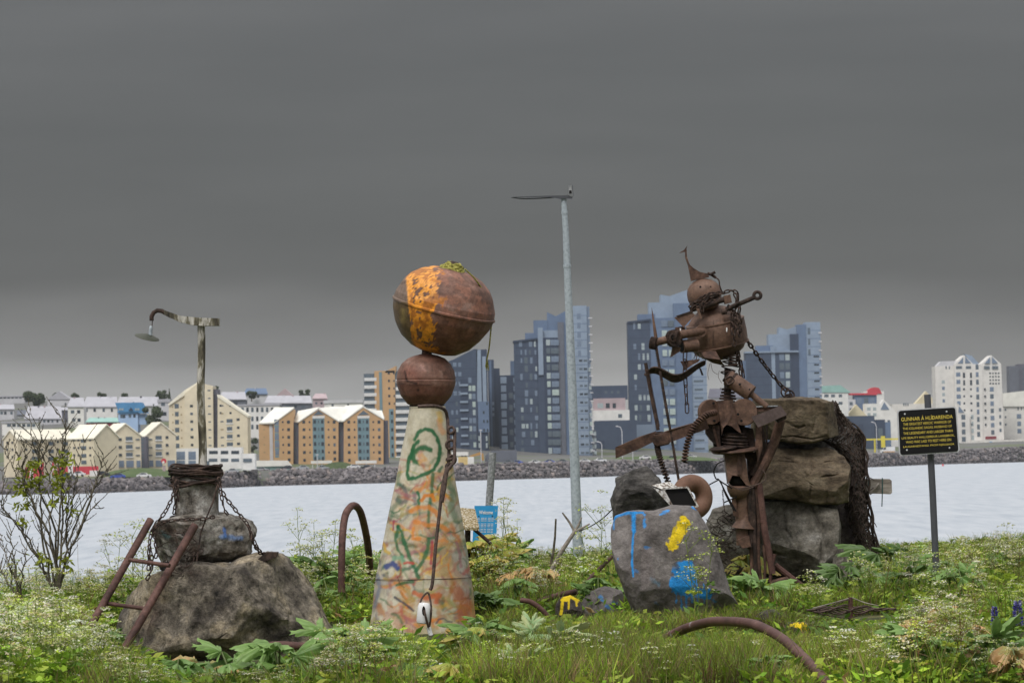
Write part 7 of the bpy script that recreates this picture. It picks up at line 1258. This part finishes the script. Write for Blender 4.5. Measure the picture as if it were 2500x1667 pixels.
# grass, ground leaves, horsetails
plant_mass('grass', 'long olive green grass growing between the scrap and stones', 'grass', [tuft(20, .32, .05, [GR[1] * .8, GR[2] * .8, GR[3] * .72, np.array([.19, .19, .05]), np.array([.25, .20, .085]), np.array([.17, .12, .06])]) for i in range(6)], [.30] * 6, 19000, lambda px, D: np.where((px > 1130) & (px < 2150) & (D < 36), .95, .30) * (1 - .5 * ramp(px, 2200, 2600)), minh=.03)
plant_mass('ground_leaves', 'mixed low green leaves covering the bank', 'ground cover', [clump(26, .11, .16, .085, GREENS) for i in range(6)], [.17] * 6, 15000, lambda px, D: np.where((px > 1250) & (px < 1980) & (D < 34), .25, .85), smax=1.5, minh=.03)
plant_mass('horsetails', 'feathery green horsetails among the grass', 'horsetails', [horsetail(.32) for i in range(5)], [.34] * 5, 3600, lambda px, D: np.where((px > 1100) & (px < 1750) & (D < 36), .75, .12))
plant_mass('withered_litter', 'brown withered leaves and stalks lying in the grass', 'leaf litter', [clump(14, .12, .08, .10, DRY) for i in range(4)], [.1] * 4, 2600, lambda px, D: ramp(patch(px, D, .6, 5), -.05, .5) * .7)
plant_mass('cow_parsley', 'mass of white flowering cow parsley covering the bank', 'cow parsley', [cowparsley(.55, 7, 14, .85) for i in range(6)] + [cowparsley(.5, 6, 16, .6) for i in range(4)], [.66] * 10, 3600, lambda px, D: np.where(px < 880, .9, np.where((px > 1950), .5, np.where(D > 40, .6, np.where((D > 35) & (px < 1500), .35, .06)))) * np.where((D > 42) & (px > 1300), 1.6, 1) * (.45 + .55 * ramp(patch(px, D, 1, 3), -.4, .3)))
plant_mass('seeding_parsley', 'yellowing half seeded cow parsley stems on the right bank', 'cow parsley', [cowparsley(.5, 8, 6, .45, .3, .035) for i in range(5)], [.6] * 5, 1500, lambda px, D: np.where((px > 1980) | ((px > 150) & (px < 1250)), .65, .08) * (.4 + .6 * ramp(patch(px, D, 1, 13), -.3, .3)))
# single tall plants
def single(label, px, pyb, pyt, D=None, kindf=None, grp='tall cow parsley stems standing clear', **k):
    b = GP(px, pyb) if D is None else P(px, pyb, D); h = (P(px, pyt, b.y) - b).z; k = dict(k); k.setdefault('umb', .06); q, c, kk = cowparsley(h / 1.14, **k); q2, c2, k2 = cowparsley(h / 1.14 * .86, **k); q = np.concatenate([q, q2 + np.array([.07, .03, 0], np.float32)]); c = np.concatenate([c, c2]); kk = np.concatenate([kk, k2]); o = thing('cow_parsley_plant', b, label, 'cow parsley', grp)
    for n_, sel in (('stem', kk == 0), ('leaflets', kk == 1), ('flower_heads', kk == 2)):
        if not sel.any(): continue
        V = q[sel].reshape(-1, 3); ch = link(n_, np_mesh(n_, V, np.arange(len(V)).reshape(-1, 4), np.repeat(c[sel], 4, 0), smooth=False), VEG, o)
        if n_ != 'stem': ch['kind'] = 'stuff'
    return o
for lb, px, b_, t, k in [('tall cow parsley with side branches before the blue welcome sign', 1226, 1470, 1212, dict(nb=9, nleaf=6, branchy=.55)), ('leafy cow parsley right of the welcome sign', 1262, 1460, 1250, dict(nb=8, nleaf=8, flow=.6)), ('bushy cow parsley against the water right of the chain plate', 735, 1470, 1258, dict(nb=16, nleaf=10, branchy=.7, flow=.8)), ('second bushy cow parsley beside the narrow pipe hoop', 790, 1470, 1285, dict(nb=12, nleaf=8, branchy=.6, flow=.7)), ('cow parsley inside the narrow pipe hoop', 882, 1470, 1300, dict(nb=8, nleaf=8, flow=.6)),
                          ('cow parsley rising behind the ladder top', 318, 1520, 1278, dict(nb=11, nleaf=8, branchy=.7, flow=.6)), ('thin cow parsley left of the ladder', 268, 1520, 1300, dict(nb=9, nleaf=8, branchy=.6, flow=.9)), ('dried umbel plant between shrub and ladder', 212, 1500, 1296, dict(nb=3, nleaf=2, flow=.5, dry=1.0, umb=.1, branchy=.2)), ('cow parsley left of the painted slab', 1474, 1500, 1212, dict(nb=10, nleaf=8, branchy=.6, flow=.5)), ('thin cow parsley before the lamp post foot', 1440, 1480, 1300, dict(nb=8, nleaf=8, branchy=.6, flow=.8)),
                          ('cow parsley in front of the painted slab', 1706, 1530, 1285, dict(nb=9, nleaf=2, branchy=.6, flow=.35)), ('shorter cow parsley before the blue paint patch', 1672, 1535, 1372, dict(nb=6, nleaf=2, flow=.4)), ('cow parsley at the net foot', 2118, 1480, 1358, dict(nb=8, nleaf=6, flow=.7)), ('cow parsley covering the black sign post foot', 2262, 1530, 1362, dict(nb=12, nleaf=8, branchy=.7, flow=.5)), ('tall cow parsley at the far end of the flower bank', 2462, 1440, 1288, dict(nb=9, nleaf=6, flow=.9)), ('cow parsley beside the bottom stone of the pile', 1985, 1500, 1405, dict(nb=8, nleaf=6, flow=.8)), ('dry cow parsley near the lupins', 2360, 1590, 1500, dict(nb=7, nleaf=5, flow=.4, dry=.6))]: single(lb, px, b_, t, **k)
# ------------------------------------------------------------------ broad lobed leaves
def leafmesh(L_, seed, cols, edge=None, curl=.25, wrinkle=.02):
    r = np.random.default_rng(seed); na, nr = 121, 5; th = np.linspace(-2.35, 2.35, na); per = .84; lob = (.5 + .5 * np.cos(2 * math.pi * th / per)); saw = 1 - np.abs(((th * 9.5) % 1) - .5) * .34
    rad = (.26 + .74 * lob ** .8) * saw * (1.05 - .38 * (np.abs(th) / 2.35) ** 1.2) * (1 + np.repeat(r.normal(0, .09, 12), 11)[:na]); V, C_ = [], []
    for j in range(nr + 1):
        t = j / nr; rr = L_ * .68 * rad * t; x = rr * np.cos(th) + L_ * .02; y = rr * np.sin(th)
        z = L_ * (-.13 * t * (1 - .3 * t) * np.abs(np.sin(math.pi * th / per)) - curl * t * t * rad + wrinkle * r.normal(0, 1, na) * t)
        V.append(np.stack([x, y, z], 1)); w_ = np.clip((lob - .985) * 60, 0, 1)[:, None] * (t < .95); base = np.array(cols[0]) * (1 - t) + np.array(cols[1]) * t; c = base * (1 - .5 * w_) + np.array([.26, .33, .12]) * .5 * w_; c = c * r.uniform(.8, 1.2, (na, 1))
        if edge is not None: m_ = np.clip((t - .6 + np.repeat(r.normal(0, .3, 12), 11)[:na] + r.normal(0, .1, na)) * 3, 0, 1)[:, None]; c = c * (1 - m_) + np.array(edge) * m_
        C_.append(c)
    V = np.concatenate(V); F_ = [(j * na + i, (j + 1) * na + i, (j + 1) * na + i + 1, j * na + i + 1) for j in range(nr) for i in range(na - 1)]
    me = np_mesh('leaf', V, F_, np.clip(np.concatenate(C_), 0, .8)); me.materials.append(LEAFM); return me
LG = [leafmesh(1, i, ((0.098, 0.194, 0.043), (0.165, 0.290, 0.068)) if i % 2 else ((0.136, 0.253, 0.057), (0.214, 0.349, 0.098)), None, .22 + .05 * (i % 3)) for i in range(6)]
LPALE = [leafmesh(1, 20 + i, ((0.232, 0.369, 0.155), (0.349, 0.485, 0.253)), (0.388, 0.426, 0.194), .12) for i in range(3)]; LYEL = [leafmesh(1, 30 + i, ((0.290, 0.369, 0.057), (0.388, 0.426, 0.068)), (0.524, 0.388, 0.116), .3) for i in range(4)]; LBRN = [leafmesh(1, 40 + i, ((0.310, 0.310, 0.098), (0.542, 0.388, 0.174)), (0.581, 0.349, 0.155), .45, .07) for i in range(4)]; LDK = [leafmesh(1, 50 + i, ((0.057, 0.116, 0.024), (0.098, 0.174, 0.039)), None, .3) for i in range(3)]
STK = mat('leaf_stalk', (.11, .14, .05), 10, .5)
def hogweed(label, px, pyb, size, n_, pool, up=.35, rh=None, spread=1.0, seed=0, az0=None, grp=None, name='hogweed_plant', cat='broad leaved plant'):
    b = GP(px, pyb); o = thing(name, b, label, cat, grp); r = random.Random(seed + int(px)); mb = MB()
    for i in range(n_):
        az = (i * 2.4 + r.uniform(-.4, .4)) if az0 is None else az0[i % len(az0)] + r.uniform(-.3, .3); h = (rh or size * .72) * r.uniform(.45, 1.2); d = Vector((math.cos(az), math.sin(az), 0)); p0 = Vector((r.uniform(-.04, .04), r.uniform(-.04, .04), -.02)); p1 = d * size * .28 * spread * r.uniform(.5, 1.2) + Vector((0, 0, h)); mb.tube([p0, p0.lerp(p1, .55) + Vector((0, 0, h * .12)), p1], [.011, .008, .006], 5)
        lf = link('leaf', r.choice(pool), None, o); s_ = size * r.uniform(.6, 1.05); tilt = r.uniform(-.45, .75) ; q = Matrix.Rotation(az, 4, 'Z') @ Matrix.Rotation(tilt - up, 4, 'Y') @ Matrix.Rotation(r.uniform(-.7, .7), 4, 'X'); lf.matrix_local = Matrix.Translation(p1) @ q @ Matrix.Diagonal((s_, s_ * r.uniform(.85, 1.1), s_, 1))
    mb.smooth = 'all'; link('leaf_stalks', mesh_from('leaf_stalks', mb), STK, o); return o
HG = 'broad lobed hogweed plants in the near grass'
for a in [('big green lobed plant at the boulder foot end', 815, 1650, .46, 11, LG), ('second big green lobed plant left of the white knobs', 915, 1640, .4, 9, LG, .35, .2), ('green lobed plant between cone and white knobs', 955, 1590, .26, 6, LG, .35, .1), ('green lobed plant right of the white knobs', 1165, 1640, .4, 8, LG), ('yellow green lobed plant below the cone right side', 1205, 1640, .38, 7, LYEL),
          ('pale sage lobed plant in the near middle grass', 1330, 1655, .40, 9, LPALE), ('small pale sage lobed plant at the picture foot', 1265, 1690, .36, 7, LPALE), ('bright green lobed plant at the foot right of middle', 1860, 1690, .28, 6, LG), ('large green lobed plant below the withered leaves', 2270, 1672, .48, 10, LG), ('large green lobed plant under the lupins', 2430, 1668, .44, 9, LG), ('withered brown lobed plant before the lupins', 2250, 1612, .36, 9, LBRN), ('second withered tan lobed plant near the pink stone', 2330, 1618, .34, 8, LBRN), ('brown tipped plant at the lower corner', 2490, 1690, .34, 6, LBRN),
          ('crinkled green lobed plant between slab and pile', 1858, 1492, .38, 9, LG), ('brown edged lobed plant standing before the warrior legs', 1835, 1420, .42, 5, LYEL), ('small glossy plant below the bottom stone', 2128, 1462, .34, 6, LG), ('dark leafy plant at the foot of the net', 2150, 1440, .5, 9, LDK), ('second dark leafy plant right of the net foot', 2200, 1420, .42, 7, LDK), ('yellowing lobed plant below the blue sign', 1185, 1470, .46, 11, LYEL, .35, .52), ('green and yellow lobed plant right of the blue sign foot', 1235, 1450, .42, 9, LYEL + LG, .35, .42), ('brown withered plant right of the blue sign foot', 1300, 1470, .38, 7, LBRN),
          ('dark green lobed plant inside the narrow hoop', 872, 1460, .42, 10, LG, .35, .42), ('green lobed plant between hoop and cone', 912, 1440, .36, 8, LG, .35, .4), ('green lobed plant left of the narrow hoop', 800, 1490, .36, 7, LG), ('green and yellow lobed plant before the boulder', 560, 1688, .32, 7, LG + LBRN), ('pale green plant at the boulder foot', 430, 1688, .30, 7, LG), ('brown edged leaf plant left of the low pipe arc', 505, 1680, .26, 5, LBRN + LG), ('sage lobed plant right of the cone base', 1290, 1570, .26, 6, LPALE), ('upright single leaf plant behind the yellow lobed plant', 1262, 1400, .34, 3, LDK), ('small lobed plant on the right bank', 2320, 1440, .34, 6, LG), ('leafy plant near the far right bank edge', 2440, 1420, .36, 6, LG), ('green lobed plant at the near left corner', 120, 1690, .4, 8, LG), ('green lobed plant hidden in the left flowers', 250, 1620, .34, 7, LG), ('green lobed plant at the picture foot below the boulder', 690, 1695, .4, 8, LG), ('green lobed plant before the low pipe arc end', 860, 1690, .42, 8, LG), ('light green lobed plant left of the knobs at the foot', 968, 1705, .34, 7, LG, .35, .2), ('yellow tinged lobed plant right of the knobs at the foot', 1135, 1705, .34, 7, LYEL, .35, .2), ('mid green lobed plant right of the cone base', 1170, 1580, .3, 6, LG), ('dark lobed plant between boulder and narrow hoop', 770, 1470, .4, 9, LDK + LG, .35, .4), ('dark lobed plant hugging the cone left foot', 880, 1500, .36, 9, LDK + LG, .35, .32), ('dark lobed plant at the cone right foot', 1178, 1530, .38, 9, LDK + LG, .35, .34), ('green lobed plant behind the bent thin pipe', 1265, 1500, .36, 8, LG + LDK, .35, .34), ('yellow leaved plant right of the mossy table struts', 1210, 1440, .44, 9, LYEL, .35, .5), ('dark lobed plant against the painted slab left side', 1462, 1505, .34, 8, LDK + LG, .35, .3), ('dark lobed plant behind the wire spindle', 2060, 1470, .38, 9, LDK, .35, .3), ('dark lobed plant left of the black sign post', 2225, 1470, .4, 9, LDK + LG, .35, .34), ('green lobed plant right of the black sign post', 2350, 1480, .38, 8, LG, .35, .3), ('brown curled leaf plant in the near grass', 1440, 1690, .3, 5, LBRN)]: hogweed(*a, grp=HG, seed=3)
# ------------------------------------------------------------------ lupins
LUPC = [np.array(c) for c in ((.10, .09, .36), (.16, .14, .48), (.07, .06, .26), (.42, .42, .62))]
def lupin(label, px, pyt, pyb, D, big=1.0):
    s_ = D / F; b = P(px, pyb + 70, D); b.z = float(gz(b.x, b.y)); o = thing('lupin', b, label, 'lupin', 'purple lupins at the right edge'); zt, zb = P(px, pyt, D).z - b.z, P(px, pyb, D).z - b.z; q = Q(); mb = MB(); mb.tube([(0, 0, 0), (0, 0, zt)], .006, 5); link('stem', mesh_from('stem', mb), STK, o)
    for k in range(190):
        t = rn.random(); z = zb + (zt - zb) * t; r_ = .034 * big * (1.05 - t) ** .6; az = rn.uniform(0, 6.28); c = np.array([math.cos(az) * r_, math.sin(az) * r_, z]); q.leaf(c * [.5, .5, 1], [math.cos(az), math.sin(az), rn.uniform(.1, .6)], .026 * big, .018 * big, LUPC[min(3, int(rn.random() ** 1.4 * 4))] * rn.uniform(.8, 1.2))
    a, c, k = q.arr(); V = a.reshape(-1, 3); link('flower_spike', np_mesh('flower_spike', V, np.arange(len(V)).reshape(-1, 4), np.repeat(c, 4, 0), smooth=False), VEG, o); q = Q()
    for k in range(16):
        az = rn.uniform(0, 6.28); c = np.array([math.cos(az), math.sin(az), 0]) * rn.uniform(.05, .16) + np.array([0, 0, rn.uniform(.05, max(.1, zb))]); q.strip([0, 0, c[2] * .6], c, .004, .003, GR[1])
        for j in range(8): aj = j * .785; q.leaf(c, [math.cos(aj), math.sin(aj), .25], .06, .016, GR[rn.integers(0, 2)])
    a, c, k = q.arr(); V = a.reshape(-1, 3); ch = link('leaves', np_mesh('leaves', V, np.arange(len(V)).reshape(-1, 4), np.repeat(c, 4, 0), smooth=False), VEG, o); ch['kind'] = 'stuff'
for a in [('tallest purple lupin at the picture edge', 2487, 1468, 1528, 31.5, 1.25), ('purple lupin beside a yellow leaf', 2431, 1482, 1538, 31.5, 1.0), ('slender lupin between the two low lupins', 2447, 1560, 1598, 29.6, .8), ('low lupin at the bottom under the tallest one', 2468, 1586, 1614, 29.5, .85), ('low dark lupin near the withered leaves', 2398, 1594, 1624, 29.4, .85)]: lupin(*a)
# ------------------------------------------------------------------ bare shrubs
def shrub(label, stems, D, leafs, seed=1, r0=.0125):
    r = random.Random(seed); b = P(*stems[0][0], D); o = thing('bare_shrub', b, label, 'shrub'); tw, bu = MB(), MB()
    for st in stems:
        pts = smoothpath([P(x, y, D + r.uniform(-.25, .25) * (i / len(st))) for i, (x, y) in enumerate(st)], 5); pts = [p_ + Vector((r.gauss(0, .008), 0, r.gauss(0, .006))) for p_ in pts]; k = len(pts); mb = MB(); mb.tube(pts, [r0 * (1 - .82 * i / (k - 1)) for i in range(k)], 6); mb.smooth = 'all'; obj('branch', mb, BARK, o)
        for i in range(int(k * .3), k):
            for rep in range(1 if i % 2 else 2):
                if r.random() < .75:
                    d = (pts[i] - pts[i - 1]).normalized(); sd = Vector((r.choice((-1, 1)) * r.uniform(.5, 1), r.uniform(-.5, .5), r.uniform(.2, .9))); L_ = r.uniform(.04, .2); e_ = pts[i] + (d * .6 + sd * .6) * L_; m_ = (pts[i] + e_) / 2 + Vector((r.uniform(-.01, .01), 0, -.006)); tw.tube([pts[i], m_, e_], [.005, .004, .0025], 4)
                    for q_ in (m_, e_, e_.lerp(m_, .5)): bu.sphere(q_ + Vector((r.uniform(-.004, .004), 0, .004)), .0055, 5, 3)
            if r.random() < .7: bu.sphere(pts[i] + Vector((r.choice((-1, 1)) * .008, 0, 0)), .007, 5, 3)
    t_ = obj('twigs', tw, BARK, o); t_['kind'] = 'stuff'; t_ = obj('buds', bu, BARK, o); t_['kind'] = 'stuff'; q = Q()
    for (x, y, k) in leafs:
        c = np.array((P(x, y, D - .05) - b)[:])
        for i in range(int(22 * k)): az = rn.uniform(0, 6.28); q.leaf(c + rn.normal(0, .035 * k ** .5, 3), [math.cos(az), rn.normal(0, .6), math.sin(az) * .8], .075 * rn.uniform(.7, 1.2), .03, np.array([.26, .30, .03]) * rn.uniform(.6, 1.3))
    if q.q: a, c, k = q.arr(); V = a.reshape(-1, 3); ch = link('young_leaves', np_mesh('young_leaves', V, np.arange(len(V)).reshape(-1, 4), np.repeat(c, 4, 0), smooth=False), VEG, o); ch['kind'] = 'stuff'
B0 = (140, 1460)
shrub('nearly bare shrub with yellow green tufts against the water', [[B0, (120, 1360), (90, 1250), (60, 1190), (30, 1140), (4, 1085)], [B0, (128, 1330), (70, 1200), (45, 1130), (33, 1060)], [B0, (135, 1300), (95, 1190), (97, 1120), (75, 1060), (73, 1000)], [(130, 1440), (105, 1330), (98, 1210), (100, 1110), (96, 1018)], [B0, (142, 1320), (150, 1220), (152, 1120), (160, 1050), (142, 1003)], [B0, (150, 1330), (155, 1200), (152, 1080), (168, 1045)], [(142, 1450), (150, 1360), (170, 1250), (185, 1180), (207, 1080)], [B0, (160, 1360), (180, 1290), (215, 1220), (240, 1180), (268, 1145)], [B0, (165, 1370), (190, 1300), (228, 1235), (246, 1240)], [(190, 1310), (225, 1200), (240, 1160), (252, 1110)], [B0, (110, 1400), (60, 1300), (20, 1260), (2, 1225)], [B0, (100, 1380), (40, 1280), (10, 1235), (5, 1150)], [B0, (140, 1400), (120, 1290), (130, 1210), (110, 1130), (112, 1095)], [B0, (152, 1400), (165, 1330), (160, 1260), (172, 1190), (178, 1130)], [(60, 1190), (55, 1150), (62, 1090)], [(155, 1180), (140, 1130), (112, 1095)]], 36.0,
      [(80, 1142, 2.2), (153, 1125, 1.4), (62, 1187, 1.6), (90, 1183, 1.6), (148, 1163, 1.5), (140, 1190, 1.4), (55, 1232, 1.2), (45, 1195, 1), (105, 1365, 1.3), (150, 1372, 1.2), (130, 1225, .8), (172, 1245, .8), (60, 1275, .7)], 4)
shrub('small bare shrub at the left edge below the tufted one', [[(48, 1500), (40, 1420), (20, 1370), (2, 1310)], [(48, 1500), (50, 1430), (62, 1370), (65, 1325)], [(48, 1500), (30, 1440), (8, 1400), (-8, 1370)], [(48, 1500), (38, 1400), (28, 1340), (26, 1300)]], 35.5, [], 9, .012)
# ------------------------------------------------------------------ air between here and the far shore
hz_ = MB().box((-690, -20, -11), (690, 2900, 76)); hm = bpy.data.materials.new('thin_air'); hm.use_nodes = True; t = hm.node_tree; t.nodes.clear(); oo = t.nodes.new('ShaderNodeOutputMaterial'); pv_ = t.nodes.new('ShaderNodeVolumePrincipled'); pv_.inputs['Color'].default_value = (.9, .94, 1, 1); pv_.inputs['Density'].default_value = .00003; t.links.new(pv_.outputs[0], oo.inputs['Volume'])
tag(obj('haze', hz_, hm), 'thin pale air over the bay', 'haze', kind='stuff')
